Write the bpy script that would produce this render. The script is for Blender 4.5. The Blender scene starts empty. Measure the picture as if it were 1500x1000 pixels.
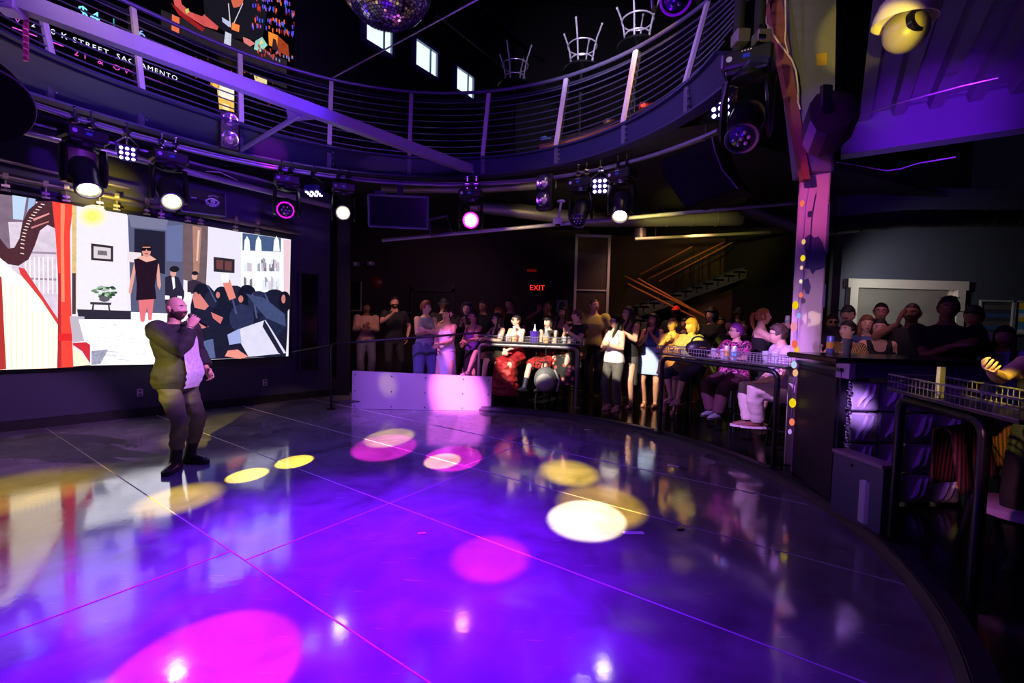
import bpy, bmesh, math, random
import numpy as np
from mathutils import Vector as V, Matrix as MX, noise as mnoise
R = random.Random(7)
PI = math.pi
SC = bpy.context.scene
COL = SC.collection
# ---------------------------------------------------------------- camera, world, exposure
F, PITCH, ROLL, EYE = 674.0, .0491, .0261, 1.62
CR, SR, CP, SP = math.cos(ROLL), math.sin(ROLL), math.cos(PITCH), math.sin(PITCH)
cam = bpy.data.cameras.new('camera'); camo = bpy.data.objects.new('camera', cam); COL.objects.link(camo)
cam.sensor_width = 36; cam.lens = 36 * F / 1500; cam.clip_start = .02; cam.clip_end = 200
_fw = V((0, CP, -SP)); _up0 = V((0, SP, CP)); _rt0 = V((1, 0, 0))
_rt = _rt0 * CR + _up0 * SR; _up = _up0 * CR - _rt0 * SR
camo.matrix_world = MX((( _rt.x, _up.x, -_fw.x, 0), (_rt.y, _up.y, -_fw.y, 0), (_rt.z, _up.z, -_fw.z, EYE), (0, 0, 0, 1)))
SC.camera = camo
w = bpy.data.worlds.new('night'); SC.world = w; w.use_nodes = True
w.node_tree.nodes['Background'].inputs[0].default_value = (.35, .3, 1, 1)
w.node_tree.nodes['Background'].inputs[1].default_value = .004
SC.view_settings.view_transform = 'Standard'; SC.view_settings.look = 'None'
SC.view_settings.gamma = 1; SC.view_settings.use_curve_mapping = False
SC.view_settings.exposure = 0.0
SC.cycles.sample_clamp_indirect = 6.0
SC.cycles.max_bounces = 8

def ray(px, py):
    d = _fw + _rt * ((px - 750) / F) - _up * ((py - 500) / F)
    return d
E0 = V((0, 0, EYE))
def atz(px, py, z): d = ray(px, py); return E0 + d * ((z - EYE) / d.z)
def aty(px, py, Y): d = ray(px, py); return E0 + d * (Y / d.y)
class Plane:
    def __init__(s, p, az, nsign=1):      # vertical plane through p, running along azimuth az (deg, clockwise from +Y)
        s.p = V(p); a = math.radians(az); s.u = V((math.sin(a), math.cos(a), 0)); s.n = V((math.cos(a), -math.sin(a), 0)) * nsign
    def at(s, px, py, off=0):
        d = ray(px, py); q = s.p + s.n * off
        return E0 + d * ((q - E0).dot(s.n) / d.dot(s.n))
ZF = .08                                   # the raised floor round the dance floor
FC, FR = V((-.886, 4.23, 0)), 3.72         # dance floor circle
def ringpt(px, py, c, r, z, again=False):               # far crossing of the pixel column with a ring
    d = ray(px, py); a, b = d.x, d.y
    A = a * a + b * b; B = -2 * (a * c[0] + b * c[1]); Cc = c[0] ** 2 + c[1] ** 2 - r * r
    t = (-B + math.sqrt(max(B * B - 4 * A * Cc, 0))) / (2 * A)
    if not again and c != PIPE_C: return ringpt(px, py, c, r + bulge(math.degrees(math.atan2(b * t - c[1], a * t - c[0]))), z, True)
    return V((a * t, b * t, z))
def bulge(a): t = max(0, min(1, (a - 146) / 36)); return .34 * t * t * (3 - 2 * t)   # the balcony widens over the left wall
PIPE_C, PIPE_R, PIPE_Z = (-1.33, 3.35), 3.73, 3.62
UP_C, UP_R, UP_Z = (-1.30, 3.86), 3.63, 5.17      # top rail
LO_C, LO_R, LO_Z = (-1.26, 4.24), 3.07, 4.10      # foot of the railing posts
FB_C, FB_R, FB_Z = (-1.54, 3.89), 3.52, 3.81      # lower edge of the balcony fascia
WL = Plane(atz(205, 610, 0), 42.0)         # wall with the big screen
_q = aty(330, 100, 7.7)
WU = Plane((_q.x, _q.y, 0), 35.0)          # wall of the upper storey
def lin(c): return tuple(((x / 255) / 12.92 if x / 255 <= .04045 else ((x / 255 + .055) / 1.055) ** 2.4) for x in c)

# ---------------------------------------------------------------- lights of the place, with some added fills
def spot(name, pos, to, col, watt, deg, blend=.15, size=.03):
    l = bpy.data.lights.new(name, 'SPOT'); o = bpy.data.objects.new(name, l); COL.objects.link(o)
    l.color = col; l.energy = watt; l.spot_size = math.radians(deg); l.spot_blend = blend; l.shadow_soft_size = size
    o.location = pos; o.rotation_euler = (V(to) - V(pos)).to_track_quat('-Z', 'Y').to_euler(); return o
def point(name, pos, col, watt, size=.1):
    l = bpy.data.lights.new(name, 'POINT'); o = bpy.data.objects.new(name, l); COL.objects.link(o)
    l.color = col; l.energy = watt; l.shadow_soft_size = size; o.location = pos; return o
VIO, BLU, MAG, YEL, WHT, LIL = (.16, .0, 1), (.08, .02, 1), (1, .02, .75), (1, .78, .06), (1, .86, .66), (.62, .3, 1)
def floorpt(px, py): return atz(px, py, 0)
# wash of the LED pars over the floor
spot('par_wash', (-1.0, 2.6, 4.6), (-1.05, 2.75, 0), VIO, 6600, 52, 1.0, .25)
spot('par_wash', (-2.3, 5.3, 4.4), (-1.9, 4.9, 0), BLU, 480, 76, 1.0, .2)
spot('par_wash', (.3, 5.8, 4.4), (.0, 5.4, 0), VIO, 380, 52, 1.0, .2)
spot('par_wash', (-1.2, .4, 4.6), (-1.0, 1.5, 0), VIO, 2600, 66, 1.0, .2)
# pools of the moving heads on the floor  (lamp px, lamp py, pool px, pool py, half angle deg, colour, watts, blend)
def head_at(px, py, dz=-.62): p = ringpt(px, py, PIPE_C, PIPE_R, PIPE_Z + dz); return p
POOLS = [((-2.6, 1.0, 4.0), (431, 676), 3.6, (1, .8, .03), 16000, .12), ((-2.9, .8, 4.0), (362, 696), 3.6, (1, .8, .03), 16000, .12),
         ((-4.4, .9, 3.9), (15, 722), 15, (1, .74, .0), 2200, .8), ((.6, .6, 4.2), (880, 741), 9.0, (1, .66, .0), 5000, .6), ((.9, .8, 4.2), (834, 692), 7.0, (1, .74, .0), 10000, .8), ((-2.6, .6, 4.0), (262, 731), 7.6, (1, .74, .0), 5200, .7),
         ((-.9, .4, 4.2), (664, 671), 6.0, MAG, 9000, .2), ((-1.5, .6, 4.2), (648, 675), 3.8, YEL, 11000, .25),
         ((-1.2, .5, 4.2), (563, 655), 7.0, MAG, 9000, .3), ((-1.9, .6, 4.2), (570, 641), 5.5, YEL, 9000, .4), ((-.4, .5, 4.2), (718, 817), 7.0, MAG, 4200, .6)]
for p, b, dg, c, wt, bl in POOLS: spot('beam', p, floorpt(*b), c, wt, dg, bl, .012)
spot('beam', (-1.0, -.3, 4.4), floorpt(296, 990), MAG, 5200, 9.5, .2, .02)
# light on the people
spot('crowd_beam', (-2.0, 4.2, 3.9), (.22, 8.1, 1.22), WHT, 4000, 15, .3, .02)
spot('crowd_beam', (-.6, 4.5, 4.0), (1.84, 7.8, 1.15), WHT, 3100, 10, .25, .02)
spot('crowd_beam', (-.8, 3.6, 3.9), (2.72, 7.4, 1.38), YEL, 3400, 9, .4, .02)
spot('crowd_beam', (-3.2, 5.4, 3.6), (-1.1, 8.3, 1.25), (1, .2, .85), 1100, 12, .6, .02)
spot('crowd_beam', (-.9, 3.0, 3.9), (2.95, 5.8, 1.1), LIL, 2300, 22, .5, .05)
spot('panel_beam', (-1.9, 4.3, 3.8), (-.95, 7.86, .36), (1, .17, .9), 15000, 12.5, 1, .02)
spot('panel_beam', (-2.4, 4.6, 4.0), (-1.7, 7.8, .3), (.40, .12, 1), 1700, 34, 1, .05)
spot('panel_beam', (-2.9, 4.6, 3.6), (-2.15, 7.8, .52), YEL, 700, 5, 1, .02)
# the presenter: a yellow beam from the camera side, lilac from the right
spot('presenter_beam', (-2.6, .6, 3.3), (-3.66, 4.75, .85), (1, .84, .08), 2300, 10, .6, .03)
spot('presenter_beam', (.6, 3.6, 3.9), (-3.4, 4.75, 1.45), (.7, .3, 1), 1300, 20, .5, .03)
spot('presenter_beam', (-3.0, .6, 3.8), (-3.5, 4.75, 1.6), (1, .62, .45), 620, 9, .5, .03)
# violet up on the balcony, its beam and its fascia
point('balcony_wash', (-1.2, 2.6, 4.75), (.26, .03, 1), 150, .8)
spot('fascia_beam', (-1.5, 3.6, 3.0), ringpt(260, 200, FB_C, FB_R, 3.9), (.18, .02, 1), 560, 70, 1, .1)
spot('rail_beam', (-1.6, 2.2, 4.9), (-4.0, 5.4, 4.7), (.8, .5, 1), 420, 64, 1, .1)
spot('rail_beam', (-2.6, 2.2, 4.6), (-4.05, 4.85, 4.7), (1, .75, .2), 260, 14, 1, .05)
spot('rail_beam', (.6, 4.2, 5.0), (1.4, 7.9, 6.0), (.85, .75, 1), 800, 46, 1, .1)  # added spot, brightens the upturned stools on the balcony
point('balcony_wash', (.4, 5.2, 4.6), (.34, .08, 1), 40, .2)
spot('fascia_beam', (-2.6, 5.2, 3.2), ringpt(395, 226, FB_C, FB_R, 3.95), MAG, 300, 16, .8, .03)
spot('rail_beam', (-.6, 2.8, 4.4), (1.7, 6.0, 4.7), (.8, .55, 1), 260, 60, .8, .1)
# right hand corner: violet on the deck and girder, pink and olive on the pillar
spot('corner_beam', (2.9, 2.9, 2.9), atz(1362, 185, 3.8), (.3, .02, 1), 520, 36, 1, .03)
spot('pillar_beam', (.8, 2.6, 3.3), aty(1200, 300, 5.0), (1, .14, .6), 360, 17, 1, .02)
spot('pillar_beam', (1.2, 2.4, 2.4), aty(1190, 480, 5.0), (.75, .45, .8), 220, 26, 1, .03)
spot('pillar_beam', (1.0, 2.2, 2.6), aty(1205, 190, 4.9), (.3, .03, 1), 330, 16, 1, .03)
spot('pillar_beam', (.8, 2.2, 3.4), aty(1186, 70, 4.9), (.9, .78, .25), 170, 32, 1, .03)
spot('pillar_beam', (.6, 2.7, 2.2), aty(1192, 468, 5.0), (1, .85, .55), 330, 3.0, .5, .01)
spot('bar_beam', (1.5, 1.9, 2.4), aty(1253, 596, 3.9), LIL, 800, 6, .8, .05)
spot('bar_beam', (1.0, 1.6, 3.4), aty(1362, 566, 3.0), YEL, 240, 5.5, .6, .03)
spot('bar_beam', (1.3, 1.2, 3.2), aty(1474, 532, 2.7), YEL, 900, 7.5, .6, .03)
spot('bar_beam', (1.1, 1.7, 1.7), aty(1425, 700, 2.9), (.95, .3, .5), 150, 15, .9, .03)  # added fill so the cloth on the chair shows
spot('dome_beam', (1.4, 1.4, 2.5), atz(1310, 50, 3.4), YEL, 420, 10, .5, .02)
# yellow behind the balcony: on the pipes over the screen and on the ducts
spot('yellow_beam', WL.at(150, 330, 1.2) + V((0, 0, .3)), WL.at(150, 285, .1), YEL, 150, 44, 1, .05)
spot('yellow_beam', (1.2, 6.0, 2.9), aty(1010, 330, 9), (1, .85, .15), 600, 30, .9, .05)
spot('yellow_beam', (-.4, 6.2, 2.9), aty(790, 312, 7.9), (1, .75, .15), 140, 36, .9, .05)
spot('stair_light', (3.6, 9.0, 3.5), aty(1000, 410, 11.5), (1, .55, .25), 90, 80, .9, .1)
spot('shelf_light', aty(1150, 430, 10.6) + V((0, 0, .2)), aty(1150, 478, 11.4), (1, .9, .7), 110, 100, .8, .1)
spot('hatch_light', aty(1330, 400, 7.2), aty(1330, 440, 8.4), (.9, .85, .8), 120, 120, .8, .1)
spot('back_fill', (-1.0, 9.2, 3.6), (-2.2, 12, 1.2), (.7, .35, .5), 60, 110, .9, .2)  # added fills with no fixture, to lift the back row heads
spot('back_fill', (2.6, 8.8, 3.6), (2.9, 9.6, 1.5), (1, .5, .25), 190, 120, .9, .2)
spot('back_fill', (4.4, 5.4, 3.4), (4.7, 6.4, 1.2), (.9, .4, .6), 45, 80, .9, .2)
spot('back_fill', (-2.4, 8.4, 3.4), (-2.2, 9.6, 1.3), (1, .5, .45), 130, 80, .9, .2)
spot('bench_fill', (1.6, 5.2, 5.6), (1.35, 6.6, 4.2), (1, .62, .28), 160, 70, .9, .05)  # amber spot added to warm the balcony bench
# ---------------------------------------------------------------- materials
MATS = {}
def M(name, rgb=(128, 128, 128), rough=.5, metal=0, var=.12, scale=14, bump=0, coat=0, alpha=1, emis=None, es=0, spec=.5, trans=0):
    if name in MATS: return MATS[name]
    m = bpy.data.materials.new(name); MATS[name] = m; m.use_nodes = True
    nt = m.node_tree; b = nt.nodes['Principled BSDF']; c = lin(rgb)
    b.inputs['Roughness'].default_value = rough; b.inputs['Metallic'].default_value = metal
    b.inputs['Specular IOR Level'].default_value = spec
    b.inputs['Coat Weight'].default_value = coat; b.inputs['Transmission Weight'].default_value = trans; b.inputs['Alpha'].default_value = alpha
    b.inputs['Base Color'].default_value = (*c, 1)
    if var or bump:
        tc = nt.nodes.new('ShaderNodeTexCoord'); nz = nt.nodes.new('ShaderNodeTexNoise')
        nz.inputs['Scale'].default_value = scale; nz.inputs['Detail'].default_value = 4
        nt.links.new(tc.outputs['Object'], nz.inputs['Vector'])
        if var:
            mx = nt.nodes.new('ShaderNodeMix'); mx.data_type = 'RGBA'
            mx.inputs['A'].default_value = (*[x * (1 - var) for x in c], 1); mx.inputs['B'].default_value = (*[min(1, x * (1 + var)) for x in c], 1)
            nt.links.new(nz.outputs['Fac'], mx.inputs['Factor']); nt.links.new(mx.outputs['Result'], b.inputs['Base Color'])
        if bump:
            bp = nt.nodes.new('ShaderNodeBump'); bp.inputs['Strength'].default_value = bump; bp.inputs['Distance'].default_value = .02
            nt.links.new(nz.outputs['Fac'], bp.inputs['Height']); nt.links.new(bp.outputs['Normal'], b.inputs['Normal'])
    if emis: b.inputs['Emission Color'].default_value = (*lin(emis), 1); b.inputs['Emission Strength'].default_value = es
    return m
def EM(name, rgb, s=1.0, var=0, scale=20):
    if name in MATS: return MATS[name]
    m = bpy.data.materials.new(name); MATS[name] = m; m.use_nodes = True; nt = m.node_tree; nt.nodes.clear()
    o = nt.nodes.new('ShaderNodeOutputMaterial'); e = nt.nodes.new('ShaderNodeEmission'); e.inputs[1].default_value = s
    e.inputs[0].default_value = (*lin(rgb), 1); nt.links.new(e.outputs[0], o.inputs[0])
    if var:
        tc = nt.nodes.new('ShaderNodeTexCoord'); nz = nt.nodes.new('ShaderNodeTexNoise'); nz.inputs['Scale'].default_value = scale; nz.inputs['Detail'].default_value = 3
        mx = nt.nodes.new('ShaderNodeMix'); mx.data_type = 'RGBA'; c = lin(rgb)
        mx.inputs['A'].default_value = (*[x * (1 - var) for x in c], 1); mx.inputs['B'].default_value = (*[min(1, x * (1 + var)) for x in c], 1)
        nt.links.new(tc.outputs['Object'], nz.inputs['Vector']); nt.links.new(nz.outputs['Fac'], mx.inputs['Factor']); nt.links.new(mx.outputs['Result'], e.inputs[0])
    return m
def pattern(name, kind, cols, scale=20, rough=.8):
    if name in MATS: return MATS[name]
    m = M(name, cols[0], rough, var=0); nt = m.node_tree; b = nt.nodes['Principled BSDF']
    tc = nt.nodes.new('ShaderNodeTexCoord'); cr = nt.nodes.new('ShaderNodeValToRGB'); cr.color_ramp.interpolation = 'CONSTANT'
    if kind == 'stripe':
        t = nt.nodes.new('ShaderNodeTexWave'); t.inputs['Scale'].default_value = scale; t.inputs['Distortion'].default_value = 1.2; out = t.outputs['Fac']; st = [0, .55]
    elif kind == 'floral':
        t = nt.nodes.new('ShaderNodeTexVoronoi'); t.inputs['Scale'].default_value = scale; out = t.outputs['Distance']; st = [0, .24, .40, .52]
    else:
        t = nt.nodes.new('ShaderNodeTexNoise'); t.inputs['Scale'].default_value = scale; t.inputs['Detail'].default_value = 2; out = t.outputs['Fac']; st = [0, .44, .52, .6]
    nt.links.new(tc.outputs['Object'], t.inputs['Vector']); nt.links.new(out, cr.inputs['Fac'])
    el = cr.color_ramp.elements
    while len(el) < len(cols): el.new(.5)
    for i, c in enumerate(cols): el[i].position = st[i]; el[i].color = (*lin(c), 1)
    nt.links.new(cr.outputs['Color'], b.inputs['Base Color'])
    return m
BLACK = M('black_enamel', (16, 16, 19), .38); BLKM = M('black_matte', (13, 13, 16), .75)
STEEL = M('brushed_steel', (170, 170, 178), .32, .9); CHROME = M('chrome', (215, 215, 222), .15, 1)
DARKST = M('dark_painted_steel', (46, 46, 62), .45, .2); GREYP = M('grey_paint', (110, 108, 122), .5)
WHITEP = M('white_plastic', (215, 212, 222), .4, var=.04); CABLE = M('cable_rubber', (20, 20, 22), .6)
GLASS = M('drinking_glass', (225, 232, 240), .05, var=0, alpha=.22)

# ---------------------------------------------------------------- mesh helpers
def wm(o):
    m = o.matrix_basis.copy()
    while o.parent: o = o.parent; m = o.matrix_basis @ m
    return m
class MB:
    def __init__(s): s.v = []; s.f = []; s.m = []
    def add(s, vs, fs, mi=0):
        n = len(s.v); s.v += [V(p) for p in vs]; s.f += [tuple(i + n for i in f) for f in fs]; s.m += [mi] * len(fs); return s
    def box(s, c, d, rz=0, mi=0, Rm=None, ch=0):
        Rm = Rm or MX.Rotation(rz, 3, 'Z'); x, y, z = d[0] / 2, d[1] / 2, d[2] / 2; c = V(c)
        if not ch:
            P = [c + Rm @ V((a * x, b * y, e * z)) for a in (-1, 1) for b in (-1, 1) for e in (-1, 1)]
            return s.add(P, [(0, 1, 3, 2), (4, 6, 7, 5), (0, 4, 5, 1), (2, 3, 7, 6), (0, 2, 6, 4), (1, 5, 7, 3)], mi)
        r = []
        for e, k in ((-z, ch), (-z + ch, 0), (z - ch, 0), (z, ch)):
            a, b = x - k, y - k; h = ch
            r.append([c + Rm @ V((q[0], q[1], e)) for q in ((-a + h, -b), (a - h, -b), (a, -b + h), (a, b - h), (a - h, b), (-a + h, b), (-a, b - h), (-a, -b + h))])
        return s.loft(r, mi)
    def loft(s, rings, mi=0, cap=True, closed=True):
        n = len(rings[0]); vs = [p for r in rings for p in r]; fs = []
        for i in range(len(rings) - 1):
            for j in range(n if closed else n - 1):
                k = (j + 1) % n; fs.append((i * n + j, i * n + k, (i + 1) * n + k, (i + 1) * n + j))
        if cap and closed: fs.append(tuple(range(n - 1, -1, -1))); fs.append(tuple(range((len(rings) - 1) * n, len(rings) * n)))
        return s.add(vs, fs, mi)
    def tube(s, pts, r, n=8, mi=0, ell=1.0, ref=None, loop=False):
        pts = [V(p) for p in pts]; k = len(pts); rr = r if isinstance(r, (list, tuple)) else [r] * k; rings = []; pu = None
        for i, p in enumerate(pts):
            if loop: t = pts[(i + 1) % k] - pts[i - 1]
            else: t = pts[min(i + 1, k - 1)] - pts[max(i - 1, 0)]
            t.normalize()
            u = V(ref) if ref else (pu if pu else (V((0, 0, 1)) if abs(t.z) < .9 else V((1, 0, 0))))
            u = (u - t * u.dot(t))
            if u.length < 1e-5: u = t.orthogonal()
            u.normalize(); pu = u; w_ = t.cross(u)
            rings.append([p + u * (rr[i] * math.cos(a)) + w_ * (rr[i] * ell * math.sin(a)) for a in [2 * PI * j / n for j in range(n)]])
        if loop: rings.append(rings[0]); return s.loft(rings, mi, cap=False)
        return s.loft(rings, mi)
    def lathe(s, prof, Mx, n=20, mi=0):
        rings = [[Mx @ V((r * math.cos(2 * PI * j / n), r * math.sin(2 * PI * j / n), z)) for j in range(n)] for r, z in prof]
        return s.loft(rings, mi)
    def ball(s, c, r, n=12, m=8, mi=0, Rm=None):
        r = r if isinstance(r, (tuple, list)) else (r, r, r); c = V(c); Rm = Rm or MX.Identity(3); rings = []
        for i in range(m + 1):
            th = PI * (.02 + .96 * i / m)
            rings.append([c + Rm @ V((r[0] * math.sin(th) * math.cos(2 * PI * j / n), r[1] * math.sin(th) * math.sin(2 * PI * j / n), -r[2] * math.cos(th))) for j in range(n)])
        return s.loft(rings, mi)
    def prism(s, poly, d, mi=0):
        d = V(d); n = len(poly); vs = [V(p) for p in poly] + [V(p) + d for p in poly]
        return s.add(vs, [tuple(range(n - 1, -1, -1)), tuple(range(n, 2 * n))] + [(i, (i + 1) % n, (i + 1) % n + n, i + n) for i in range(n)], mi)
    def poly(s, pts, mi=0): return s.add(pts, [tuple(range(len(pts)))], mi)
    def text(s, txt, Mx, size, mi=0, depth=0, align='LEFT', space=1.0):
        c = bpy.data.curves.new('t', 'FONT'); c.body = txt; c.size = size; c.align_x = align; c.space_character = space; c.extrude = depth; c.resolution_u = 2
        o = bpy.data.objects.new('t', c); me = o.to_mesh()
        s.add([Mx @ v.co for v in me.vertices], [tuple(p.vertices) for p in me.polygons], mi); o.to_mesh_clear()
        bpy.data.objects.remove(o); bpy.data.curves.remove(c); return s
    def build(s, name, mats, parent=None, smooth=False, fix=True):
        mats = mats if isinstance(mats, (list, tuple)) else [mats]
        if parent: org = None; iv = wm(parent).inverted()
        else:
            xs = [min(p[i] for p in s.v) for i in range(3)]; ys = [max(p[i] for p in s.v) for i in range(3)]
            org = V(((xs[0] + ys[0]) / 2, (xs[1] + ys[1]) / 2, xs[2])); iv = MX.Translation(-org)
        me = bpy.data.meshes.new(name); me.from_pydata([iv @ p for p in s.v], [], s.f)
        if fix:
            bm = bmesh.new(); bm.from_mesh(me); bmesh.ops.recalc_face_normals(bm, faces=bm.faces); bm.to_mesh(me); bm.free()
        for m in mats: me.materials.append(m)
        me.polygons.foreach_set('material_index', s.m)
        if smooth:
            me.polygons.foreach_set('use_smooth', [True] * len(s.f))
            try: me.set_sharp_from_angle(angle=math.radians(smooth if smooth > 1 else 40))
            except Exception: pass
        o = bpy.data.objects.new(name, me); COL.objects.link(o)
        if parent: o.parent = parent
        else: o.location = org
        return o
def empty(name, loc, label, cat, group=None, rz=0):
    o = bpy.data.objects.new(name, None); COL.objects.link(o); o.location = loc; o.rotation_euler = (0, 0, rz); o.empty_display_size = .1
    return tag(o, label, cat, group)
def tag(o, label, cat, group=None, kind=None):
    o['label'] = label; o['category'] = cat
    if group: o['group'] = group
    if kind: o['kind'] = kind
    return o
def struct(o, label=None):
    o['kind'] = 'structure'
    if label: o['label'] = label
    return o
def frame(z, y=None, o=(0, 0, 0)):          # matrix with local Z along z
    z = V(z).normalized(); y = V(y) if y else (V((0, 0, 1)) if abs(z.z) < .95 else V((0, 1, 0)))
    y = (y - z * y.dot(z)).normalized(); x = y.cross(z); o = V(o)
    return MX(((x.x, y.x, z.x, o.x), (x.y, y.y, z.y, o.y), (x.z, y.z, z.z, o.z), (0, 0, 0, 1)))
def arc(c, r, z, a0, a1, n): return [V((c[0] + r * math.cos(math.radians(a0 + (a1 - a0) * i / n)), c[1] + r * math.sin(math.radians(a0 + (a1 - a0) * i / n)), z)) for i in range(n + 1)]
# ================================================================ SETTING
def floor_mat():
    m = M('polished_concrete', (112, 106, 116), .12, var=0); nt = m.node_tree; b = nt.nodes['Principled BSDF']; b.inputs['IOR'].default_value = 2.2
    tc = nt.nodes.new('ShaderNodeTexCoord')
    def nz(sc, det, vec=None, dis=0):
        n = nt.nodes.new('ShaderNodeTexNoise'); n.inputs['Scale'].default_value = sc; n.inputs['Detail'].default_value = det; n.inputs['Distortion'].default_value = dis
        nt.links.new(vec or tc.outputs['Object'], n.inputs['Vector']); return n.outputs['Fac']
    mp = nt.nodes.new('ShaderNodeMapping'); mp.inputs['Rotation'].default_value = (0, 0, .5); mp.inputs['Scale'].default_value = (1, 9, 1)
    nt.links.new(tc.outputs['Object'], mp.inputs['Vector'])
    cl = nt.nodes.new('ShaderNodeValToRGB'); e = cl.color_ramp.elements
    e[0].position = .3; e[0].color = (*lin((96, 90, 98)), 1); e[1].position = .7; e[1].color = (*lin((138, 130, 142)), 1)
    nt.links.new(nz(2.2, 8, dis=.6), cl.inputs['Fac']); 
    sc = nt.nodes.new('ShaderNodeValToRGB'); e = sc.color_ramp.elements; e[0].position = .66; e[0].color = (0, 0, 0, 1); e[1].position = .74; e[1].color = (.35, .35, .35, 1)
    nt.links.new(nz(5, 7, mp.outputs['Vector'], .3), sc.inputs['Fac'])
    ad = nt.nodes.new('ShaderNodeMix'); ad.data_type = 'RGBA'; ad.blend_type = 'ADD'; ad.inputs['Factor'].default_value = .5
    nt.links.new(cl.outputs['Color'], ad.inputs['A']); nt.links.new(sc.outputs['Color'], ad.inputs['B']); nt.links.new(ad.outputs['Result'], b.inputs['Base Color'])
    mr = nt.nodes.new('ShaderNodeMapRange'); mr.inputs['From Min'].default_value = .3; mr.inputs['From Max'].default_value = .75; mr.inputs['To Min'].default_value = .06; mr.inputs['To Max'].default_value = .15
    nt.links.new(nz(3.3, 9, dis=.4), mr.inputs['Value']); nt.links.new(mr.outputs['Result'], b.inputs['Roughness'])
    bp = nt.nodes.new('ShaderNodeBump'); bp.inputs['Strength'].default_value = .05; bp.inputs['Distance'].default_value = .004
    nt.links.new(nz(26, 3), bp.inputs['Height']); nt.links.new(bp.outputs['Normal'], b.inputs['Normal'])
    return m
FLOORM = floor_mat()
WALLM = M('dark_blue_wall_paint', (58, 56, 78), .6, var=.08, scale=3); WALLD = M('black_wall_paint', (20, 19, 24), .7, var=.1, scale=3)
WALLR = M('maroon_wall_paint', (48, 32, 36), .7, var=.1, scale=3)
struct(MB().box((-1, 5, -.1), (22, 20, .2)).build('floor', FLOORM))
# sawn joints in the concrete
uR, uL = V((.574, .819, 0)), V((-.819, .574, 0))
jb = MB(); JM = M('joint_filler', (196, 178, 200), .5)
def joint(p, q): jb.tube([V((p.x, p.y, 0)), V((q.x, q.y, 0))], .005, 6)
pA, pB, pC, pD = floorpt(236, 739), floorpt(502, 711), floorpt(820, 720), floorpt(920, 683)
for p in (pA, pB, pC, pD):
    a, b = -9, 4
    pts = [p + uL * (t * .1) for t in range(-40, 90)]
    ok = [q for q in pts if ((q - FC).length < FR - .02 or q.x < -1.5) and (WL.p - q).dot(WL.n) < -.05 and q.y > -.5] if WL.n.x > 0 else pts
    if len(ok) > 1: joint(ok[0], ok[-1])
def lx(p, d, q, e):
    den = d.x * e.y - d.y * e.x; t = ((q.x - p.x) * e.y - (q.y - p.y) * e.x) / den; return p + d * t
r1, r2, r3 = floorpt(90, 899), floorpt(568, 738), floorpt(726, 665)
joint(lx(r1, uR, pA, uL), lx(r1, uR, pA, uL) - uR * 2.6); joint(lx(r2, uR, pA, uL), lx(r2, uR, pC, uL)); joint(lx(r3, uR, pC, uL), lx(r3, uR, pD, uL))
struct(jb.build('trim_1', JM), 'pale filled joints sawn across the dance floor')
# raised floor round the dance floor, with its kerb
PLM = M('dark_polished_floor', (20, 19, 22), .14, var=.2, scale=6, spec=.6); KERB = M('kerb_metal', (58, 54, 66), .45, .3, var=.25, scale=30)
a0, a1 = -82, 116.5
def edge(r, z): # the kerb follows the circle, then runs straight behind the barrier panel
    return [p if i < 76 else V((p.x, max(p.y, 8.05 + (r - FR)), z)) for i, p in enumerate(arc(FC, r, z, a0, a1, 90))]
ai, ao = edge(FR, ZF), arc(FC, 15, ZF, a0, a1, 90)
b = MB()
for i in range(90): b.add([ai[i], ao[i], ao[i + 1], ai[i + 1]], [(0, 1, 2, 3)])
b.prism([ai[-1], ai[-1] + V((.02, .1, 0)), ao[-1]], (0, 0, -.08))
struct(b.build('floor', PLM), 'dark raised floor around the dance floor')
rb = []
for p, q in zip(edge(FR, 0), edge(FR + .11, 0)):
    o = (q - p).normalized(); rb.append([p - o * .03, p - o * .03 + V((0, 0, .03)), p - o * .005 + V((0, 0, ZF - .02)), p + o * .01 + V((0, 0, ZF + .004)), q + V((0, 0, ZF + .004)), q])
b = MB().loft(rb); struct(b.build('trim_2', KERB, smooth=True), 'curved kerb edging the dance floor')
# wall behind the big screen
def wallbox(pl, px0, px1, py, z0, z1, th=.12, off=0):
    p, q = pl.at(px0, py), pl.at(px1, py)
    p, q = V((p.x, p.y, 0)) + pl.n * off, V((q.x, q.y, 0)) + pl.n * off; c = (p + q) / 2 - pl.n * th / 2; L = (q - p).length
    a = math.atan2(pl.u.y, pl.u.x); return MB().box((c.x, c.y, (z0 + z1) / 2), (L, th, z1 - z0), rz=a)
struct(wallbox(WL, -420, 482, 560, 0, 3.95).build('wall_left', WALLM))
struct(wallbox(WL, -420, 482, 560, 0, .13, .03, .03).build('baseboard_left', M('black_baseboard', (14, 13, 16), .6)))
pe = WL.at(482, 560); pe = V((pe.x, pe.y, 0))
b = MB().box((pe.x + .14, pe.y + .4, 2.0), (.24, .7, 4.0), rz=math.radians(18)); struct(b.build('pillar', M('near_black_wall', (26, 25, 34), .7)), 'dark boxed pier at the end of the screen wall')
struct(MB().box((-2.5, 12.6, 2.1), (9.0, .2, 4.2)).build('wall_back', WALLR))
struct(MB().box((6.4, 13.2, 2.1), (9.0, .2, 4.2)).build('wall_back', M('brown_wall_paint', (54, 38, 34), .7, var=.1, scale=3)))
struct(MB().box((10.6, 8.6, 2.1), (9.2, .2, 4.2)).build('wall_right', M('blue_black_wall', (44, 48, 64), .7, var=.08, scale=3)))
struct(MB().box((6.0, 10.9, 2.1), (.15, 4.4, 4.2)).build('wall_right', WALLD))
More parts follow.
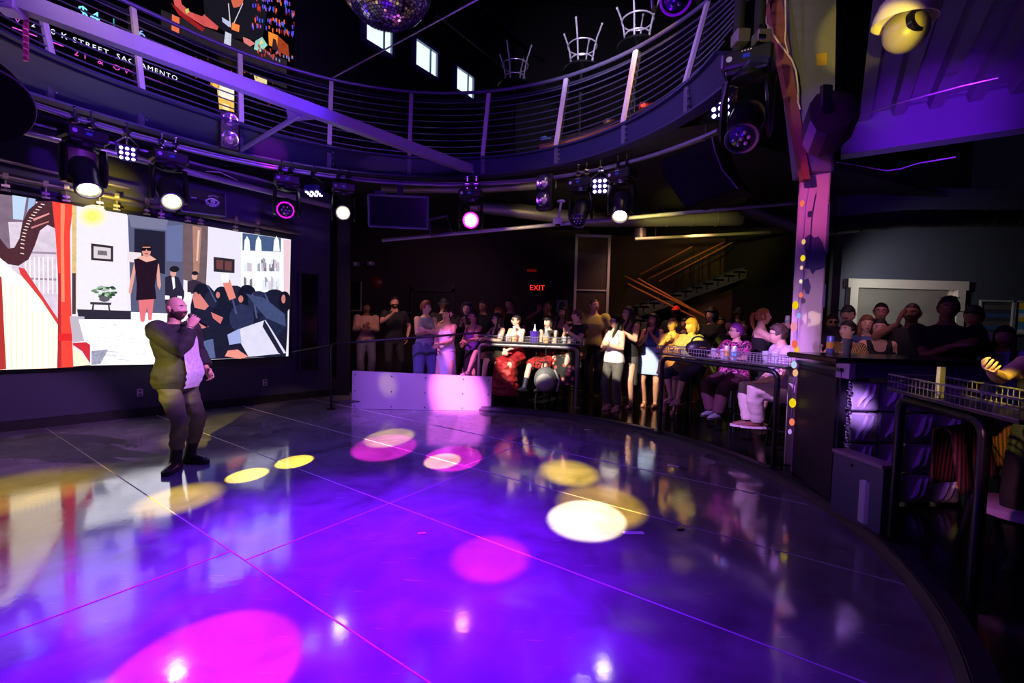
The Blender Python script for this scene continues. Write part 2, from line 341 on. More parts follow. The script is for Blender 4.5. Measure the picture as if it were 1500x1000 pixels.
# upper storey
p, q = WU.at(-300, 60), WU.at(900, 60); c = (p + q) / 2 - WU.n * .1
struct(MB().box((c.x, c.y, 7.6), ((q - p).length, .2, 7.2), rz=math.atan2(WU.u.y, WU.u.x)).build('wall_upper_left', M('upper_wall_paint', (24, 24, 32), .75, var=.08, scale=2)))
struct(MB().box((5.5, 14.5, 7.6), (17, .2, 7.2)).build('wall_upper_back', WALLD))
struct(MB().box((0, 6, 11.2), (24, 24, .2)).build('ceiling', M('black_roof', (14, 14, 18), .85)))
b = MB()
for k, (x0, y0) in enumerate(((690, 20), (760, 10))):
    p = WU.at(x0 - 50, y0, .7); b.tube([p, p + WU.u * 6], .05, 8)
struct(b.build('trim_3', DARKST), 'dark conduit runs high on the upper wall')
# windows: bright daylight outside
SKY = EM('daylight_outside', (214, 238, 250), 1.35)
for n, (xa, ya, xb, yb, h) in enumerate(((531, 22, 572, 44, 38), (604, 56, 638, 79, 38), (664, 97, 691, 114, 33)), 1):
    p0, p1, p2, p3 = WU.at(xa, ya + h, .0), WU.at(xb, yb + h + 4, .0), WU.at(xb, yb, .0), WU.at(xa, ya, .0)
    zt, zb = (p2.z + p3.z) / 2 + .02, (p0.z + p1.z) / 2; L = (V((p1.x, p1.y, 0)) - V((p0.x, p0.y, 0))).length
    if n == 1: zt += .5
    ang = math.atan2(WU.u.y, WU.u.x); c = (p0 + p1) / 2; t = .07
    fr = MB()
    for dz in (zb, zt): fr.box((c.x + WU.n.x * .04, c.y + WU.n.y * .04, dz), (L + t, .12, t), rz=ang)
    for k in (-1, 1):
        e = V((c.x, c.y, 0)) + WU.u * (k * L / 2) + WU.n * .04; fr.box((e.x, e.y, (zt + zb) / 2), (t, .12, zt - zb + t), rz=ang)
    e = V((c.x, c.y, 0)) + WU.u * (L * .2) + WU.n * .03; fr.box((e.x, e.y, (zt + zb) / 2), (.035, .06, zt - zb), rz=ang)
    wo = struct(fr.build('window_%d' % n, M('blue_grey_window_frame', (120, 135, 160), .5)))
    e = V((c.x, c.y, (zt + zb) / 2)) + WU.n * .02
    MB().box(e, (L - t, .02, zt - zb - t), rz=ang).build('pane', SKY, wo)
# balcony: slab, fascia, soffit
A0, A1, N = 1, 215, 150
def ring(c, r, z, n=N, a0=A0): return [V((c[0] + (r + bulge(a)) * math.cos(math.radians(a)), c[1] + (r + bulge(a)) * math.sin(math.radians(a)), z)) for a in [a0 + (A1 - a0) * i / n for i in range(n + 1)]]
b = MB(); i1, o1 = ring(LO_C, LO_R + .02, 4.04, a0=25), ring(LO_C, 16, 4.04, a0=25)
i2, o2 = ring(LO_C, LO_R + .02, 4.12, a0=25), ring(LO_C, 16, 4.12, a0=25)
for i in range(N):
    b.add([i1[i], i1[i + 1], o1[i + 1], o1[i]], [(0, 1, 2, 3)]); b.add([i2[i], o2[i], o2[i + 1], i2[i + 1]], [(0, 1, 2, 3)])
struct(b.build('ceiling', M('black_deck_paint', (15, 15, 19), .8, var=.15, scale=4)), 'black underside of the balcony deck')
b = MB(); rr = []
for p, q, s1 in zip(ring(FB_C, FB_R, FB_Z), ring(LO_C, LO_R, 4.09), ring(FB_C, FB_R + .10, FB_Z)):
    o = (s1 - p).normalized(); rr.append([p - o * .0, p - o * .06 + V((0, 0, .0)), p - o * .06 + V((0, 0, .025)), p + V((0, 0, .03)), q - V((0, 0, .03)), q - o * .05 - V((0, 0, .025)), q - o * .05, q + o * .05, s1 + V((0, 0, .1)), s1])
b.loft(rr); struct(b.build('trim_4', M('fascia_paint', (46, 44, 84), .42, .25, var=.15, scale=5), smooth=True), 'curved steel channel edging the balcony')
b = MB(); s1, s2 = ring(FB_C, FB_R + .02, FB_Z + .02, a0=26), ring(PIPE_C, PIPE_R + .75, 3.98, a0=26)
for i in range(N): b.add([s1[i], s1[i + 1], s2[i + 1], s2[i]], [(0, 1, 2, 3)])
struct(b.build('trim_5', M('soffit_paint', (60, 56, 78), .4, .2, var=.2, scale=4)), 'sloping soffit under the balcony edge')
# beam across the open well, with its brace
BEAM = M('violet_grey_beam_paint', (120, 112, 140), .45, var=.12, scale=5)
p, q = atz(697, 251, 3.93), atz(37, 6, 3.93); d = (q - p).normalized(); q = q + d * 1.6
def ibeam(b, p, q, h, wd, t=.018):
    ax = (q - p).normalized(); sd = ax.cross(V((0, 0, 1))).normalized(); up = V((0, 0, 1))
    for s0, s1, u0, u1 in ((-wd / 2, wd / 2, h / 2 - t, h / 2), (-wd / 2, wd / 2, -h / 2, -h / 2 + t), (-t / 2, t / 2, -h / 2 + t, h / 2 - t)):
        b.prism([p + sd * s0 + up * u0, p + sd * s1 + up * u0, p + sd * s1 + up * u1, p + sd * s0 + up * u1], q - p)
    return b
b = MB(); sd = d.cross(V((0, 0, 1))).normalized(); up = V((0, 0, 1))
b.prism([p - sd * .05 - up * .065, p + sd * .05 - up * .065, p + sd * .05 + up * .065, p - sd * .05 + up * .065], q - p)
pj = atz(440, 168, 3.86); e2 = ringpt(352, 204, FB_C, FB_R - .02, 3.86)
b.tube([pj, e2], .028, 8); b.prism([pj + d * .16, pj - d * .16, pj + (e2 - pj).normalized() * .3], (0, 0, .012))
struct(b.build('trim_6', BEAM), 'violet lit steel beam and brace spanning the open well')
# right hand corner: corrugated deck and girder
O = atz(1258, 180, 3.95); ax, bx = -uR, -uL
b = MB(); prof = []
x = 0
while x < 5.2: prof += [(x, 0), (x + .10, 0), (x + .13, .085), (x + .27, .085), (x + .30, 0)]; x += .30
r0 = [O + bx * s + V((0, 0, .005 + h)) for s, h in prof]; r1_ = [p + ax * 3.4 for p in r0]
for i in range(len(r0) - 1): b.add([r0[i], r0[i + 1], r1_[i + 1], r1_[i]], [(0, 1, 2, 3)])
struct(b.build('ceiling', M('galvanised_deck', (120, 116, 140), .4, .5, var=.15, scale=5)), 'corrugated metal deck over the right corner')
b = ibeam(MB(), O - bx * .15 - V((0, 0, .13)), O + bx * 5 - V((0, 0, .13)), .46, .2)
struct(b.build('trim_7', M('girder_paint', (92, 88, 122), .42, var=.1, scale=4)), 'deep steel girder under the corrugated deck')
# the pillar and its steel haunch
PB = aty(1196, 520, 4.98); PM = None
def pillar_mat():
    m = M('chipped_pillar_paint', (196, 168, 176), .55, var=0); nt = m.node_tree; b = nt.nodes['Principled BSDF']
    tc = nt.nodes.new('ShaderNodeTexCoord'); n = nt.nodes.new('ShaderNodeTexNoise'); n.inputs['Scale'].default_value = 3.1; n.inputs['Detail'].default_value = 5
    cr = nt.nodes.new('ShaderNodeValToRGB'); cr.color_ramp.interpolation = 'CONSTANT'; e = cr.color_ramp.elements
    e[0].color = (*lin((190, 165, 172)), 1); e[1].position = .74; e[1].color = (*lin((62, 52, 110)), 1)
    nt.links.new(tc.outputs['Object'], n.inputs['Vector']); nt.links.new(n.outputs['Fac'], cr.inputs['Fac']); nt.links.new(cr.outputs['Color'], b.inputs['Base Color']); return m
zt = aty(1200, 248, 4.98).z
pil = struct(MB().box((PB.x - .05, PB.y + .12, (zt + ZF) / 2), (.28, .28, zt - ZF), rz=math.radians(-33), ch=.012).build('pillar', pillar_mat()), 'pink lit pillar with chipped paint')
FP = Plane((PB.x - .05 - .545 * .141, PB.y + .12 - .839 * .141, 0), 123)
b = MB()
for P in (((1179, 348), (1186, 343), (1193, 348), (1199, 346), (1205, 356), (1210, 374), (1207, 380), (1210, 390), (1203, 394), (1195, 396), (1190, 402), (1186, 394), (1178, 393), (1181, 378), (1178, 364)), ((1178, 410), (1184, 407), (1188, 420), (1185, 431), (1180, 430), (1178, 420)), ((1213, 300), (1216, 296), (1213, 370), (1210, 372), (1212, 340)), ((1207, 418), (1210, 416), (1208, 452), (1205, 446))):
    q = [FP.at(x, y, .0) for x, y in P]; b.prism(q, FP.n * .003)
b.build('bare_patch', M('bare_blue_undercoat', (56, 48, 104), .6), pil)
OLV = M('grey_haunch_paint', (128, 124, 132), .5, var=.1, scale=6)
y0 = 4.86; P = [aty(x, y, y0) for x, y in ((1183, 250), (1221, 250), (1226, -60), (1148, -60))]
b = MB().prism(P, (.05, .34, 0)); t0 = [aty(x, y, y0 - .004) for x, y in ((1196, 79), (1211, 77), (1211, 95), (1197, 96))]; b.prism(t0, (0, .01, 0), 1)
struct(b.build('trim_8', [OLV, M('mustard_label', (190, 150, 60), .6)]), 'grey steel haunch on top of the pillar')
P = [aty(x, y, y0 - .1) for x, y in ((1178, 262), (1187, 262), (1139, -40), (1118, -40))]
struct(MB().prism(P, (.03, .12, 0)).build('trim_9', M('rusty_red_primer', (150, 84, 74), .6, var=.2, scale=9)), 'rust red steel flange beside the pillar haunch')
# frame of the partition at the back, door and stair
b = MB(); Y = 10.2
pa, pb2 = aty(845, 345, Y), aty(893, 345, Y); zb = ZF
for x in (pa.x, pb2.x): b.box((x, Y, (pa.z + zb) / 2), (.055, .06, pa.z - zb))
b.box(((pa.x + pb2.x) / 2, Y, pa.z), (pb2.x - pa.x + .055, .06, .055)); zc = aty(868, 425, Y).z; b.box(((pa.x + pb2.x) / 2, Y, zc), (pb2.x - pa.x, .05, .03))
dr = struct(b.build('door_1', M('silver_door_frame', (176, 172, 180), .4, .5)), 'tall silver framed partition panel')
MB().box(((pa.x + pb2.x) / 2, Y + .03, (pa.z + zb) / 2), (pb2.x - pa.x, .03, pa.z - zb)).build('panel', M('dark_red_panel', (40, 18, 20), .5), dr)
# stair at the back
b = MB(); Y = 11.3; WD = M('varnished_wood_rail', (170, 105, 55), .35); 
st = empty('staircase', aty(1010, 560, Y) * 1, 'dark half turn staircase with wooden handrails behind the crowd', 'staircase'); st.location.z = ZF
L0, L1 = aty(925, 432, Y), aty(1050, 494, Y)     # lower flight
U0, U1 = aty(930, 425, Y + .9), aty(1112, 352, Y + .9)
def flight(nm, p, q, n, wd):
    b = MB()
    for i in range(n):
        c = p.lerp(q, (i + .5) / n); b.box((c.x, c.y, c.z), (abs(q.x - p.x) / n + .03, wd, .05)); b.box((c.x, c.y, c.z - .08), (.03, wd, .16))
    for s in (-1, 1): b.prism([p + V((0, s * wd / 2, -.22)), q + V((0, s * wd / 2, -.22)), q + V((0, s * wd / 2, .06)), p + V((0, s * wd / 2, .06))], (0, .04, 0))
    return b.build(nm, M('dark_stair_steel', (58, 62, 72), .5), st)
flight('flight', L0 - V((0, 0, .55)), L1 - V((0, 0, .55)) + (L1 - L0) * .9, 14, .8)
flight('flight', U0 - V((0, 0, .5)), U1 - V((0, 0, .62)), 12, .8)
for a, c in (((915, 404), (1034, 464)), ((935, 408), (1046, 470)), ((920, 416), (1020, 466))):
    MB().tube([aty(*a, Y - .4), aty(*c, Y - .4)], .02, 8).build('handrail', WD, st, smooth=True)
for a, c in (((938, 402), (1014, 361)), ((950, 408), (1062, 354)), ((965, 412), (1074, 354))):
    MB().tube([aty(*a, Y + .5), aty(*c, Y + .5)], .016, 8).build('handrail', WD, st, smooth=True)
for px, t, bo in ((1016, 358, 425), (1024, 375, 420), (1000, 380, 415), (1040, 368, 412), (985, 385, 425), (970, 395, 430)):
    MB().tube([aty(px, t, Y + .5), aty(px, bo, Y + .5)], .014, 6).build('baluster', BLACK, st)
b = MB(); P = [aty(x, y, Y + 1.2) for x, y in ((1008, 443), (1104, 393), (1104, 480), (1008, 480))]; zz = ZF
struct(MB().prism([P[0], P[1], V((P[1].x, P[1].y, ZF)), V((P[0].x, P[0].y, ZF))], (0, .1, 0)).build('wall_stair', M('stair_wall', (92, 58, 52), .7)), 'maroon wall under the upper stair flight')
# lit pass-through with shelves behind the pillar
p0, p1 = aty(1128, 436, 11.3), aty(1176, 512, 11.3)
b = MB(); cxx = (p0.x + p1.x) / 2; wd = p1.x - p0.x; zt, zb = p0.z, p1.z
b.box((cxx, 11.7, (zt + zb) / 2), (wd + .1, .03, zt - zb)); b.box((p0.x, 11.5, (zt + zb) / 2), (.03, .4, zt - zb)); b.box((cxx, 11.5, zt), (wd, .4, .03)); b.box((cxx, 11.5, zb), (wd, .4, .03))
sh = tag(b.build('shelf_unit', M('cream_shelf_paint', (226, 214, 190), .6)), 'cream shelf unit lit behind the pillar', 'shelf')
for yy in (467, 484): MB().box((cxx + .15, 11.52, aty(1150, yy, 11.5).z), (wd * .7, .3, .03)).build('shelf_board', M('white_shelf', (236, 232, 224), .5), sh)
zz = aty(1150, 467, 11.5).z + .015
for i, (c, nm) in enumerate((((200, 60, 40), 'red'), ((90, 130, 60), 'green'), ((220, 160, 60), 'orange'), ((120, 50, 40), 'brown'), ((70, 90, 60), 'dark green'))):
    tag(MB().box((cxx - .04 + i * .075, 11.5, zz + .075), (.065, .1, .15), ch=.006).build('food_packet', M('packet_%d' % i, c, .5)), nm + ' packet on the upper board of the lit shelf', 'packet', 'packets on the lit shelf')
zz = aty(1150, 484, 11.5).z + .015
tag(MB().box((cxx + .22, 11.5, zz + .09), (.3, .14, .18), ch=.01).build('cardboard_box', M('cardboard', (190, 140, 80), .8)), 'cardboard box on the lower board of the lit shelf', 'box')
tag(MB().box((cxx - .28, 11.55, zz + .14), (.12, .08, .34), ch=.006).build('poster', M('blue_notice', (40, 90, 170), .6)), 'blue notice beside the lit shelf boards', 'notice')
# stainless pass-through hatch, right wall
Y = 8.42; h0, h1 = aty(1243, 421, Y), aty(1411, 420, Y); zb = 1.0; zt = h0.z
b = MB(); cxx = (h0.x + h1.x) / 2; wd = h1.x - h0.x; SS = M('stainless_steel', (176, 172, 164), .3, .35, var=.1, scale=3, bump=.15)
b.box((cxx, Y, zt + .08), (wd + .1, .12, .16)); 
for x in (h0.x + .07, h1.x - .07): b.box((x, Y, (zt + zb) / 2), (.14, .12, zt - zb))
b.box((cxx, Y - .07, zb - .03), (wd + .1, .26, .06))
ht = tag(b.build('serving_hatch', SS), 'stainless steel serving hatch with shutter on the right wall', 'hatch')
b = MB()
rg = [[V((h0.x + .14 + (wd - .28) * j / 40, Y + .03 + .012 * math.sin(i * .9 + .6 * math.sin(j * .35)), zb + (zt - zb) * i / 24)) for j in range(41)] for i in range(25)]
b.loft(rg, closed=False, cap=False).build('shutter', M('rippled_steel', (180, 176, 168), .2, .75, var=.08), ht, smooth=True)
for i, (x0, y0, x1, y1, cols, lab) in enumerate(((1436, 440, 1482, 489, ((40, 40, 52), (70, 60, 60), (36, 60, 110)), 'framed dark poster on the right wall'), (1484, 441, 1520, 489, ((190, 150, 40), (60, 120, 160), (170, 170, 180)), 'yellow and blue notice sheet at the right edge'))):
    p, q = aty(x0, y0, 8.47), aty(x1, y1, 8.47); c = (p + q) / 2; fr = MB()
    for sx in (p.x, q.x): fr.box((sx, 8.46, c.z), (.03, .04, p.z - q.z + .03))
    for sz in (p.z, q.z): fr.box((c.x, 8.46, sz), (q.x - p.x, .04, .03))
    po = tag(fr.build('poster', M('poster_frame_%d' % i, (120, 120, 130), .4)), lab, 'poster'); s = MB(); hh = (p.z - q.z)
    for k in range(8):
        z1 = p.z - hh * k / 8; s.box((c.x, 8.48, z1 - hh / 16), (q.x - p.x - .02, .01, hh / 8), mi=(0, 1, 0, 2, 0, 1, 2, 0)[k] if not i else (0, 0, 1, 2, 0, 1, 1, 2)[k])
    s.build('sheet', [M('sheet_%d_%d' % (i, k), cc, .6) for k, cc in enumerate(cols)], po)
p, q = aty(816, 439, 12.44), aty(831, 458, 12.44)
po = tag(MB().box(((p.x + q.x) / 2, 12.47, (p.z + q.z) / 2), (q.x - p.x, .03, p.z - q.z)).build('poster', M('grey_poster', (150, 150, 160), .6)), 'small grey poster on the back wall left of the silver frame', 'poster')
MB().ball(((p.x + q.x) / 2, 12.45, (p.z + q.z) / 2), (.09, .01, .12)).build('printed_figure', M('poster_ink', (40, 44, 70), .6), po)
# framed picture on the far left wall, red fire bell, door
p, q = aty(512, 412, 12.4), aty(530, 455, 12.4)
po = tag(MB().box(((p.x + q.x) / 2, 12.42, (p.z + q.z) / 2), (q.x - p.x, .16, p.z - q.z)).build('picture', M('picture_glass', (30, 34, 36), .1)), 'dark glazed picture with bright edge on the far left wall', 'picture')
MB().box((q.x, 12.33, (p.z + q.z) / 2), (.03, .05, p.z - q.z)).box(((p.x + q.x) / 2, 12.33, q.z), (q.x - p.x, .05, .03)).build('frame', M('pale_frame', (170, 170, 150), .4), po)
c = aty(551, 414, 12.44); fb = tag(MB().lathe([(.0, -.06), (.16, -.06), (.17, -.02), (.12, .03), (.02, .05)], frame((0, -1, 0), None, c)).build('fire_bell', M('red_enamel', (120, 20, 20), .35), smooth=True), 'red round fire bell on the far left wall', 'bell')
for px, py, lab in ((521, 387, 'left white emergency lamp high on the far wall'), (543, 386, 'right white emergency lamp high on the far wall')):
    c = aty(px, py, 12.44); t = tag(MB().box(c, (.2, .12, .12), ch=.02).build('emergency_lamp', M('lamp_housing', (150, 140, 190), .5)), lab, 'lamp', 'emergency lamps')
    MB().ball(c + V((0, -.07, 0)), .045).build('bulb', M('lamp_bulb', (220, 215, 240), .3), t, smooth=True)
p, q = aty(604, 424, 12.46), aty(664, 424, 12.46)
b = MB()
for x in (p.x, q.x): b.box((x, 12.46, 1.3), (.08, .1, 2.5))
b.box(((p.x + q.x) / 2, 12.46, p.z), (q.x - p.x + .08, .1, .08)); dr = struct(b.build('door_2', M('dark_door_frame', (50, 38, 34), .5)))
MB().box(((p.x + q.x) / 2, 12.5, 1.3), (q.x - p.x, .04, 2.45)).build('panel', M('dark_door', (34, 24, 22), .5), dr)
p, q = WL.at(438, 400, .02), WL.at(466, 540, .02)
b = MB(); ang = math.atan2(WL.u.y, WL.u.x); c = (p + q) / 2; Ld = (V((q.x, q.y, 0)) - V((p.x, p.y, 0))).length
dr = struct(MB().box(c, (Ld, .05, p.z - q.z), rz=ang).build('door_3', M('dark_door_glass', (16, 14, 22), .12)))
b = MB()
for e in (p, q): b.box((e.x + WL.n.x * .02, e.y + WL.n.y * .02, c.z), (.05, .06, p.z - q.z + .05), rz=ang)
b.build('frame', M('door_trim', (44, 36, 70), .5), dr)
# outlets on the screen wall
for px, py, lab in ((205, 575, 'white wall outlet under the screen behind the presenter'), (388, 560, 'dim wall outlet under the right end of the screen')):
    c = WL.at(px, py, .012); o = tag(MB().box(c, (.075, .02, .12), rz=ang, ch=.006).build('wall_outlet', M('outlet_plate', (190, 160, 200), .5)), lab, 'outlet', 'wall outlets')
    b = MB()
    for dz in (-.028, .028): b.box(c + WL.n * .012 + V((0, 0, dz)), (.035, .006, .032), rz=ang)
    b.build('socket', M('outlet_socket', (80, 60, 100), .5), o)
# exit sign
c = aty(787, 421, 12.46); ex = tag(MB().box(c, (.46, .07, .28), ch=.02).build('exit_sign', M('exit_housing', (20, 6, 6), .5)), 'red glowing EXIT sign on the back wall', 'sign')
MB().text('EXIT', MX.Translation(c + V((-.005, -.04, -.075))) @ MX.Rotation(PI / 2, 4, 'X'), .20, 0, .004, 'CENTER').build('lettering', EM('exit_red', (255, 40, 25), 1.6), ex)
c = aty(779, 396, 12.46); tag(MB().box(c, (.25, .08, .05)).build('indicator_lamp', EM('dim_red', (120, 10, 8), .5)), 'small red strip lamp above the EXIT sign', 'lamp')
# ducts and pipes under the balcony
DUCT = M('galvanised_duct', (120, 118, 122), .38, .6, var=.15, scale=4)
def hang(o, pts, r):
    for p in pts: MB().tube([p + V((0, 0, r * .9)), V((p.x, p.y, 4.045))], .008, 6).build('hanger_rod', BLACK, o)
def seamduct(name, pts, r, lab, step=.45, m=DUCT):
    b = MB().tube(pts, r, 20)
    s = b
    for i in range(len(pts) - 1):
        L = (pts[i + 1] - pts[i]).length; k = int(L / step)
        for j in range(1, k):
            c = pts[i].lerp(pts[i + 1], j / k); d = (pts[i + 1] - pts[i]).normalized(); s.tube([c - d * .012, c + d * .012], r + .008, 20)
    o = tag(b.build(name, m, smooth=True), lab, 'duct'); hang(o, [pts[0].lerp(pts[1], .25), pts[-1].lerp(pts[-2], .3)], r); return o
seamduct('spiral_duct', [aty(690, 300, 8.6), aty(870, 322, 8.6), aty(1085, 320, 8.6)], .13, 'spiral duct over the crowd lit yellow')
seamduct('spiral_duct', [aty(1090, 302, 7.6), aty(1180, 335, 7.2), aty(1330, 320, 7.6), aty(1560, 320, 7.8)], .14, 'dark bent duct behind the pillar', .45, M('shaded_duct', (34, 33, 40), .5, .3))  # shade behind the pillar put into a darker copy of the duct metal
seamduct('ventilation_pipe', [aty(938, 335, 9.6), aty(938, 352, 9.6)], .12, 'short dark vent stub under the spiral duct', .2)
tag(MB().tube([aty(560, 352, 7.9), aty(800, 330, 7.4), aty(1010, 311, 7.2), aty(1175, 296, 7.0)], .03, 10).build('conduit_pipe', M('pale_conduit', (150, 145, 170), .4, .4), smooth=True), 'long straight violet lit pipe below the lighting ring', 'pipe'); hang(bpy.data.objects['conduit_pipe'], [aty(700, 339, 7.62), aty(900, 320.5, 7.3)], .03)
tag(MB().tube([aty(930, 350, 9.4), aty(1128, 340, 9.4)], .03, 8).build('conduit_pipe', M('yellow_lit_conduit', (160, 158, 150), .4, .4), smooth=True), 'thin pipe catching yellow light above the staircase', 'pipe'); hang(bpy.data.objects['conduit_pipe.001'], [aty(960, 348.5, 9.4), aty(1090, 342, 9.4)], .03)
tag(MB().tube([aty(560, 275, 7.95), aty(700, 276, 7.95), aty(815, 268, 7.9)], .085, 14, ell=1).build('round_duct', DUCT, smooth=True), 'grey duct behind the magenta moving head', 'duct')
def bracket(pts, r, lab): return tag(MB().tube(pts, r, 6).build('steel_bracket', DARKST), lab, 'bracket')
bracket([aty(628, 322, 7.3), aty(655, 316, 7.3), aty(662, 340, 7.3), aty(632, 345, 7.3), aty(628, 322, 7.3)], .022, 'square steel bracket right of the dark television')
# ================================================================ THINGS ON THE BALCONY
LILAC = M('pale_lilac_steel', (198, 190, 206), .4, .1, var=.06); RAILM = M('violet_steel_rail', (120, 115, 150), .3, .7)
rail = empty('balcony_railing', V((LO_C[0], LO_C[1] + LO_R, LO_Z)), 'curved steel balcony railing with wire infill over the dance floor', 'railing')
def lvl(t, push=0): # circle between foot and top
    return (LO_C[0] + (UP_C[0] - LO_C[0]) * t, LO_C[1] + (UP_C[1] - LO_C[1]) * t), LO_R + (UP_R - LO_R) * t + push, LO_Z + (UP_Z - LO_Z) * t
for k, (tx, ty, bx_, by) in enumerate(((40, -70, 70, 50), (192, 0, 205, 122), (350, 65, 352, 178), (485, 113, 482, 212), (603, 135, 600, 228), (717, 135, 708, 230), (831, 112, 816, 213), (934, 65, 915, 181), (1040, 0, 1008, 122))):
    p, q = ringpt(bx_, by, LO_C, LO_R, LO_Z), ringpt(tx, ty, UP_C, UP_R, UP_Z - .05); ax_ = (q - p); n = V((LO_C[0] - p.x, LO_C[1] - p.y, 0)).normalized(); s = n.cross(V((0, 0, 1))).normalized()
    b = MB(); off = -n * .0
    b.prism([p + s * .028 + n * .05, p - s * .028 + n * .05, p - s * .028 + n * .012, p + s * .028 + n * .012], ax_)
    po = b.build('post', LILAC, rail)
    b = MB(); b.prism([p + s * .02 + n * .01, p - s * .02 + n * .01, p - s * .02 - n * .06, p + s * .02 - n * .06], ax_); b.build('backing_bar', DARKST, po)
    b = MB(); f = ringpt(bx_, by + 20, FB_C, FB_R - .02, FB_Z + .03); b.prism([f + s * .03 + n * .03, f - s * .03 + n * .03, f - s * .03 - n * .03, f + s * .03 - n * .03], p - f + V((0, 0, .02)))
    for t in (.2, .45, .7): b.ball(f.lerp(p, t) + n * .03 - s * .05, .014, 6, 4)
    b.build('mounting_plate', M('plate_steel', (92, 90, 116), .45, .3), po)
c, r, z = lvl(1); MB().tube(ring(c, r, z), .026, 8).build('top_rail', RAILM, rail, smooth=True)
for i in range(9):
    c, r, z = lvl(.06 + i * .098); MB().tube(ring(c, r, z), .0085, 6).build('wire', RAILM, rail, smooth=True)
c, r, z = lvl(.90); b = MB(); i1, o1 = ring(c, r + .06, z), ring(c, r + .36, z + .01)
rr = [[p, q, q + V((0, 0, .03)), p + V((0, 0, .03))] for p, q in zip(i1, o1)]
b.loft(rr).build('drink_ledge', M('dark_glossy_ledge', (40, 40, 56), .2), rail)
# wire to the mirror ball, mirror ball
p = ringpt(487, 110, UP_C, UP_R, UP_Z + .02); q = aty(702, -2, 5.6); q = p + (q - p) * 1.25
tag(MB().tube([p, q], .011, 6).build('stay_wire', M('bright_wire', (210, 200, 215), .35, .5)), 'taut bright wire rising right from a railing post', 'wire')
bc = aty(566, -36, 5.0); br = .50
ball = tag(MB().ball(bc, br * .985, 48, 32).build('mirror_ball', M('ball_core', (30, 26, 36), .5), smooth=True), 'large mirror ball hanging over the open well', 'mirror ball')
b = MB(); rows = 46
for i in range(rows):
    th = PI * (i + .5) / rows; n = max(4, int(2 * PI * math.sin(th) * rows / PI)); hh = PI / rows * .40
    for j in range(n):
        ph = 2 * PI * j / n; wv = 2 * PI / n * .40
        c = V((math.sin(th) * math.cos(ph), math.sin(th) * math.sin(ph), math.cos(th))); e1 = V((math.cos(th) * math.cos(ph), math.cos(th) * math.sin(ph), -math.sin(th))); e2 = V((-math.sin(ph), math.cos(ph), 0))
        jx, jy = R.uniform(-.035, .035), R.uniform(-.035, .035)
        pts = []
        for a, d in ((-1, -1), (1, -1), (1, 1), (-1, 1)):
            pts.append(bc + c * (br * 1.004 + (a * jx + d * jy) * .03) + e1 * (a * hh * br) + e2 * (d * wv * math.sin(th) * br))
        b.poly(pts)
b.build('mirror_tiles', M('mirror_tile', (225, 220, 235), .12, 1, var=0), ball)['kind'] = 'stuff'
MB().tube([bc + V((0, 0, br)), V((bc.x, bc.y, 11.1))], .012, 6).lathe([(.06, 0), (.06, .12), (.02, .16)], MX.Translation(bc + V((0, 0, br - .02)))).build('hanger', CHROME, ball)
# upturned bar stools stacked on the balcony tables
STC = M('stool_chrome', (225, 222, 232), .25, .5)
def stool_up(px, py, Yk, sc, lab):
    c = aty(px, py, Yk); t = empty('bar_stool', c, lab, 'stool', 'upturned stools on the balcony')
    MB().lathe([(.0, -.04), (.19, -.04), (.2, 0), (.0, .01)], MX.Translation(c) @ MX.Scale(sc, 4), 18).build('seat', BLACK, t, smooth=True)
    legs = []
    for k in range(4):
        a = PI / 4 + k * PI / 2 + .3; d = V((math.cos(a), math.sin(a), 0))
        pts = [c + d * .17 * sc, c + d * .22 * sc + V((0, 0, .28 * sc)), c + d * .25 * sc + V((0, 0, .40 * sc)), c + d * .33 * sc + V((0, 0, .60 * sc))]
        MB().tube(pts, .014 * sc, 8).ball(pts[-1], .02 * sc, 8, 6).build('leg', STC, t, smooth=True)
    for zz, rr in ((.10, .19), (.32, .24)): MB().tube(arc(c, rr * sc, c.z + zz * sc, 0, 345, 23), .011 * sc, 8, loop=True).build('footrest_ring', STC, t, smooth=True)
stool_up(754, 122, 8.4, .95, 'chrome bar stool upturned on the balcony, farthest of the three')
stool_up(852, 97, 7.9, 1.0, 'chrome bar stool upturned on the balcony, middle of the three')
stool_up(933, 62, 7.3, 1.0, 'chrome bar stool upturned on the balcony, nearest and rightmost of three')
for st_, top in ((8.4, 754), (7.9, 852), (7.3, 933)):
    c = aty(top, {754: 122, 852: 97, 933: 62}[top], st_); tz = c.z - .05
    t = empty('cocktail_table', V((c.x, c.y, 4.12)), 'round balcony table under the %s upturned stool' % {754: 'farthest', 852: 'middle', 933: 'nearest'}[top], 'table', 'round tables on the balcony')
    MB().lathe([(.0, -.03), (.30, -.03), (.30, 0), (0, 0)], MX.Translation(V((c.x, c.y, tz))), 24).build('tabletop', BLACK, t, smooth=True)
    MB().tube([V((c.x, c.y, 4.15)), V((c.x, c.y, tz - .02))], .03, 10).build('pedestal', BLACK, t, smooth=True)
    MB().lathe([(.22, 0), (.2, .02), (.04, .05), (0, .05)], MX.Translation(V((c.x, c.y, 4.121))), 20).build('base', BLACK, t, smooth=True)
for i, (px, py, yy, c, lab) in enumerate(((945, 156, 6.6, (230, 60, 60), 'red pack left on the balcony floor edge'), (893, 180, 6.9, (120, 90, 70), 'brown pack left on the balcony floor edge'), (800, 205, 7.7, (120, 190, 235), 'pale blue folded card on the balcony edge'))):
    p = aty(px, py, yy); tag(MB().box((p.x, p.y, max(p.z, 4.16)), (.16, .1, .08), rz=.3 * i, ch=.008).build('packet', M('left_packet_%d' % i, c, .5)), lab, 'packet')
bb = [[p, q, q + V((0, 0, .2)), p + V((0, 0, .2))] for p, q in zip(arc(LO_C, LO_R + .35, 4.125, 16, 62, 40), arc(LO_C, LO_R + .8, 4.125, 16, 62, 40))]
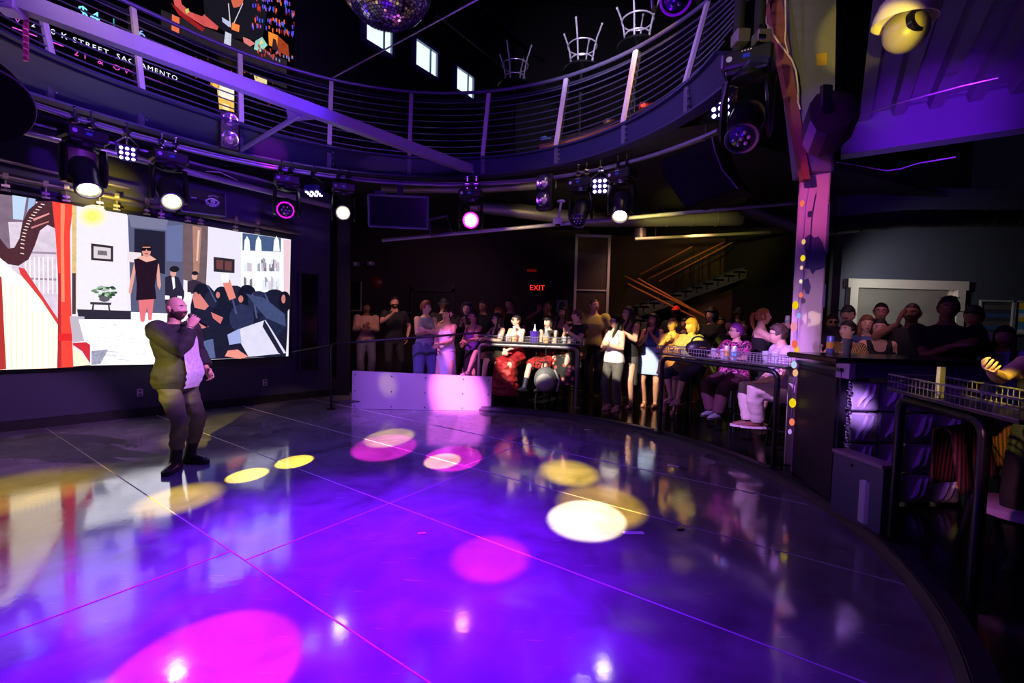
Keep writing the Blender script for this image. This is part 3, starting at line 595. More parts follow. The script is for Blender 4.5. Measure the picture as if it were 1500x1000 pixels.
bn = tag(MB().loft(bb).build('balcony_bench', M('tan_wood', (150, 104, 60), .5, var=.2, scale=6)), 'curved tan bench behind the right part of the balcony railing', 'bench')
MB().loft([[p - V((0, 0, .0)), q, q + V((0, 0, .05)), p + V((0, 0, .05))] for p, q in zip(arc(LO_C, LO_R + .33, 4.325, 16, 62, 40), arc(LO_C, LO_R + .82, 4.325, 16, 62, 40))]).build('seat_pad', M('dark_pad', (40, 34, 32), .6), bn)
# ================================================================ LIGHTING RIG
tag(MB().tube(arc(PIPE_C, PIPE_R, PIPE_Z, 24, 180, 110), .026, 10).build('lighting_ring_pipe', M('rig_pipe', (120, 116, 140), .35, .7), smooth=True), 'curved pipe under the balcony carrying the stage lights', 'pipe')
tag(MB().tube(arc(PIPE_C, PIPE_R + .25, PIPE_Z + .1, 24, 180, 110), .016, 8).build('cable_conduit', M('rig_conduit', (150, 145, 165), .4, .6), smooth=True), 'thin curved conduit above the lighting pipe', 'pipe')
def clamp(b, p):
    b.tube([p + V((0, 0, .03)) + V((math.cos(a) * .0, 0, 0)) for a in (0,)] + [p - V((0, 0, .12))], .012, 6); b.lathe([(.042, -.03), (.048, -.03), (.048, .03), (.042, .03)], frame(V((1, 0, 0)), None, p), 12); b.tube([p + V((0, 0, .04)), p + V((0, 0, .11))], .01, 6); b.ball(p + V((0, 0, .11)), .018, 6, 4)
def radial(p): d = V((PIPE_C[0] - p.x, PIPE_C[1] - p.y, 0)); return d.normalized()
LENSM = {}
def moving_head(lab, p, aim, sc=1.0, glow=None, ringc=None, face=None, drop=.40, strength=16, beam=None):
    t = empty('moving_head_light', p - V((0, 0, .95 * sc)), lab, 'stage light', 'moving head lights on the ring')
    n = face if face else radial(p); s = V((n.y, -n.x, 0)); up = V((0, 0, 1)); ang = math.atan2(s.y, s.x)
    c = p - up * (.16 * sc)
    b = MB().box(c, (.36 * sc, .26 * sc, .13 * sc), rz=ang, ch=.018 * sc); b.box(c - up * .08 * sc, (.3 * sc, .2 * sc, .04 * sc), rz=ang, ch=.01); bo = b.build('base', BLACK, t)
    f = c + n * (.131 * sc)
    fm = MX(((s.x, 0, n.x, f.x), (s.y, 0, n.y, f.y), (0, 1, 0, f.z), (0, 0, 0, 1)))
    b = MB().box(f + s * 0, (.05 * sc, .006, .028 * sc), rz=ang); b.build('display', M('menu_display', (20, 30, 120), .3, emis=(40, 60, 220), es=.25), bo)
    b = MB()
    for j in range(4): b.box(f + up * .04 * sc + s * ((-.03 + j * .02) * sc), (.01 * sc, .006, .008 * sc), rz=ang)
    b.build('indicator_row', M('badge_print', (190, 190, 205), .4), bo); b = MB(); b.lathe([(.0, .0), (.022 * sc, 0), (.022 * sc, .006), (0, .006)], frame(n, None, f + s * .12 * sc), 12); b.build('badge', M('badge_print', (190, 190, 205), .4), bo)
    for k in (-1, 1): b = MB(); clamp(b, p + s * (.07 * k * sc)); b.build('clamp', CHROME, t, smooth=True)
    hc = c - up * (drop * sc); ax_ = (V(aim) - hc).normalized()
    side = ax_.cross(up); side = s.copy() if side.length < .2 else side.normalized()
    b = MB(); b.lathe([(.11 * sc, .03 * sc), (.12 * sc, 0), (.12 * sc, -.03 * sc), (.08 * sc, -.05 * sc)], MX.Translation(c - up * .10 * sc), 18)
    for k in (-1, 1):
        e0 = c - up * .13 * sc + side * (.16 * sc * k); e1 = hc + side * (.165 * sc * k) - up * .05 * sc
        b.tube([e0 - side * (.10 * sc * k) , e0, e0.lerp(e1, .5), e1, e1 - up * .07 * sc], [.05 * sc, .075 * sc, .085 * sc, .08 * sc, .05 * sc], 12, ell=.36, ref=ax_ if abs(ax_.z) < .8 else n)
    b.build('yoke', BLACK, t, smooth=True)
    Mx = frame(ax_, None, hc); q = sc
    h = MB().lathe([(.05 * q, -.20 * q), (.10 * q, -.19 * q), (.125 * q, -.13 * q), (.13 * q, .0), (.115 * q, .10 * q), (.118 * q, .20 * q), (.122 * q, .235 * q), (.1 * q, .235 * q), (.092 * q, .215 * q), (0, .212 * q)], Mx, 28).build('head', M('head_shell', (24, 23, 30), .3), t, smooth=True)
    MB().tube([Mx @ V((.112 * q * math.cos(2 * PI * j / 28), .112 * q * math.sin(2 * PI * j / 28), .238 * q)) for j in range(28)], .010 * q, 6, loop=True).build('lens_ring', ringc or M('lens_ring', (90, 80, 110), .3, .6), h, smooth=True)
    if glow: lm = EM('lens_glow_%d_%d_%d_%g' % (*glow, strength), glow, strength)
    else: lm = M('unlit_lens', (60, 58, 80), .05, .9)
    rad = .085 if glow else .09
    MB().lathe([(0, .236 * q), (rad * .5 * q, .233 * q), (rad * q, .222 * q), (rad * q, .214 * q), (0, .214 * q)], Mx, 24).build('lens', lm, h, smooth=True)
    if not glow:
        b = MB()
        for j in range(7): a = j * PI / 3; b.ball(Mx @ V(((.05 * math.cos(a) if j else 0) * q, (.05 * math.sin(a) if j else 0) * q, .236 * q)), .016 * q, 8, 5)
        b.build('led_cluster', M('led_dome', (190, 170, 220), .1, .8), h, smooth=True)
    if beam: l = spot('lamp_beam', hc + ax_ * (.26 * sc), aim, *beam)
    return hc, ax_
def rp(px, py): return ringpt(px, py, PIPE_C, PIPE_R, PIPE_Z)
MAGR = M('magenta_lens_ring', (220, 30, 200), .3, emis=(235, 20, 215), es=1.2)
PALE = (255, 246, 190)
moving_head('black moving head at far left glowing pale yellow, beside the first led par', rp(122, 180), floorpt(262, 731), 1.0, PALE, beam=(YEL, 500, 7.5, .6, .012))
moving_head('black moving head glowing pale yellow, right of the leftmost led par', rp(247, 208), floorpt(395, 800), 1.0, PALE)
moving_head('unlit moving head with magenta lens ring, above the screen corner', rp(420, 247), E0 + V((-1.2, 1.6, -.6)), .92, None, MAGR)
moving_head('moving head shining pale yellow at the camera, left of the television', rp(504, 262), E0 + V((-.5, .5, .5)), .92, PALE)
moving_head('moving head shining magenta white at the camera, right of the television', rp(691, 272), E0 + V((-.1, 0, .5)), .98, (255, 150, 255), MAGR, strength=22)
moving_head('unlit moving head tilted left, beside the white security camera', rp(853, 254), floorpt(700, 760), .92)
moving_head('moving head glowing warm white pointing down left, right end of the ring', rp(912, 240), floorpt(860, 758), .92, (255, 235, 190), beam=((1, .80, .42), 7000, 10.5, .3, .012))
np_ = aty(1098, 62, 4.15)
moving_head('large near unlit moving head hanging beside the rusty flange', np_, aty(1000, 520, 2.6), 1.12, face=V((-.55, -.83, 0)), drop=.46)
np2 = aty(995, -112, 3.2)
moving_head('unlit moving head with violet ring cut by the top edge', np2, aty(960, 420, 1.2), .85, None, M('violet_lens_ring', (120, 30, 190), .3, emis=(120, 10, 200), es=.5), face=V((-.3, -.95, 0)), drop=.34)
# pole that carries the near head
b = MB(); 
for k in (-1, 1): b.tube([np_ + V((.09 * k, .02, -.1)), np_ + V((.09 * k, .02, 1.6))], .045, 12)
pl = tag(b.build('hanging_truss', BLKM, smooth=True), 'twin black drop pipes holding the large near moving head', 'truss')
for k in (-1, 1): MB().box(np_ + V((.09 * k, -.02, .02)), (.12, .13, .11), ch=.01).build('clamp', M('bare_metal_clamp', (150, 140, 135), .35, .8), pl)
def par(lab, p, aim, sc=1.0, n3=True, glow=(225, 205, 255)):
    t = empty('led_par_light', p - V((0, 0, .3)), lab, 'stage light', 'led par lights on the ring'); c = p - V((0, 0, .22)); ax_ = (V(aim) - c).normalized(); Mx = frame(ax_, None, c)
    h = MB().box(c, (.24 * sc, .24 * sc, .12 * sc), Rm=Mx.to_3x3(), ch=.03).build('housing', M('par_housing', (40, 36, 90), .4), t)
    for i in (-1, 0, 1):
        for j in (-1, 0, 1): b = MB(); b.lathe([(0, .070 * sc), (.024 * sc, .066 * sc), (.024 * sc, .055 * sc), (0, .055 * sc)], Mx @ MX.Translation((i * .074 * sc, j * .074 * sc, 0)), 12); b.build('led', EM('par_led_%d_%d_%d' % glow, glow, 7), h)
    s = Mx.to_3x3() @ V((1, 0, 0))
    MB().tube([c + s * .14 * sc, c + s * .14 * sc + V((0, 0, .1)), p - V((0, 0, .02)), c - s * .14 * sc + V((0, 0, .1)), c - s * .14 * sc], .012, 6).build('bracket', BLACK, t)
    b = MB(); clamp(b, p); b.build('clamp', CHROME, t)
par('nine cell led par between the two leftmost moving heads', rp(186, 190), E0 + V((-1, 1, 0)), .72)
par('led par tilted down over the stage corner, left of the television', rp(460, 262), rp(460, 262) + V((.1, -.3, -3)), .95)
par('nine cell led par between the two right hand moving heads', rp(880, 250), E0 + V((-.6, .5, 0)), .88)
par('led par partly hidden behind the large near moving head', aty(1058, 128, 5.2), E0 + V((-.8, .6, -.2)), .9)
def blinder(px, p0y, lab, ry):
    p = ringpt(px, ry, PIPE_C, PIPE_R - .03, 0); c = aty(px, p0y, p.y); n = radial(p); ang = math.atan2(-n.x, n.y)
    t = tag(MB().box(c, (.24, .14, .50), rz=ang, ch=.02).build('blinder_light', BLACK), lab, 'stage light', 'two lamp blinders')
    for k in (-1, 1):
        q = c + V((0, 0, .115 * k)) + n * .075; MB().lathe([(.0, .0), (.06, .012), (.085, .03), (.098, .03), (.1, 0)], frame(n, None, q), 24).build('reflector', M('lamp_reflector', (240, 232, 245), .16, .95, var=0), t, smooth=True)
        MB().ball(q + n * .03, .024, 10, 6).build('bulb', M('clear_bulb', (255, 240, 210), .1), t, smooth=True)
blinder(335, 193, 'two lamp black blinder standing above the pipe on the left', 222)
blinder(799, 282, 'two lamp black blinder hanging beside the security camera', 262)
# ================================================================ SCREENS
def zp(zx, zy): return zx / 3.3333, 250 + zy / 3.3333
SCR_OFF = .16
def screen_poly(b, pl, pts, k, mi, conv=None):
    q = [pl.at(*(conv(*p) if conv else p), SCR_OFF + .0012 * k) for p in pts]; b.poly(q, mi)
ls = None
p0, p1, p2, p3 = WL.at(-240, 252, SCR_OFF), WL.at(426, 343.5, SCR_OFF), WL.at(422.5, 522.5, SCR_OFF), WL.at(-240, 553, SCR_OFF)
zt, zb = (p0.z + p1.z) / 2, (p2.z + p3.z) / 2; zt = WL.at(200, 311, SCR_OFF).z; zb = WL.at(200, 532, SCR_OFF).z
e1 = WL.at(426, 430, SCR_OFF); e0 = WL.at(-240, 400, SCR_OFF); c = (e0 + e1) / 2; Lw = (V((e1.x, e1.y, 0)) - V((e0.x, e0.y, 0))).length; ang = math.atan2(WL.u.y, WL.u.x)
cc = V((c.x, c.y, (zt + zb) / 2)) - WL.n * .06
ls = tag(MB().box(cc, (Lw + .04, .11, zt - zb + .03), rz=ang).build('led_screen', BLKM), 'wide led screen on the left wall showing a runway show with a harp', 'screen')
SS_ = 1.3
cols = {}; smats = []; sb = MB()
def sc(rgb, s=SS_, var=.0, scale=20):
    k = (rgb, s, var)
    if k not in cols: cols[k] = len(smats); smats.append(EM('screen_%d_%d_%d_%g_%g' % (*rgb, s, var), rgb, s, var, scale))
    return cols[k]
kk = [0]
def sp(rgb, *pts, var=0.0, scale=20, s=SS_):
    kk[0] += 1; screen_poly(sb, WL, pts, kk[0] * .25, sc(rgb, s, var, scale), zp)
def se(rgb, cx_, cy_, rx, ry, n=16, var=0, s=SS_): sp(rgb, *[(cx_ + rx * math.cos(2 * PI * i / n), cy_ + ry * math.sin(2 * PI * i / n)) for i in range(n)], var=var, s=s)
sp((222, 214, 230), (-800, 5), (1420, 336), (1408, 905), (-800, 1002), var=.06)
sp((120, 100, 120), (-800, 5), (175, 138), (175, 300), (60, 440), (-800, 440), var=.35, scale=9)
sp((178, 198, 226), (60, 119), (130, 130), (112, 240), (64, 236)); sp((150, 175, 215), (140, 132), (172, 137), (160, 230), (130, 230))
sp((206, 190, 208), (40, 250), (270, 250), (285, 740), (180, 640), (60, 480), var=.3, scale=12)
for y in (392, 520): sp((150, 130, 150), (100, y), (275, y + 6), (275, y + 16), (100, y + 10))
for x in range(120, 275, 22): sp((244, 226, 236), (x, 420), (x + 8, 420), (x + 9, 600), (x + 2, 600))
sp((250, 226, 194), (-800, 380), (0, 420), (30, 460), (110, 520), (200, 620), (282, 742), (282, 962), (-800, 1000), var=.05, scale=3, s=1.9)
for x in range(-780, 270, 26): sp((246, 218, 184), (x, 560 if x < 150 else 690), (x + 5, 560 if x < 150 else 690), (x + 6, 960), (x, 962))
sp((206, 60, 62), (90, 470), (120, 478), (282, 722), (282, 752), (200, 628), (100, 505)); sp((170, 50, 50), (-60, 470), (8, 520), (30, 968), (-40, 975))
sp((74, 40, 50), (-300, 300), (0, 330), (40, 380), (70, 375), (95, 330), (110, 250), (140, 190), (190, 148), (262, 148), (278, 285), (232, 264), (195, 292), (170, 365), (140, 432), (90, 464), (40, 456), (0, 425), (-300, 420), var=.25)
for i in range(16):
    t = i / 15; x = 100 + 100 * t ** 2 - 5; y = 400 - 240 * t ** .8; sp((240, 220, 210), (x + 4, y), (x + 22, y + 4), (x + 22, y + 8), (x + 4, y + 4))
sp((214, 140, 140), (160, 235), (240, 205), (242, 212), (165, 245)); sp((190, 120, 120), (150, 275), (238, 245), (240, 250), (155, 283))
sp((232, 66, 56), (254, 150), (358, 166), (342, 300), (346, 600), (352, 800), (358, 958), (278, 962), (286, 700), (281, 480), (270, 300), var=.12, scale=6)
sp((250, 130, 100), (296, 160), (318, 164), (312, 330), (316, 640), (300, 640), (296, 330)); sp((170, 44, 50), (284, 500), (296, 500), (300, 958), (280, 960))
sp((214, 40, 44), (282, 795), (350, 795), (354, 830), (282, 830))
sp((196, 44, 60), (355, 840), (440, 836), (440, 940), (400, 880), (356, 850)); sp((250, 226, 200), (356, 862), (400, 890), (444, 948), (358, 955))
sp((206, 178, 120), (352, 168), (374, 171), (372, 690), (352, 690), var=.3); sp((70, 56, 62), (352, 500), (370, 500), (370, 700), (352, 700))
sp((224, 218, 234), (374, 172), (620, 212), (620, 690), (374, 676), var=.04)
for r_, c in ((95, (232, 222, 206)), (70, (240, 224, 170)), (48, (248, 226, 130)), (28, (255, 232, 90)), (12, (255, 246, 160))): se(c, 452, 222, r_ * .8, r_ * .6)
sp((52, 40, 44), (445, 354), (553, 368), (553, 444), (445, 436)); sp((204, 196, 204), (457, 368), (541, 378), (541, 432), (457, 426)); sp((110, 100, 104), (478, 388), (522, 392), (524, 414), (476, 410), var=.4, scale=40)
sp((44, 40, 56), (376, 676), (642, 684), (640, 726), (384, 724)); sp((180, 170, 184), (340, 710), (412, 712), (412, 830), (356, 838))
sp((240, 238, 250), (384, 726), (640, 726), (640, 690), (900, 690), (960, 780), (940, 940), (442, 950), (442, 850), (412, 830), var=.05, s=2.2)
for i in range(26):
    x, y = R.uniform(450, 720), R.uniform(745, 920); sp((196, 196, 214), (x, y), (x + 60, y + 5), (x + 60, y + 9), (x, y + 4))
sp((150, 150, 172), (446, 880), (530, 870), (490, 945), (446, 948), var=.5, scale=30)
sp((54, 46, 60), (440, 640), (545, 644), (541, 656), (441, 652)); sp((54, 46, 60), (452, 650), (460, 650), (456, 690), (446, 690)); sp((54, 46, 60), (526, 652), (534, 652), (541, 695), (533, 695))
for i in range(34):
    a, r_ = R.uniform(0, 2 * PI), R.uniform(.2, 1); se(R.choice(((60, 92, 60), (96, 130, 96), (150, 170, 150), (40, 66, 46))), 508 + 58 * r_ * math.cos(a), 592 + 32 * r_ * math.sin(a), 13, 6, 8)
se((90, 84, 96), 510, 626, 26, 14)
sp((84, 86, 116), (624, 212), (902, 254), (892, 700), (640, 690), var=.12, scale=5); sp((112, 112, 142), (626, 214), (820, 240), (812, 290), (640, 275))
sp((32, 30, 50), (656, 282), (806, 297), (806, 505), (656, 470)); sp((220, 206, 214), (622, 395), (690, 400), (690, 450), (622, 445)); sp((96, 104, 146), (812, 270), (896, 262), (890, 445), (812, 440))
sp((104, 84, 92), (893, 255), (1018, 272), (1006, 560), (890, 530), var=.3, scale=8); sp((164, 120, 108), (940, 268), (985, 276), (972, 500), (944, 490), var=.2, scale=14); sp((214, 180, 160), (966, 290), (976, 292), (966, 440), (958, 440))
sp((216, 210, 228), (1016, 272), (1176, 300), (1176, 600), (1010, 575), var=.04); sp((44, 38, 50), (1043, 420), (1146, 432), (1145, 500), (1043, 492)); sp((104, 60, 62), (1056, 434), (1090, 438), (1088, 482), (1056, 478)); sp((104, 60, 62), (1098, 440), (1132, 443), (1131, 488), (1098, 484))
sp((226, 230, 250), (1176, 300), (1408, 336), (1396, 640), (1176, 600), var=.05); sp((66, 84, 124), (1184, 303), (1372, 330), (1370, 396), (1184, 388), var=.2)
for x in (1206, 1262, 1350): sp((224, 238, 252), (x - 16, 392), (x - 12, 340), (x, 318), (x + 12, 340), (x + 16, 394))
for y in (398, 492, 580): sp((250, 250, 255), (1178, y), (1380, y + 8), (1380, y + 16), (1178, y + 8))
for i in range(30): x, y = R.uniform(1190, 1360), R.choice((452, 470, 545, 560)); sp(R.choice(((150, 150, 170), (190, 180, 190), (120, 110, 120), (210, 216, 230))), (x, y - R.uniform(10, 34)), (x + 12, y - 20), (x + 13, y + 22), (x, y + 20))
sp((216, 186, 196), (1384, 334), (1418, 338), (1410, 690), (1386, 650))
sp((214, 150, 140), (655, 448), (668, 460), (648, 565), (640, 600), (628, 595), (634, 545)); sp((214, 150, 140), (762, 450), (776, 455), (786, 560), (780, 582), (768, 560)); sp((214, 110, 120), (676, 626), (752, 626), (740, 735), (724, 740), (718, 660), (706, 735), (686, 745)); sp((240, 240, 246), (680, 735), (706, 738), (704, 762), (682, 760)); sp((240, 240, 246), (720, 728), (744, 730), (748, 750), (722, 748))
sp((34, 18, 34), (654, 432), (690, 424), (740, 426), (773, 440), (766, 500), (756, 560), (764, 626), (664, 632), (668, 555), (662, 500), var=.2); sp((222, 164, 150), (668, 424), (698, 414), (735, 414), (764, 434), (715, 446))
se((206, 140, 128), 715, 390, 22, 32); sp((20, 14, 20), (690, 376), (740, 376), (737, 391), (720, 391), (715, 382), (710, 391), (693, 391)); sp((40, 26, 30), (692, 371), (696, 360), (715, 355), (734, 360), (739, 371)); sp((170, 60, 70), (706, 402), (724, 402), (722, 408), (708, 408))
sp((40, 34, 56), (806, 520), (838, 508), (872, 520), (904, 600), (884, 660), (806, 660)); sp((226, 226, 236), (838, 520), (852, 520), (856, 570), (846, 580)); se((206, 150, 140), 846, 500, 15, 18); se((30, 26, 34), 852, 480, 24, 15); sp((52, 40, 60), (915, 540), (950, 530), (985, 545), (985, 600), (915, 600)); se((206, 150, 140), 950, 515, 14, 18); se((30, 26, 34), 952, 500, 16, 10)
for x, y, w2, h2 in ((806, 608, 22, 20), (866, 610, 22, 20), (900, 592, 32, 40), (950, 672, 36, 56)): sp((240, 244, 255), (x, y), (x + w2, y + 2), (x + w2, y + h2), (x, y + h2))
sp((26, 26, 48), (930, 660), (950, 570), (985, 548), (1020, 560), (1060, 605), (1100, 566), (1140, 560), (1165, 592), (1200, 560), (1262, 600), (1330, 586), (1385, 590), (1406, 612), (1404, 770), (1396, 906), (975, 922), (964, 760), (930, 740), var=.3, scale=7)
for x, y, rx, ry, c in ((985, 592, 42, 44, (22, 22, 40)), (1040, 640, 46, 52, (34, 36, 62)), (1082, 610, 40, 46, (24, 24, 44)), (1150, 606, 44, 46, (30, 32, 56)), (1206, 606, 46, 50, (20, 20, 38)), (1262, 640, 52, 54, (36, 40, 70)), (1340, 626, 56, 48, (24, 26, 48)), (1390, 640, 30, 52, (18, 18, 34)), (1010, 720, 60, 60, (28, 28, 52)), (1100, 700, 66, 60, (22, 24, 46)), (1180, 720, 60, 70, (40, 44, 78)), (1330, 740, 64, 70, (30, 34, 62))): se(c, x, y, rx, ry, 18, .35)
for x, y, rx, ry in ((955, 612, 14, 20), (1064, 606, 10, 16), (1176, 626, 12, 18), (1384, 626, 10, 22)): se((190, 116, 112), x, y, rx, ry, 12, .2)
for x, y, x2, y2 in ((1010, 560, 1050, 640), (1120, 580, 1150, 700), (1230, 600, 1250, 720), (1290, 600, 1330, 690)): sp((70, 76, 120), (x, y), (x + 7, y), (x2 + 9, y2), (x2, y2), var=.4)
sp((60, 70, 110), (1200, 600), (1290, 620), (1390, 700), (1396, 760), (1300, 720), var=.4)
sp((214, 126, 116), (1086, 545), (1122, 530), (1152, 620), (1120, 632)); sp((245, 248, 255), (1080, 504), (1116, 499), (1116, 545), (1084, 546)); sp((206, 120, 116), (940, 620), (975, 600), (1020, 660), (1000, 680), (950, 668)); sp((200, 110, 110), (1030, 690), (1090, 716), (1076, 748), (1040, 720)); sp((196, 120, 116), (880, 770), (960, 720), (1020, 760), (990, 770))
sp((206, 202, 226), (1152, 800), (1175, 770), (1296, 728), (1330, 780), (1398, 890), (1214, 908), var=.12, scale=9); sp((30, 30, 52), (1290, 728), (1310, 760), (1390, 900), (1360, 890), (1282, 760)); sp((84, 94, 140), (976, 836), (1040, 820), (1052, 912), (975, 922), var=.35, scale=25); sp((150, 160, 210), (1110, 800), (1170, 770), (1180, 840), (1120, 850))
sp((232, 138, 128), (1098, 905), (1112, 878), (1160, 872), (1214, 908), (1170, 918))
sb.build('picture', smats, ls, fix=False)
# LED tile seams
b = MB()
for i in range(1, 14):
    x = -Lw / 2 + Lw * i / 14
# screen brackets and pipes above it
PIPED = M('screen_truss_pipe', (120, 112, 100), .4, .5)
def wpipe(pts, off, r, lab, m=PIPED): return tag(MB().tube([WL.at(x, y, off) for x, y in pts], r, 10).build('truss_pipe', m, smooth=True), lab, 'pipe', 'pipes above the screen')
wpipe(((-60, 246), (172, 291), (300, 316), (440, 342)), .22, .035, 'lowest yellow lit pipe with clamps just above the screen')
wpipe(((-60, 220), (94, 256), (190, 276)), .35, .02, 'middle thin pipe above the left half of the screen')
wpipe(((-40, 172), (30, 191), (396, 281), (488, 303)), .9, .045, 'thick violet lit pipe crossing behind the moving heads', M('violet_pipe', (150, 145, 165), .3, .7))
wpipe(((-40, 158), (30, 176), (396, 266), (440, 278)), .95, .022, 'thin violet lit pipe just over the thick one', M('violet_pipe', (150, 145, 165), .3, .7))
tag(MB().tube([WL.at(302, 251, .85), WL.at(322, 252, .85), WL.at(348, 264, .85)], .007, 6).build('loose_cable', M('white_cable', (225, 200, 215), .5), smooth=True), 'pale loose cable arched over the thick violet pipe', 'cable')
for i, (px, py) in enumerate(((8, 268), (67, 280), (97, 285), (146, 294), (171, 299), (215, 306), (236, 311), (275, 317), (294, 321), (345, 331), (377, 336))):
    p = WL.at(px, py - 8, .22); b = MB().lathe([(.046, -.025), (.052, -.025), (.052, .025), (.046, .025)], frame(WL.u, None, WL.at(px, py - 11, .22)), 12); b.tube([p - V((0, 0, .03)), p - V((0, 0, .16))], .011, 6); b.box(p - V((0, 0, .10)), (.07, .03, .03), rz=ang); b.tube([p - V((0, 0, .15)) + WL.u * s for s in (-.04, .04)], .012, 6)
    tag(b.build('pipe_clamp', M('worn_zinc', (190, 180, 150), .35, .7)), ['leftmost', 'second', 'third', 'fourth', 'fifth', 'sixth', 'seventh', 'eighth', 'ninth', 'tenth', 'rightmost'][i] + ' clamp from the left on the pipe above the screen', 'clamp', 'screen hanging clamps')
# upper screen
u0, u1 = WU.at(-330, -60), WU.at(431, 40); zb2 = WU.at(330, 197).z; zt2 = zb2 + 4.2; Lw2 = (V((u1.x, u1.y, 0)) - V((u0.x, u0.y, 0))).length; ang2 = math.atan2(WU.u.y, WU.u.x)
c = (u0 + u1) / 2; SCR2 = .14
us = tag(MB().box(V((c.x, c.y, (zb2 + zt2) / 2)) + WU.n * .07, (Lw2, .12, zt2 - zb2), rz=ang2).build('led_screen', BLKM), 'upper led wall behind the balcony with drinks prices and a bartender', 'screen')
cols.clear(); smats2 = smats; smats = []; sb = MB(); kk[0] = 0
def up_(rgb, *pts, s=1.1, var=0, scale=20):
    kk[0] += 1; q = [WU.at(x, y, SCR2 + .0008 * kk[0] * .3) for x, y in pts]; sb.poly(q, sc(rgb, s, var, scale))
def ue(rgb, x, y, rx, ry, n=14, **k): up_(rgb, *[(x + rx * math.cos(2 * PI * i / n), y + ry * math.sin(2 * PI * i / n)) for i in range(n)], **k)
up_((5, 4, 10), (-300, -300), (431, -50), (431, 92), (431, 236), (-300, 40), s=.6)
up_((60, 50, 62), (236, 14), (420, 88), (420, 130), (236, 56), var=.5, scale=6, s=.5)
up_((206, 84, 84), (250, -20), (262, -20), (266, 6), (280, 18), (296, 24), (306, 15), (322, 36), (318, 44), (298, 38), (270, 20), (256, 8), var=.3, scale=12)
up_((150, 30, 34), (250, 4), (262, 14), (300, 42), (296, 46), (262, 22), var=.3); up_((196, 206, 90), (271, 14), (276, 12), (277, 18), (273, 20))
up_((206, 100, 76), (334, -20), (358, -20), (356, 4), (348, 13), (340, 10), var=.2); up_((24, 22, 32), (296, -20), (334, -16), (342, 12), (356, 8), (362, -20), (392, 10), (384, 60), (340, 56), (300, 22), var=.2)
for a in ((334, 5, 337, 40), (355, 5, 341, 36)): up_((210, 206, 216), (a[0], a[1]), (a[0] + 1.4, a[1]), (a[2] + 1.4, a[3]), (a[2], a[3]))
up_((236, 120, 60), (340, 33), (351, 37), (350, 47), (339, 43), s=1.3); up_((180, 190, 225), (325, 25), (338, 33), (336, 40), (326, 32)); up_((196, 200, 230), (330, 46), (339, 50), (338, 70), (328, 64), var=.5, scale=40)
for i in range(110):
    x = R.uniform(368, 430); y = R.choice((-8, 4, 22, 34)) + (x - 368) * .20 + R.uniform(-3, 3); up_(R.choice(((90, 80, 255), (60, 110, 255), (230, 60, 40), (255, 110, 50), (150, 90, 255), (120, 20, 30))), (x, y), (x + 1.8, y + .6), (x + 1.8, y + R.uniform(4, 9)), (x, y + 5), s=.9)
up_((240, 140, 50), (393, 46), (407, 52), (406, 72), (394, 66)); up_((150, 60, 30), (407, 52), (422, 66), (424, 84), (406, 74), var=.4)
up_((50, 30, 40), (400, 56), (404, 58), (408, 74), (398, 72))
up_((216, 120, 120), (356, 54), (366, 58), (374, 64), (366, 68), (357, 62), var=.3); up_((150, 200, 190), (374, 60), (384, 54), (392, 66), (382, 76), (372, 72), var=.5, scale=30); ue((230, 214, 120), 383, 62, 2.4, 2.4)
for i in range(40): x = R.uniform(376, 428); up_(R.choice(((210, 60, 40), (150, 150, 230), (90, 30, 40), (230, 90, 70))), *(lambda y: ((x, y), (x + 2, y + .8), (x + 2, y + 5), (x, y + 4)))(64 + (x - 376) * .3 + R.uniform(-3, 14)), s=.7)
up_((226, 110, 70), (252, 21), (263, 26), (262, 54), (251, 50), var=.3, scale=40)
for x, y in ((284, 69), (302, 76), (381, 107)): up_((250, 226, 150), *[(x + 6.5 * math.cos(t), y + .35 * 6.5 * math.cos(t) - 6.5 * math.sin(t)) for t in [PI * i / 10 for i in range(11)]])
up_((250, 190, 90), (308, 116), (318, 122), (343, 131), (343, 173), (322, 166), (318, 130), (309, 124), var=.25, scale=9); up_((255, 240, 220), (322, 124), (343, 132), (343, 146), (330, 146), (320, 138), var=.2, scale=30); up_((70, 160, 70), (314, 117), (324, 117), (330, 126), (322, 122)); up_((255, 226, 160), (326, 150), (336, 154), (336, 168), (326, 165))
up_((240, 210, 150), (372, 110), (391, 117), (391, 128), (374, 121), var=.4, scale=40)
for i in range(46): x = R.uniform(276, 400); y = 92 + (x - 300) * .36 + R.uniform(-22, 30); up_(R.choice(((210, 80, 40), (150, 40, 30), (240, 160, 90), (90, 40, 60))), (x, y), (x + 2, y + .8), (x + 2, y + 5), (x, y + 4), s=.7)
up_((40, 190, 210), (166, 22), (167.4, 22), (167.4, 62), (166, 62)); up_((240, 90, 235), (18, 39), (93, 67), (93, 68.6), (18, 40.6)); up_((240, 90, 235), (160, 92), (262, 130), (262, 131.6), (160, 93.6))
# pink location pin beside the address
for i in range(16): a, c2 = PI * (.9 + 1.2 * i / 16), PI * (.9 + 1.2 * (i + 1) / 16); up_((220, 90, 240), *[(26 + r_ * math.cos(t), 22 + r_ * math.sin(t)) for r_, t in ((6.5, a), (6.5, c2), (5.2, c2), (5.2, a))])
up_((220, 90, 240), (19.5, 23), (21, 22), (26, 31.5), (26, 33.5)); up_((220, 90, 240), (32.5, 23), (31, 22), (26, 31.5), (26, 33.5)); ue((220, 90, 240), 26, 22, 2, 2)
def utext(t, x, y, px_h, rgb, space=1.0, s=1.3):
    p = WU.at(x, y, SCR2 + .05); sz = px_h / 674 * p.y * 1.45
    Mx = MX(((WU.u.x, 0, WU.n.x, p.x), (WU.u.y, 0, WU.n.y, p.y), (0, 1, 0, p.z), (0, 0, 0, 1))); sb.text(t, Mx, sz, sc(rgb, s), 0, space=space)
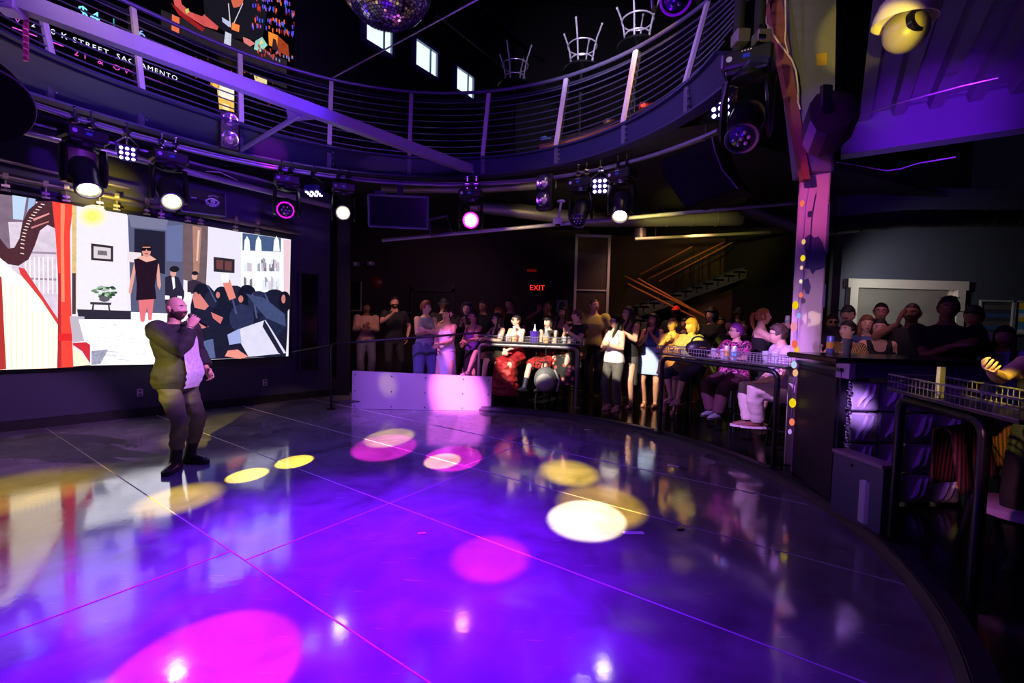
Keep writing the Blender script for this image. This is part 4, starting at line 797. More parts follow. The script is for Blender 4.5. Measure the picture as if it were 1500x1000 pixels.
utext('2000 K STREET, SACRAMENTO', 45, 38, 7.6, (225, 225, 245), 1.22); utext('21 & OVER', 108, 80, 7.6, (240, 80, 200), 1.7)
utext('$4', 113, 22, 16, (130, 225, 255), 1.1); utext('$6', 188, 48, 13, (130, 170, 255), 1.1); utext('DOMESTIC BEER', 172, 68, 7.0, (230, 230, 245), 1.0)
sb.build('picture', smats, us, fix=False)
# ================================================================ SPEAKERS, CAMERAS, BOXES
SPK = M('speaker_grille', (30, 28, 34), .6, var=.2, scale=60); SPB = M('speaker_cabinet', (6, 6, 7), .9, spec=.1)
P = [aty(x, y, 4.75) for x, y in ((968, 236), (1042, 202), (1047, 224), (1057, 249), (1080, 277), (1004, 304), (984, 276), (972, 256))]
sk = tag(MB().prism(P, (.42, .5, .10)).build('loudspeaker', SPB), 'large black curved loudspeaker hung at the right end of the ring', 'speaker')
cN = sum(P, V()) / len(P); P2 = [cN.lerp(p, .97) - V((0, .012, 0)) for p in P]; MB().prism(P2, (0, .012, 0)).build('grille', SPK, sk)
P3 = [P[1], P[2], P[3], P[4]]; MB().tube([p - V((0, .014, 0)) for p in P3], .007, 6).build('edge_trim', M('speaker_edge', (120, 100, 140), .4), sk)
MB().tube([cN + V((.2, .3, .2)), cN + V((.2, .3, 1.0))], .02, 8).build('hanger', BLACK, sk)
pts = ((1186, 152), (1196, 138), (1224, 132), (1252, 140), (1261, 165), (1238, 186), (1211, 196), (1196, 190), (1187, 176))
P = [aty(x, y, 4.1) for x, y in pts]
sk = tag(MB().prism(P, (-.0, .10, -.17)).build('loudspeaker', M('speaker_brown_black', (40, 34, 32), .5)), 'wedge shaped loudspeaker bracketed to the pillar haunch', 'speaker')
k0 = aty(1211, 159, 4.09); MB().lathe([(0, 0), (.05, 0), (.055, -.02), (0, -.025)], frame((0, 1, 0), None, k0), 20).build('knob', BLACK, sk, smooth=True)
MB().box(k0 + V((.0, .02, .10)), (.10, .04, .22), ch=.01).tube([k0 + V((0, .03, .12)), k0 + V((0, .03, .12)) + ray(1211, 130).normalized() * .95], .022, 8).build('bracket', BLACK, sk)
c = aty(-40, 146, 2.6)
sk = tag(MB().lathe([(.0, -.22), (.17, -.2), (.23, -.1), (.245, .02), (.235, .06), (0, .05)], frame((.55, -.2, -.6), None, c), 32).build('loudspeaker', SPB, smooth=True), 'round black loudspeaker cut by the left edge', 'speaker')
Mx = frame((.55, -.2, -.6), None, c); MB().tube([Mx @ V((.242 * math.cos(2 * PI * j / 40), .242 * math.sin(2 * PI * j / 40), .04)) for j in range(40)], .006, 6, loop=True).build('rim', M('speaker_rim', (110, 100, 116), .4), sk, smooth=True)
# television
P = [aty(x, y, 7.15) for x, y in ((539.6, 285), (627, 289), (626, 335), (541, 331))]
tv = tag(MB().prism(P, (0, .07, 0)).build('television', BLACK), 'switched off television hung right of the camera facing yellow light', 'television')
b = MB(); 
for a, c2 in ((0, 1), (1, 2), (2, 3), (3, 0)): b.tube([P[a] - V((0, .01, 0)), P[c2] - V((0, .01, 0))], .018, 4)
b.build('bezel', M('tv_bezel', (110, 100, 150), .35, .4), tv); cN = sum(P, V()) / 4; MB().prism([cN.lerp(p, .96) - V((0, .006, 0)) for p in P], (0, .006, 0)).build('display', M('dark_display', (30, 22, 44), .22), tv)
MB().box(cN + V((0, .1, .34)), (.08, .06, .3)).build('mount', M('mount_bracket', (70, 60, 110), .4), tv); MB().box(cN + V((-.28, -.01, .275)), (.16, .05, .05)).build('sensor_box', M('mount_bracket', (70, 60, 110), .4), tv)
# eye logo box
P = [WL.at(x, y, .55) for x, y in ((268, 272), (330, 284), (331, 316), (266, 309))]
eb = tag(MB().prism(P, WL.n * -.35).build('equipment_box', BLKM), 'black equipment box with a pale eye emblem above the screen', 'box')
b = MB()
for q in ((268, 272, 266, 309), (330, 284, 331, 316), (266, 309, 331, 317), (256, 276, 255, 305)): b.tube([WL.at(q[0], q[1], .56), WL.at(q[2], q[3], .56)], .008, 6)
b.build('edge_rail', M('edge_rail', (130, 125, 150), .35, .7), eb)
b = MB(); E_ = M('emblem_print', (200, 195, 215), .5)
def ew(x, y): return WL.at(x, y, .565)
for sgn in (1, -1): b.tube([ew(301 + t * 20, 294 + t * 3 - sgn * 4.6 * math.sin(PI * t)) for t in [i / 12 for i in range(13)]], .011, 5)
b.tube([ew(312 + 2.6 * math.cos(a), 295.4 + 2.6 * math.sin(a)) for a in [2 * PI * j / 16 for j in range(16)]], .009, 5, loop=True); b.ball(ew(312, 295.4), (.012, .012, .014), 8, 6)
for i in range(9): t = .1 + .1 * i; x, y = 301 + t * 20, 294 + t * 3 + 4.6 * math.sin(PI * t); b.tube([ew(x, y + 1), ew(x + (t - .5) * 4, y + 3)], .006, 4)
for i in range(6): x = 305 + i * 2.6; b.tube([ew(x, 288.2 + i * .2 - 1.6 * math.sin(PI * i / 5)), ew(x + 1.2, 287 + i * .2 - 1.6 * math.sin(PI * i / 5))], .006, 4)
b.tube([ew(280, 289), ew(288, 290)], .008, 4); b.build('eye_emblem', E_, eb)
# can light and other small rig items
p, q = aty(115, 216, 5.1), aty(115, 266, 5.1); r_ = .155
cl = tag(MB().lathe([(r_ * .9, 0), (r_, .02), (r_, p.z - q.z), (0, p.z - q.z + .01)], MX.Translation(q), 24).build('can_light', M('can_shell', (120, 112, 86), .45, .3), smooth=True), 'cylindrical can light behind the leftmost moving head', 'stage light')
MB().lathe([(0, .03), (r_ * .8, .03), (r_ * .9, .0)], MX.Translation(q), 24).build('baffle', M('can_baffle', (90, 78, 40), .5), cl)
p = aty(822, 296, 7.0); q = aty(817, 333, 7.0); cw = WHITEP
sc_ = tag(MB().lathe([(0, 0), (.06, 0), (.062, .02), (.03, .035), (0, .04)], MX.Translation(p), 20).build('security_camera', cw, smooth=True), 'white dome security camera on a drop pole', 'camera')
MB().tube([p, q + V((0, 0, .12))], .017, 10).build('pole', cw, sc_); Mx = MX.Translation(q); MB().lathe([(.0, .14), (.075, .13), (.078, .07), (.06, .045), (0, .045)], Mx, 20).build('housing', cw, sc_, smooth=True); MB().ball(q + V((0, 0, .045)), .045, 14, 10).build('dome_lens', BLACK, sc_, smooth=True)
c = aty(1326, 22, 3.1); ax_ = V((.02, .12, -1)).normalized(); Mx = frame(ax_, None, c) @ MX.Scale(.90, 4)
dm = tag(MB().lathe([(0, -.16), (.10, -.15), (.16, -.09), (.19, .0), (.195, .05), (.188, .05), (.18, .0), (.0, -.04)], Mx, 36).build('dome_camera', M('ivory_plastic', (226, 216, 190), .35), smooth=True), 'large dome camera lit yellow near the top right corner', 'camera')
h = MB().ball(Mx @ V((-.02, 0, .11)), (.125, .125, .125), 28, 18).build('camera_ball', M('grey_camera_ball', (150, 140, 110), .35), dm, smooth=True)
la = (E0 - c).normalized(); la = V((.25, -.9, .1)).normalized(); lc = Mx @ V((.02, 0, .11)); MB().lathe([(.072, .080), (.075, .112), (.055, .122), (.038, .105), (0, .10)], frame(la, None, lc), 24).build('lens', M('black_lens', (8, 8, 10), .08), h, smooth=True)
c = aty(14, 9, 3.6); pj = tag(MB().box(c, (.14, .16, .10), rz=.3, ch=.01).build('projector', M('projector_shell', (196, 180, 214), .45)), 'small pale projector at the top left corner', 'projector'); MB().lathe([(0, 0), (.03, 0), (.03, .02), (0, .02)], frame((-.3, -1, 0), None, c + V((-.03, -.085, 0))), 14).build('lens', BLACK, pj)
b = MB()
for i in range(26): y = 8 + i * 3.2; b.box(aty(38, y, 3.7), (.032, .02, .012), rz=.4 * (i % 3))
tag(b.build('sequin_streamer', M('pink_sequin', (235, 60, 150), .3, .2)), 'hanging strip of pink sequins at the upper left', 'streamer')
# cables and string lights on the pillar
tag(MB().tube([aty(x, y, 4.72) for x, y in ((1128, -10), (1120, 14), (1123, 34), (1131, 48), (1139, 60), (1150, 74), (1160, 88), (1166, 104), (1169, 128), (1169, 150), (1172, 160))], .008, 6).build('rope_cable', M('cream_cable', (220, 205, 150), .6), smooth=True), 'cream cable draped along the rusty flange', 'cable')
tag(MB().tube([aty(x, y, 4.7) for x, y in ((1150, -10), (1151, 40), (1150, 60), (1155, 78))], .007, 6).build('rope_cable', M('cream_cable', (220, 205, 150), .6), smooth=True), 'second cream cable hanging straight beside the haunch', 'cable')
tag(MB().tube([aty(x, y, 4.72) for x, y in ((1128, 52), (1124, 46), (1125, 40), (1130, 40), (1132, 47), (1128, 53))], .007, 6).build('cable_loop', M('cream_cable', (220, 205, 150), .6), smooth=True), 'tied loop of cream cable on the rusty flange', 'cable')
tag(MB().tube([atz(x, y, 3.6) for x, y in ((1275, 165), (1320, 150), (1405, 127), (1462, 114))], .007, 8).build('conduit_pipe', M('pale_conduit2', (190, 170, 200), .35, .4), smooth=True), 'pink violet conduit slanting below the corrugated deck', 'pipe')
tag(MB().tube([atz(x, y, 3.3) for x, y in ((1226, 238), (1250, 241), (1275, 246), (1298, 250), (1320, 247), (1345, 239), (1400, 230))], .006, 6).build('drooping_cable', M('pale_conduit2', (190, 170, 200), .35, .4), smooth=True), 'violet lit cable drooping under the girder', 'cable')
sl = tag(MB().tube([aty(x, y, 4.78) for x, y in ((1186, 272), (1180, 300), (1177, 350), (1174, 400), (1170, 440), (1168, 480), (1166, 520), (1163, 560), (1160, 600), (1157, 632))], .006, 6).build('string_lights', M('lilac_wire', (150, 120, 200), .5)), 'string of coloured bulbs hanging down the pillar edge', 'string lights')
for x, y, c, r_ in ((1175, 298, (255, 120, 90), 6), (1177, 354, (240, 200, 120), 5), (1176, 378, (255, 225, 40), 6), (1174, 392, (250, 200, 170), 4), (1173, 412, (255, 250, 200), 4), (1173, 432, (255, 120, 90), 5), (1165, 447, (255, 214, 20), 8), (1170, 462, (150, 190, 255), 5), (1163, 478, (255, 150, 190), 9), (1164, 504, (255, 110, 90), 8), (1167, 512, (255, 200, 70), 7), (1163, 534, (190, 225, 255), 7), (1165, 546, (255, 190, 150), 7), (1161, 590, (255, 220, 30), 9), (1160, 618, (255, 130, 100), 7), (1157, 632, (200, 150, 255), 5)):
    p = aty(x, y, 4.76); rr = r_ / 674 * 4.76 * .62; MB().ball(p, (rr * .8, rr * .8, rr * 1.25), 12, 8).build('bulb', EM('bulb_%d_%d_%d' % c, c, .85), sl, smooth=True)
# ================================================================ FURNITURE ROUND THE FLOOR
P = [aty(516, 543, 7.86), aty(721, 552, 7.98), aty(719, 602, 7.98), aty(515, 600, 7.86)]; ALU = M('brushed_aluminium', (186, 182, 194), .30, .35, var=.1, scale=2.5, bump=.06)
P[2].z = P[3].z = .004; pn = tag(MB().prism(P, (0, .05, 0)).build('barrier_panel', ALU), 'low riveted aluminium barrier panel at the far edge of the dance floor', 'panel')
b = MB()
def on4(u, v): return P[0].lerp(P[1], u).lerp(P[3].lerp(P[2], u), v) - V((0, .004, 0))
for u in (.02, .28, .52, .79, .975): 
    for v in (.10, .52, .93): b.ball(on4(u, v), .012, 8, 5)
b.build('rivet', M('rivet', (70, 66, 80), .4, .6), pn)['kind'] = 'stuff'
b = MB()
for u in (.02, .5, .98): q = on4(u, .5); b.box((q.x, q.y + .09, .25), (.05, .05, .5), rz=0)
b.build('support_post', DARKST, pn)
PIP = M('blue_black_pipe', (22, 21, 32), .5, .2)
hp = atz(485, 599, 0); tz = aty(485, 503, hp.y).z
hr = empty('handrail', V((hp.x, hp.y, 0)), 'pipe handrail left of the aluminium panel', 'railing')
ed = aty(706, 487, hp.y + .75); MB().tube([hp, V((hp.x, hp.y, tz - .06)), V((hp.x + .02, hp.y, tz - .015)), V((hp.x + .07, hp.y + .01, tz)), V((ed.x, ed.y, ed.z))], .021, 10).build('rail', PIP, hr, smooth=True)
MB().tube([V((hp.x, hp.y, .12)), V((hp.x + 1.3, hp.y + .25, .15))], .02, 8).build('lower_rail', PIP, hr, smooth=True)
ed2 = WL.at(424, 516, .1); MB().tube([V((hp.x - .02, hp.y, tz - .03)), V((ed2.x, ed2.y, ed2.z))], .012, 8).build('side_bar', PIP, hr, smooth=True)
MB().lathe([(.07, 0), (.07, .015), (.03, .02), (0, .02)], MX.Translation(V((hp.x, hp.y, 0))), 16).build('base_plate', PIP, hr)
# drink rails
RAILP = M('lit_rail_pipe', (120, 118, 124), .28, .5)  # brighter copy of the rail pipe, with the light put into its colour
def drink_rail(A, B, z, lab, ext=(.10, .10), out=1, gh=.10, wd=.30, RAILP=M('shaded_rail_pipe', (22, 21, 26), .3, .4)):  # default pipe is the darker copy, with shade put into its colour
    t = empty('drink_rail_table', V((A.x, A.y, ZF)), lab, 'table'); d = (B - A); d.z = 0; L = d.length; d.normalize(); n = V((-d.y, d.x, 0)) * out
    for nm, p, q in (('pipe_frame', A, B),):
        MB().tube([V((p.x, p.y, ZF)), V((p.x, p.y, z - .10))] + [V((p.x, p.y, z - .10)) + d * (.09 - .09 * math.cos(a)) + V((0, 0, .09 * math.sin(a))) for a in (PI / 8, PI / 4, 3 * PI / 8, PI / 2)] + [V((q.x, q.y, z - .10)) - d * (.09 - .09 * math.cos(a)) + V((0, 0, .09 * math.sin(a))) for a in (PI / 2, 3 * PI / 8, PI / 4, PI / 8)] + [V((q.x, q.y, z - .10)), V((q.x, q.y, ZF))], .03, 12).build(nm, RAILP, t, smooth=True)
    for p in (A, B): MB().lathe([(.075, 0), (.075, .012), (.035, .02), (0, .02)], MX.Translation(V((p.x, p.y, ZF))), 16).build('foot_plate', RAILP, t)
    a, c2 = A - d * ext[0], B + d * ext[1]; a.z = c2.z = z + .03
    MB().prism([a - n * .03, c2 - n * .03, c2 + n * (wd - .03), a + n * (wd - .03)], (0, 0, .022)).build('shelf', M('black_shelf', (34, 32, 38), .3), t)
    g = MB(); zb = z + .052; cs = [a - n * .03, c2 - n * .03, c2 + n * (wd - .03), a + n * (wd - .03)]
    for i in range(4):
        p, q = cs[i].copy(), cs[(i + 1) % 4].copy(); p.z = q.z = 0; LL = (q - p).length
        for h in (0, gh * .5, gh): g.tube([p + V((0, 0, zb + h)), q + V((0, 0, zb + h))], .006 if h == gh else .0035, 5)
        k = max(2, int(LL / .042))
        for j in range(k + 1): e = p.lerp(q, j / k); g.tube([e + V((0, 0, zb)), e + V((0, 0, zb + gh))], .003, 4)
    g.build('wire_guard', M('wire_guard', (150, 148, 156), .3, .5), t)
    def at(s, off=.12): e = A + (B - A) * s + n * off; return V((e.x, e.y, z + .0525))
    return at
T1A, T1B = V((-.60, 8.5, 0)), V((1.15, 8.05, 0)); T1 = drink_rail(T1A, T1B, 1.15, 'narrow drink rail table with orange juice, in front of the seated guests', RAILP=RAILP)
q = atz(966, 632, ZF); r_ = atz(1132, 685, ZF); T2 = drink_rail(V((q.x, q.y, 0)), V((r_.x, r_.y, 0)), 1.14, 'narrow drink rail table with cans, in front of the person in lilac')
q = atz(1306, 790, ZF); r_ = atz(1423, 885, ZF); T3 = drink_rail(V((q.x, q.y, 0)), V((r_.x, r_.y, 0)), 1.13, 'empty drink rail table with a white card, nearest on the right', (.12, .26), wd=.34)
# things on the drink rails
OJ = M('orange_juice', (255, 168, 10), .3, var=.05); CLR = GLASS
def lathe_thing(name, p, prof, m, lab, cat, group=None, n=16): return tag(MB().lathe(prof, MX.Translation(p), n).build(name, m, smooth=True), lab, cat, group)
def carafe(p, lab, lid=WHITEP):
    t = lathe_thing('juice_carafe', p, [(.0, .0), (.05, 0), (.056, .02), (.056, .12), (.04, .17), (.028, .20), (.03, .26), (.034, .27), (.028, .27), (.024, .2), (.0, .19)], CLR, lab, 'carafe', 'orange juice carafes')
    MB().lathe([(0, .004), (.048, .004), (.053, .02), (.053, .11), (0, .112)], MX.Translation(p), 16).build('juice', OJ, t, smooth=True)
    MB().lathe([(.03, .262), (.036, .262), (.034, .285), (0, .29)], MX.Translation(p), 14).build('lid', lid, t, smooth=True); return t
def flute(p, lab):
    t = lathe_thing('champagne_flute', p, [(0, 0), (.034, 0), (.03, .005), (.005, .01), (.005, .08), (.022, .11), (.033, .17), (.03, .23), (.027, .23), (.03, .17), (.018, .115), (0, .10)], CLR, lab, 'glass', 'champagne flutes')
    MB().lathe([(0, .105), (.016, .113), (.028, .16), (.0285, .185), (0, .186)], MX.Translation(p), 14).build('juice', OJ, t, smooth=True)
def cup(p, lab, m=None, h=.13, r=.036, fill=None, name='plastic_cup', group='clear plastic cups'):
    t = lathe_thing(name, p, [(0, 0), (r * .8, 0), (r, h), (r * .93, h), (r * .75, .006), (0, .006)], m or CLR, lab, 'cup', group)
    if fill: MB().lathe([(0, .007), (r * .74, .007), (r * .84, h * .6), (0, h * .61)], MX.Translation(p), 14).build('drink', fill, t, smooth=True)
carafe(T1(.35), 'carafe of orange juice in front of the person in the red gown'); carafe(T1(.68, .10), 'carafe of orange juice right of the purple ice bucket', M('grey_lid', (150, 150, 160), .4))
cup(T1(.62, .16), 'tall glass of orange juice between bucket and right hand carafe', fill=OJ, h=.2, name='juice_glass', group='glasses')
flute(T1(.44), 'champagne flute of orange juice left of the purple bucket'); flute(T1(.77, .14), 'champagne flute of orange juice right of the right hand carafe')
p = T1(.56); ib = lathe_thing('ice_bucket', p, [(0, 0), (.07, 0), (.09, .20), (.094, .205), (.084, .205), (.066, .01), (0, .01)], M('purple_bucket', (86, 56, 190), .3, .3), 'purple ice bucket standing on the drink rail', 'bucket')
t = lathe_thing('wine_bottle', p + V((0, 0, .012)), [(0, 0), (.036, 0), (.036, .20), (.014, .25), (.014, .32), (0, .32)], M('pale_bottle', (200, 190, 230), .25), 'pale topped bottle in the purple ice bucket', 'bottle')
RED = M('red_drink', (150, 20, 30), .2)
cup(T1(.27, .16), 'small red drink left of the left hand carafe', fill=RED); cup(T1(.08, .1), 'clear cup at the left end of the first rail'); cup(T1(.14, .18), 'second clear cup from the left end of the first rail'); cup(T1(.2, .08), 'clear cup beside the small red drink'); cup(T1(.31, .06), 'clear cup with pale drink before the red gown', fill=M('yellow_drink', (240, 200, 90), .3))
for i, s in enumerate((.86, .91, .96)): cup(T1(s, .1 + .05 * (i % 2)), ['clear cup left of three at the right end of the first rail', 'clear cup in the middle of three at the right end of the first rail', 'clear cup rightmost at the right end of the first rail'][i])
lathe_thing('sauce_bottle', T1(.18, .15), [(0, 0), (.03, 0), (.032, .09), (.012, .13), (.012, .16), (0, .16)], M('pink_bottle', (190, 90, 150), .3), 'small pink bottle standing among the clear cups', 'bottle')
def can(p, c1, c2, lab):
    t = lathe_thing('drink_can', p, [(0, 0), (.026, 0), (.033, .01), (.033, .155), (.027, .168), (.026, .165), (0, .164)], M('can_%d%d%d' % c1, c1, .3, .4), lab, 'can', 'drink cans')
    MB().lathe([(.0336, .05), (.0336, .11)], MX.Translation(p), 16).build('label_band', M('canband_%d%d%d' % c2, c2, .4), t, smooth=True)
can(T2(.57, .1), (235, 225, 200), (220, 170, 70), 'white and gold drink can, left of the pair'); can(T2(.64, .08), (225, 235, 245), (110, 200, 230), 'white and blue drink can, right of the pair')
cup(T2(.44, .13), 'clear cup left of the two cans', h=.12); cup(T2(.50, .17), 'second clear cup left of the two cans', h=.12); cup(T2(.86, .12), 'clear cup near the person in lilac', h=.14); cup(T2(.91, .16), 'clear cup beside the elbow of the person in lilac', h=.14)
# bag on the rail and backpack
p = T2(.30, .12); hb = tag(MB().ball(p + V((0, 0, .10)), (.17, .10, .11), 18, 12).build('handbag', M('black_leather', (20, 19, 20), .45), smooth=True), 'black handbag resting on the second drink rail', 'bag')
MB().tube([p + V((.10 * math.cos(a), 0, .17 + .09 * math.sin(a))) for a in [PI * i / 10 for i in range(11)]], .011, 6).build('handle', M('black_leather', (20, 19, 20), .45), hb, smooth=True); MB().ball(p + V((.02, -.1, .12)), (.05, .012, .012), 8, 5).build('clasp', M('gold_clasp', (190, 150, 80), .3, .8), hb)
c = aty(799, 556, 8.0); bp = tag(MB().ball(c, (.20, .12, .23), 22, 16).build('backpack', M('grey_backpack', (86, 88, 92), .6, var=.3, scale=30), smooth=True), 'grey patterned backpack hanging under the first drink rail', 'bag')
MB().ball(c + V((-.02, -.10, -.03)), (.15, .045, .15), 18, 12).build('pocket', M('pale_pocket', (150, 150, 150), .6, var=.4, scale=40), bp, smooth=True); MB().tube([c + V((.05 * math.cos(a), 0, .22 + .10 * math.sin(a))) for a in [PI * i / 10 for i in range(11)]], .014, 6).build('top_handle', BLKM, bp, smooth=True)
MB().tube([c + V((.15, .0, .18)), c + V((.24, -.02, .0)), c + V((.2, -.02, -.2))], .018, 6).build('strap', M('silver_strap', (160, 160, 165), .5), bp, smooth=True); MB().tube([c + V((0, 0, .32)), V((c.x, c.y + .1, 1.17))], .008, 6).build('hook', BLACK, bp)
# card on the third rail
p = T3(.42, .04); cd = tag(MB().box(p + V((0, 0, .10)), (.055, .02, .2), rz=.35).build('table_card', M('white_card', (238, 232, 214), .6)), 'white card standing on the nearest drink rail', 'card')
MB().box(p + V((-.012, -.012, .165)), (.02, .004, .012), rz=.35).build('printed_mark', M('card_ink', (70, 60, 50), .6), cd)
STP = M('black_stool_steel', (30, 29, 34), .35, .4)
# stools
def stool(x, y, lab, h=.74, rz=0):
    t = empty('bar_stool', V((x, y, ZF)), lab, 'stool', 'bar stools behind the drink rails', rz); z = ZF
    c = V((x, y, z + h)); MB().lathe([(0, -.05), (.16, -.05), (.175, -.02), (.165, .0), (0, .0)], MX.Translation(c), 18).build('seat', M('stool_vinyl', (26, 22, 24), .45), t, smooth=True)
    for k in range(4):
        a = rz + PI / 4 + k * PI / 2; d = V((math.cos(a), math.sin(a), 0)); MB().tube([c + d * .13 - V((0, 0, .05)), V((x, y, z)) + d * .22], .016, 6).build('leg', STP, t, smooth=True)
    MB().tube(arc((x, y), .19, z + .26, 0, 345, 23), .011, 6, loop=True).build('footrest_ring', STP, t, smooth=True); return t
# draped chair at the right edge
c = aty(1500, 700, 3.0); c.z = ZF; t = empty('dining_chair', c, 'chair draped with a dark red striped cloth at the right edge', 'chair', None, .35)
Mz = MX.Translation(c) @ MX.Rotation(.35, 4, 'Z')
def L_(x, y, z): return Mz @ V((x, y, z))
MB().loft([[L_(.25 * math.cos(a) * s, .24 * math.sin(a) * s, z) for a in [2 * PI * j / 24 for j in range(24)]] for z, s in ((.33, .9), (.34, 1), (.385, 1), (.395, .92))]).build('seat', M('lilac_chair_seat', (150, 120, 170), .4), t, smooth=True)
for x, y in ((-.2, -.18), (.2, -.18)): MB().tube([L_(x * .9, y * .9, .34), L_(x * 1.1, y * 1.15, 0)], .014, 8).build('leg', STP, t, smooth=True)
for x, y in ((-.2, .18), (.2, .18)): MB().tube([L_(x * 1.1, y * 1.25, 0), L_(x, y, .34), L_(x, y * 1.2, .8)], .014, 8).build('leg', STP, t, smooth=True)
MB().tube([L_(.24 * math.cos(a), .2 + .05 * math.sin(a), .80) for a in [PI * i / 10 for i in range(11)]], .022, 8).build('top_rail', STP, t, smooth=True)
MB().tube([L_(.24 * math.cos(a), .19 + .05 * math.sin(a), .60) for a in [PI * i / 10 for i in range(11)]], .024, 8).build('middle_rail', M('lilac_chair_seat', (150, 120, 170), .4), t, smooth=True)
rg = []
for i in range(24):
    u = i / 23; x = -.34 + .84 * u; bul = .02 * math.sin(u * 19); row = []
    for v in range(17):
        s = v / 16; 
        if s < .45: y, z = .30 + bul + .03 * (1 - s), .44 + .42 * (s / .45) + .02 * math.sin(u * 7)
        elif s < .55: a = (s - .45) / .1 * PI; y, z = .255 + .045 * math.cos(a), .86 + .03 * math.sin(a)
        else: y, z = .21 - bul * 1.2 - .10 * (s - .55), .86 - (.42 - .22 * u) * ((s - .55) / .45)
        row.append(L_(x - .05 * math.sin(PI * s) * (1 - u), y, z))
    rg.append(row)
b = MB(); b.loft(rg, closed=False, cap=False); ck = b.build('striped_cloth', pattern('maroon_stripe_cloth', 'stripe', ((24, 9, 14), (104, 40, 50)), 11), smooth=True)
tag(ck, 'dark red striped garment draped over the chair back at the right edge', 'clothing'); so = ck.modifiers.new('s', 'SOLIDIFY'); so.thickness = .012
# tall dark cabinet before the pillar
A, B = atz(1161, 690, ZF), atz(1221, 738, ZF); zt = aty(1170, 531, A.y).z; d = (B - A); n = V((-d.y, d.x, 0)).normalized(); n = n if n.x > 0 else -n
A2 = A + n * .42; PBx = PB
cb = tag(MB().prism([A, B, B + n * .22, A + n * .22], (0, 0, zt - ZF)).build('tall_cabinet', M('black_purple_laminate', (26, 21, 38), .65)), 'tall black cabinet standing in front of the pillar', 'cabinet')
e = .012; MB().prism([A.lerp(B, .05) - n * e + V((0, 0, .06)), A.lerp(B, .95) - n * e + V((0, 0, .06)), A.lerp(B, .95) + V((0, 0, .06)), A.lerp(B, .05) + V((0, 0, .06))], (0, 0, zt - ZF - .12)).build('door', M('cabinet_door', (22, 17, 34), .6), cb)
MB().prism([A - n * .02 - d * .02 + V((0, 0, zt - ZF)), B - n * .02 + d * .02 + V((0, 0, zt - ZF)), B + n * .23 + d * .02 + V((0, 0, zt - ZF)), A + n * .23 - d * .02 + V((0, 0, zt - ZF))], (0, 0, .03)).build('top', M('cabinet_top', (44, 36, 60), .4), cb)
MB().tube([A - n * .01, A - n * .01 + V((0, 0, zt - ZF))], .014, 6).build('corner_trim', M('pink_corner_trim', (150, 100, 130), .4), cb)
# glass block bar
g0 = atz(1229, 742, ZF); gy = g0.y; bs = .268; bx0 = g0.x
bar = empty('glass_block_bar', V((bx0, gy, ZF)), 'bar front of glass blocks with a steel apron, right of the tall cabinet', 'bar counter')
GB = M('glass_block', (200, 196, 214), .08, 0, var=.15, scale=5, coat=.5, bump=.35); GBI = M('glass_block_wave', (226, 220, 240), .12, bump=.3)
GX = .03 
for i in range(4):
    for j in range(4):
        x0, z0 = bx0 + .04 + i * bs, ZF + .02 + j * bs
        if z0 + bs > 1.2: continue
        o = MB().box((x0 + bs / 2, gy + .05 + i * .02, z0 + bs / 2), (bs - .018, .09, bs - .018), ch=.015).build('glass_block', GB, bar)
        b = MB()
        for s in (0, 1): b.tube([V((x0 + bs * (.25 + .32 * t + .2 * s), gy - .0 + i * .02, z0 + bs * (.15 + .7 * t + .06 * math.sin(7 * t + i)))) for t in [k / 8 for k in range(9)]], [.008 + .02 * math.sin(PI * k / 8) for k in range(9)], 6, ell=.5, ref=(0, -1, 0))
        b.build('moulded_wave', GBI, o, smooth=True)
b = MB()
for k in range(44): b.ball((bx0 + .015 + .01 * (k % 3), gy - .02 + .02 * (k % 2), ZF + .03 + k * .0252), .014, 6, 4)
b.build('chrome_edging', CHROME, bar, smooth=True)['kind'] = 'stuff'
zt = 1.24; pz = aty(1240, 533, gy).z
MB().box((bx0 + .62, gy + .06, pz - .055), (1.16, .14, .12)).build('apron', M('bar_apron_steel', (120, 110, 150), .35, .4), bar); MB().box((bx0 + .02, gy + .05, pz - .06), (.05, .16, .13)).build('end_cap', M('bar_end_cap', (200, 180, 220), .35, .3), bar)
MB().box((bx0 + .58, gy + .32, pz + .03), (1.40, .72, .05), ch=.012).build('counter_top', M('black_counter', (26, 24, 30), .2), bar)
# low box and stray glass blocks
A, B = atz(1224, 746, ZF), atz(1297, 783, ZF); d = B - A; n = V((-d.y, d.x, 0)).normalized(); n = n if n.y > 0 else -n; h = .50
A, B = A - n * .05, B - n * .05
lb = tag(MB().prism([A, B, B + n * .12, A + n * .12], (0, 0, h)).build('low_box', M('violet_grey_panel', (70, 60, 96), .45)), 'low violet grey box standing before the glass blocks', 'box')
MB().prism([A - n * .015 + V((0, 0, h)), B - n * .015 + V((0, 0, h)), B + n * .13 + V((0, 0, h)), A + n * .13 + V((0, 0, h))], (0, 0, .025)).build('top_trim', M('pinkish_trim', (150, 110, 140), .4), lb)
MB().ball(A.lerp(B, .4) - n * .002 + V((0, 0, h * .88)), .012, 8, 5).build('cam_lock', BLACK, lb)
g = atz(1336, 800, ZF) + V((0, .32, 0)); gp = tag(MB().box((g.x, g.y, ZF + .19), (.26, .1, .36), ch=.02).build('glass_block_pier', GB), 'small pair of glass blocks behind the leg of the nearest drink rail', 'glass block')
for k in (0, 1): MB().tube([V((g.x - .06 + .1 * t, g.y - .055, ZF + .04 + k * .18 + .13 * t)) for t in (0, .25, .5, .75, 1)], [.008, .022, .026, .022, .008], 6, ell=.5, ref=(0, -1, 0)).build('moulded_wave', GBI, gp, smooth=True)
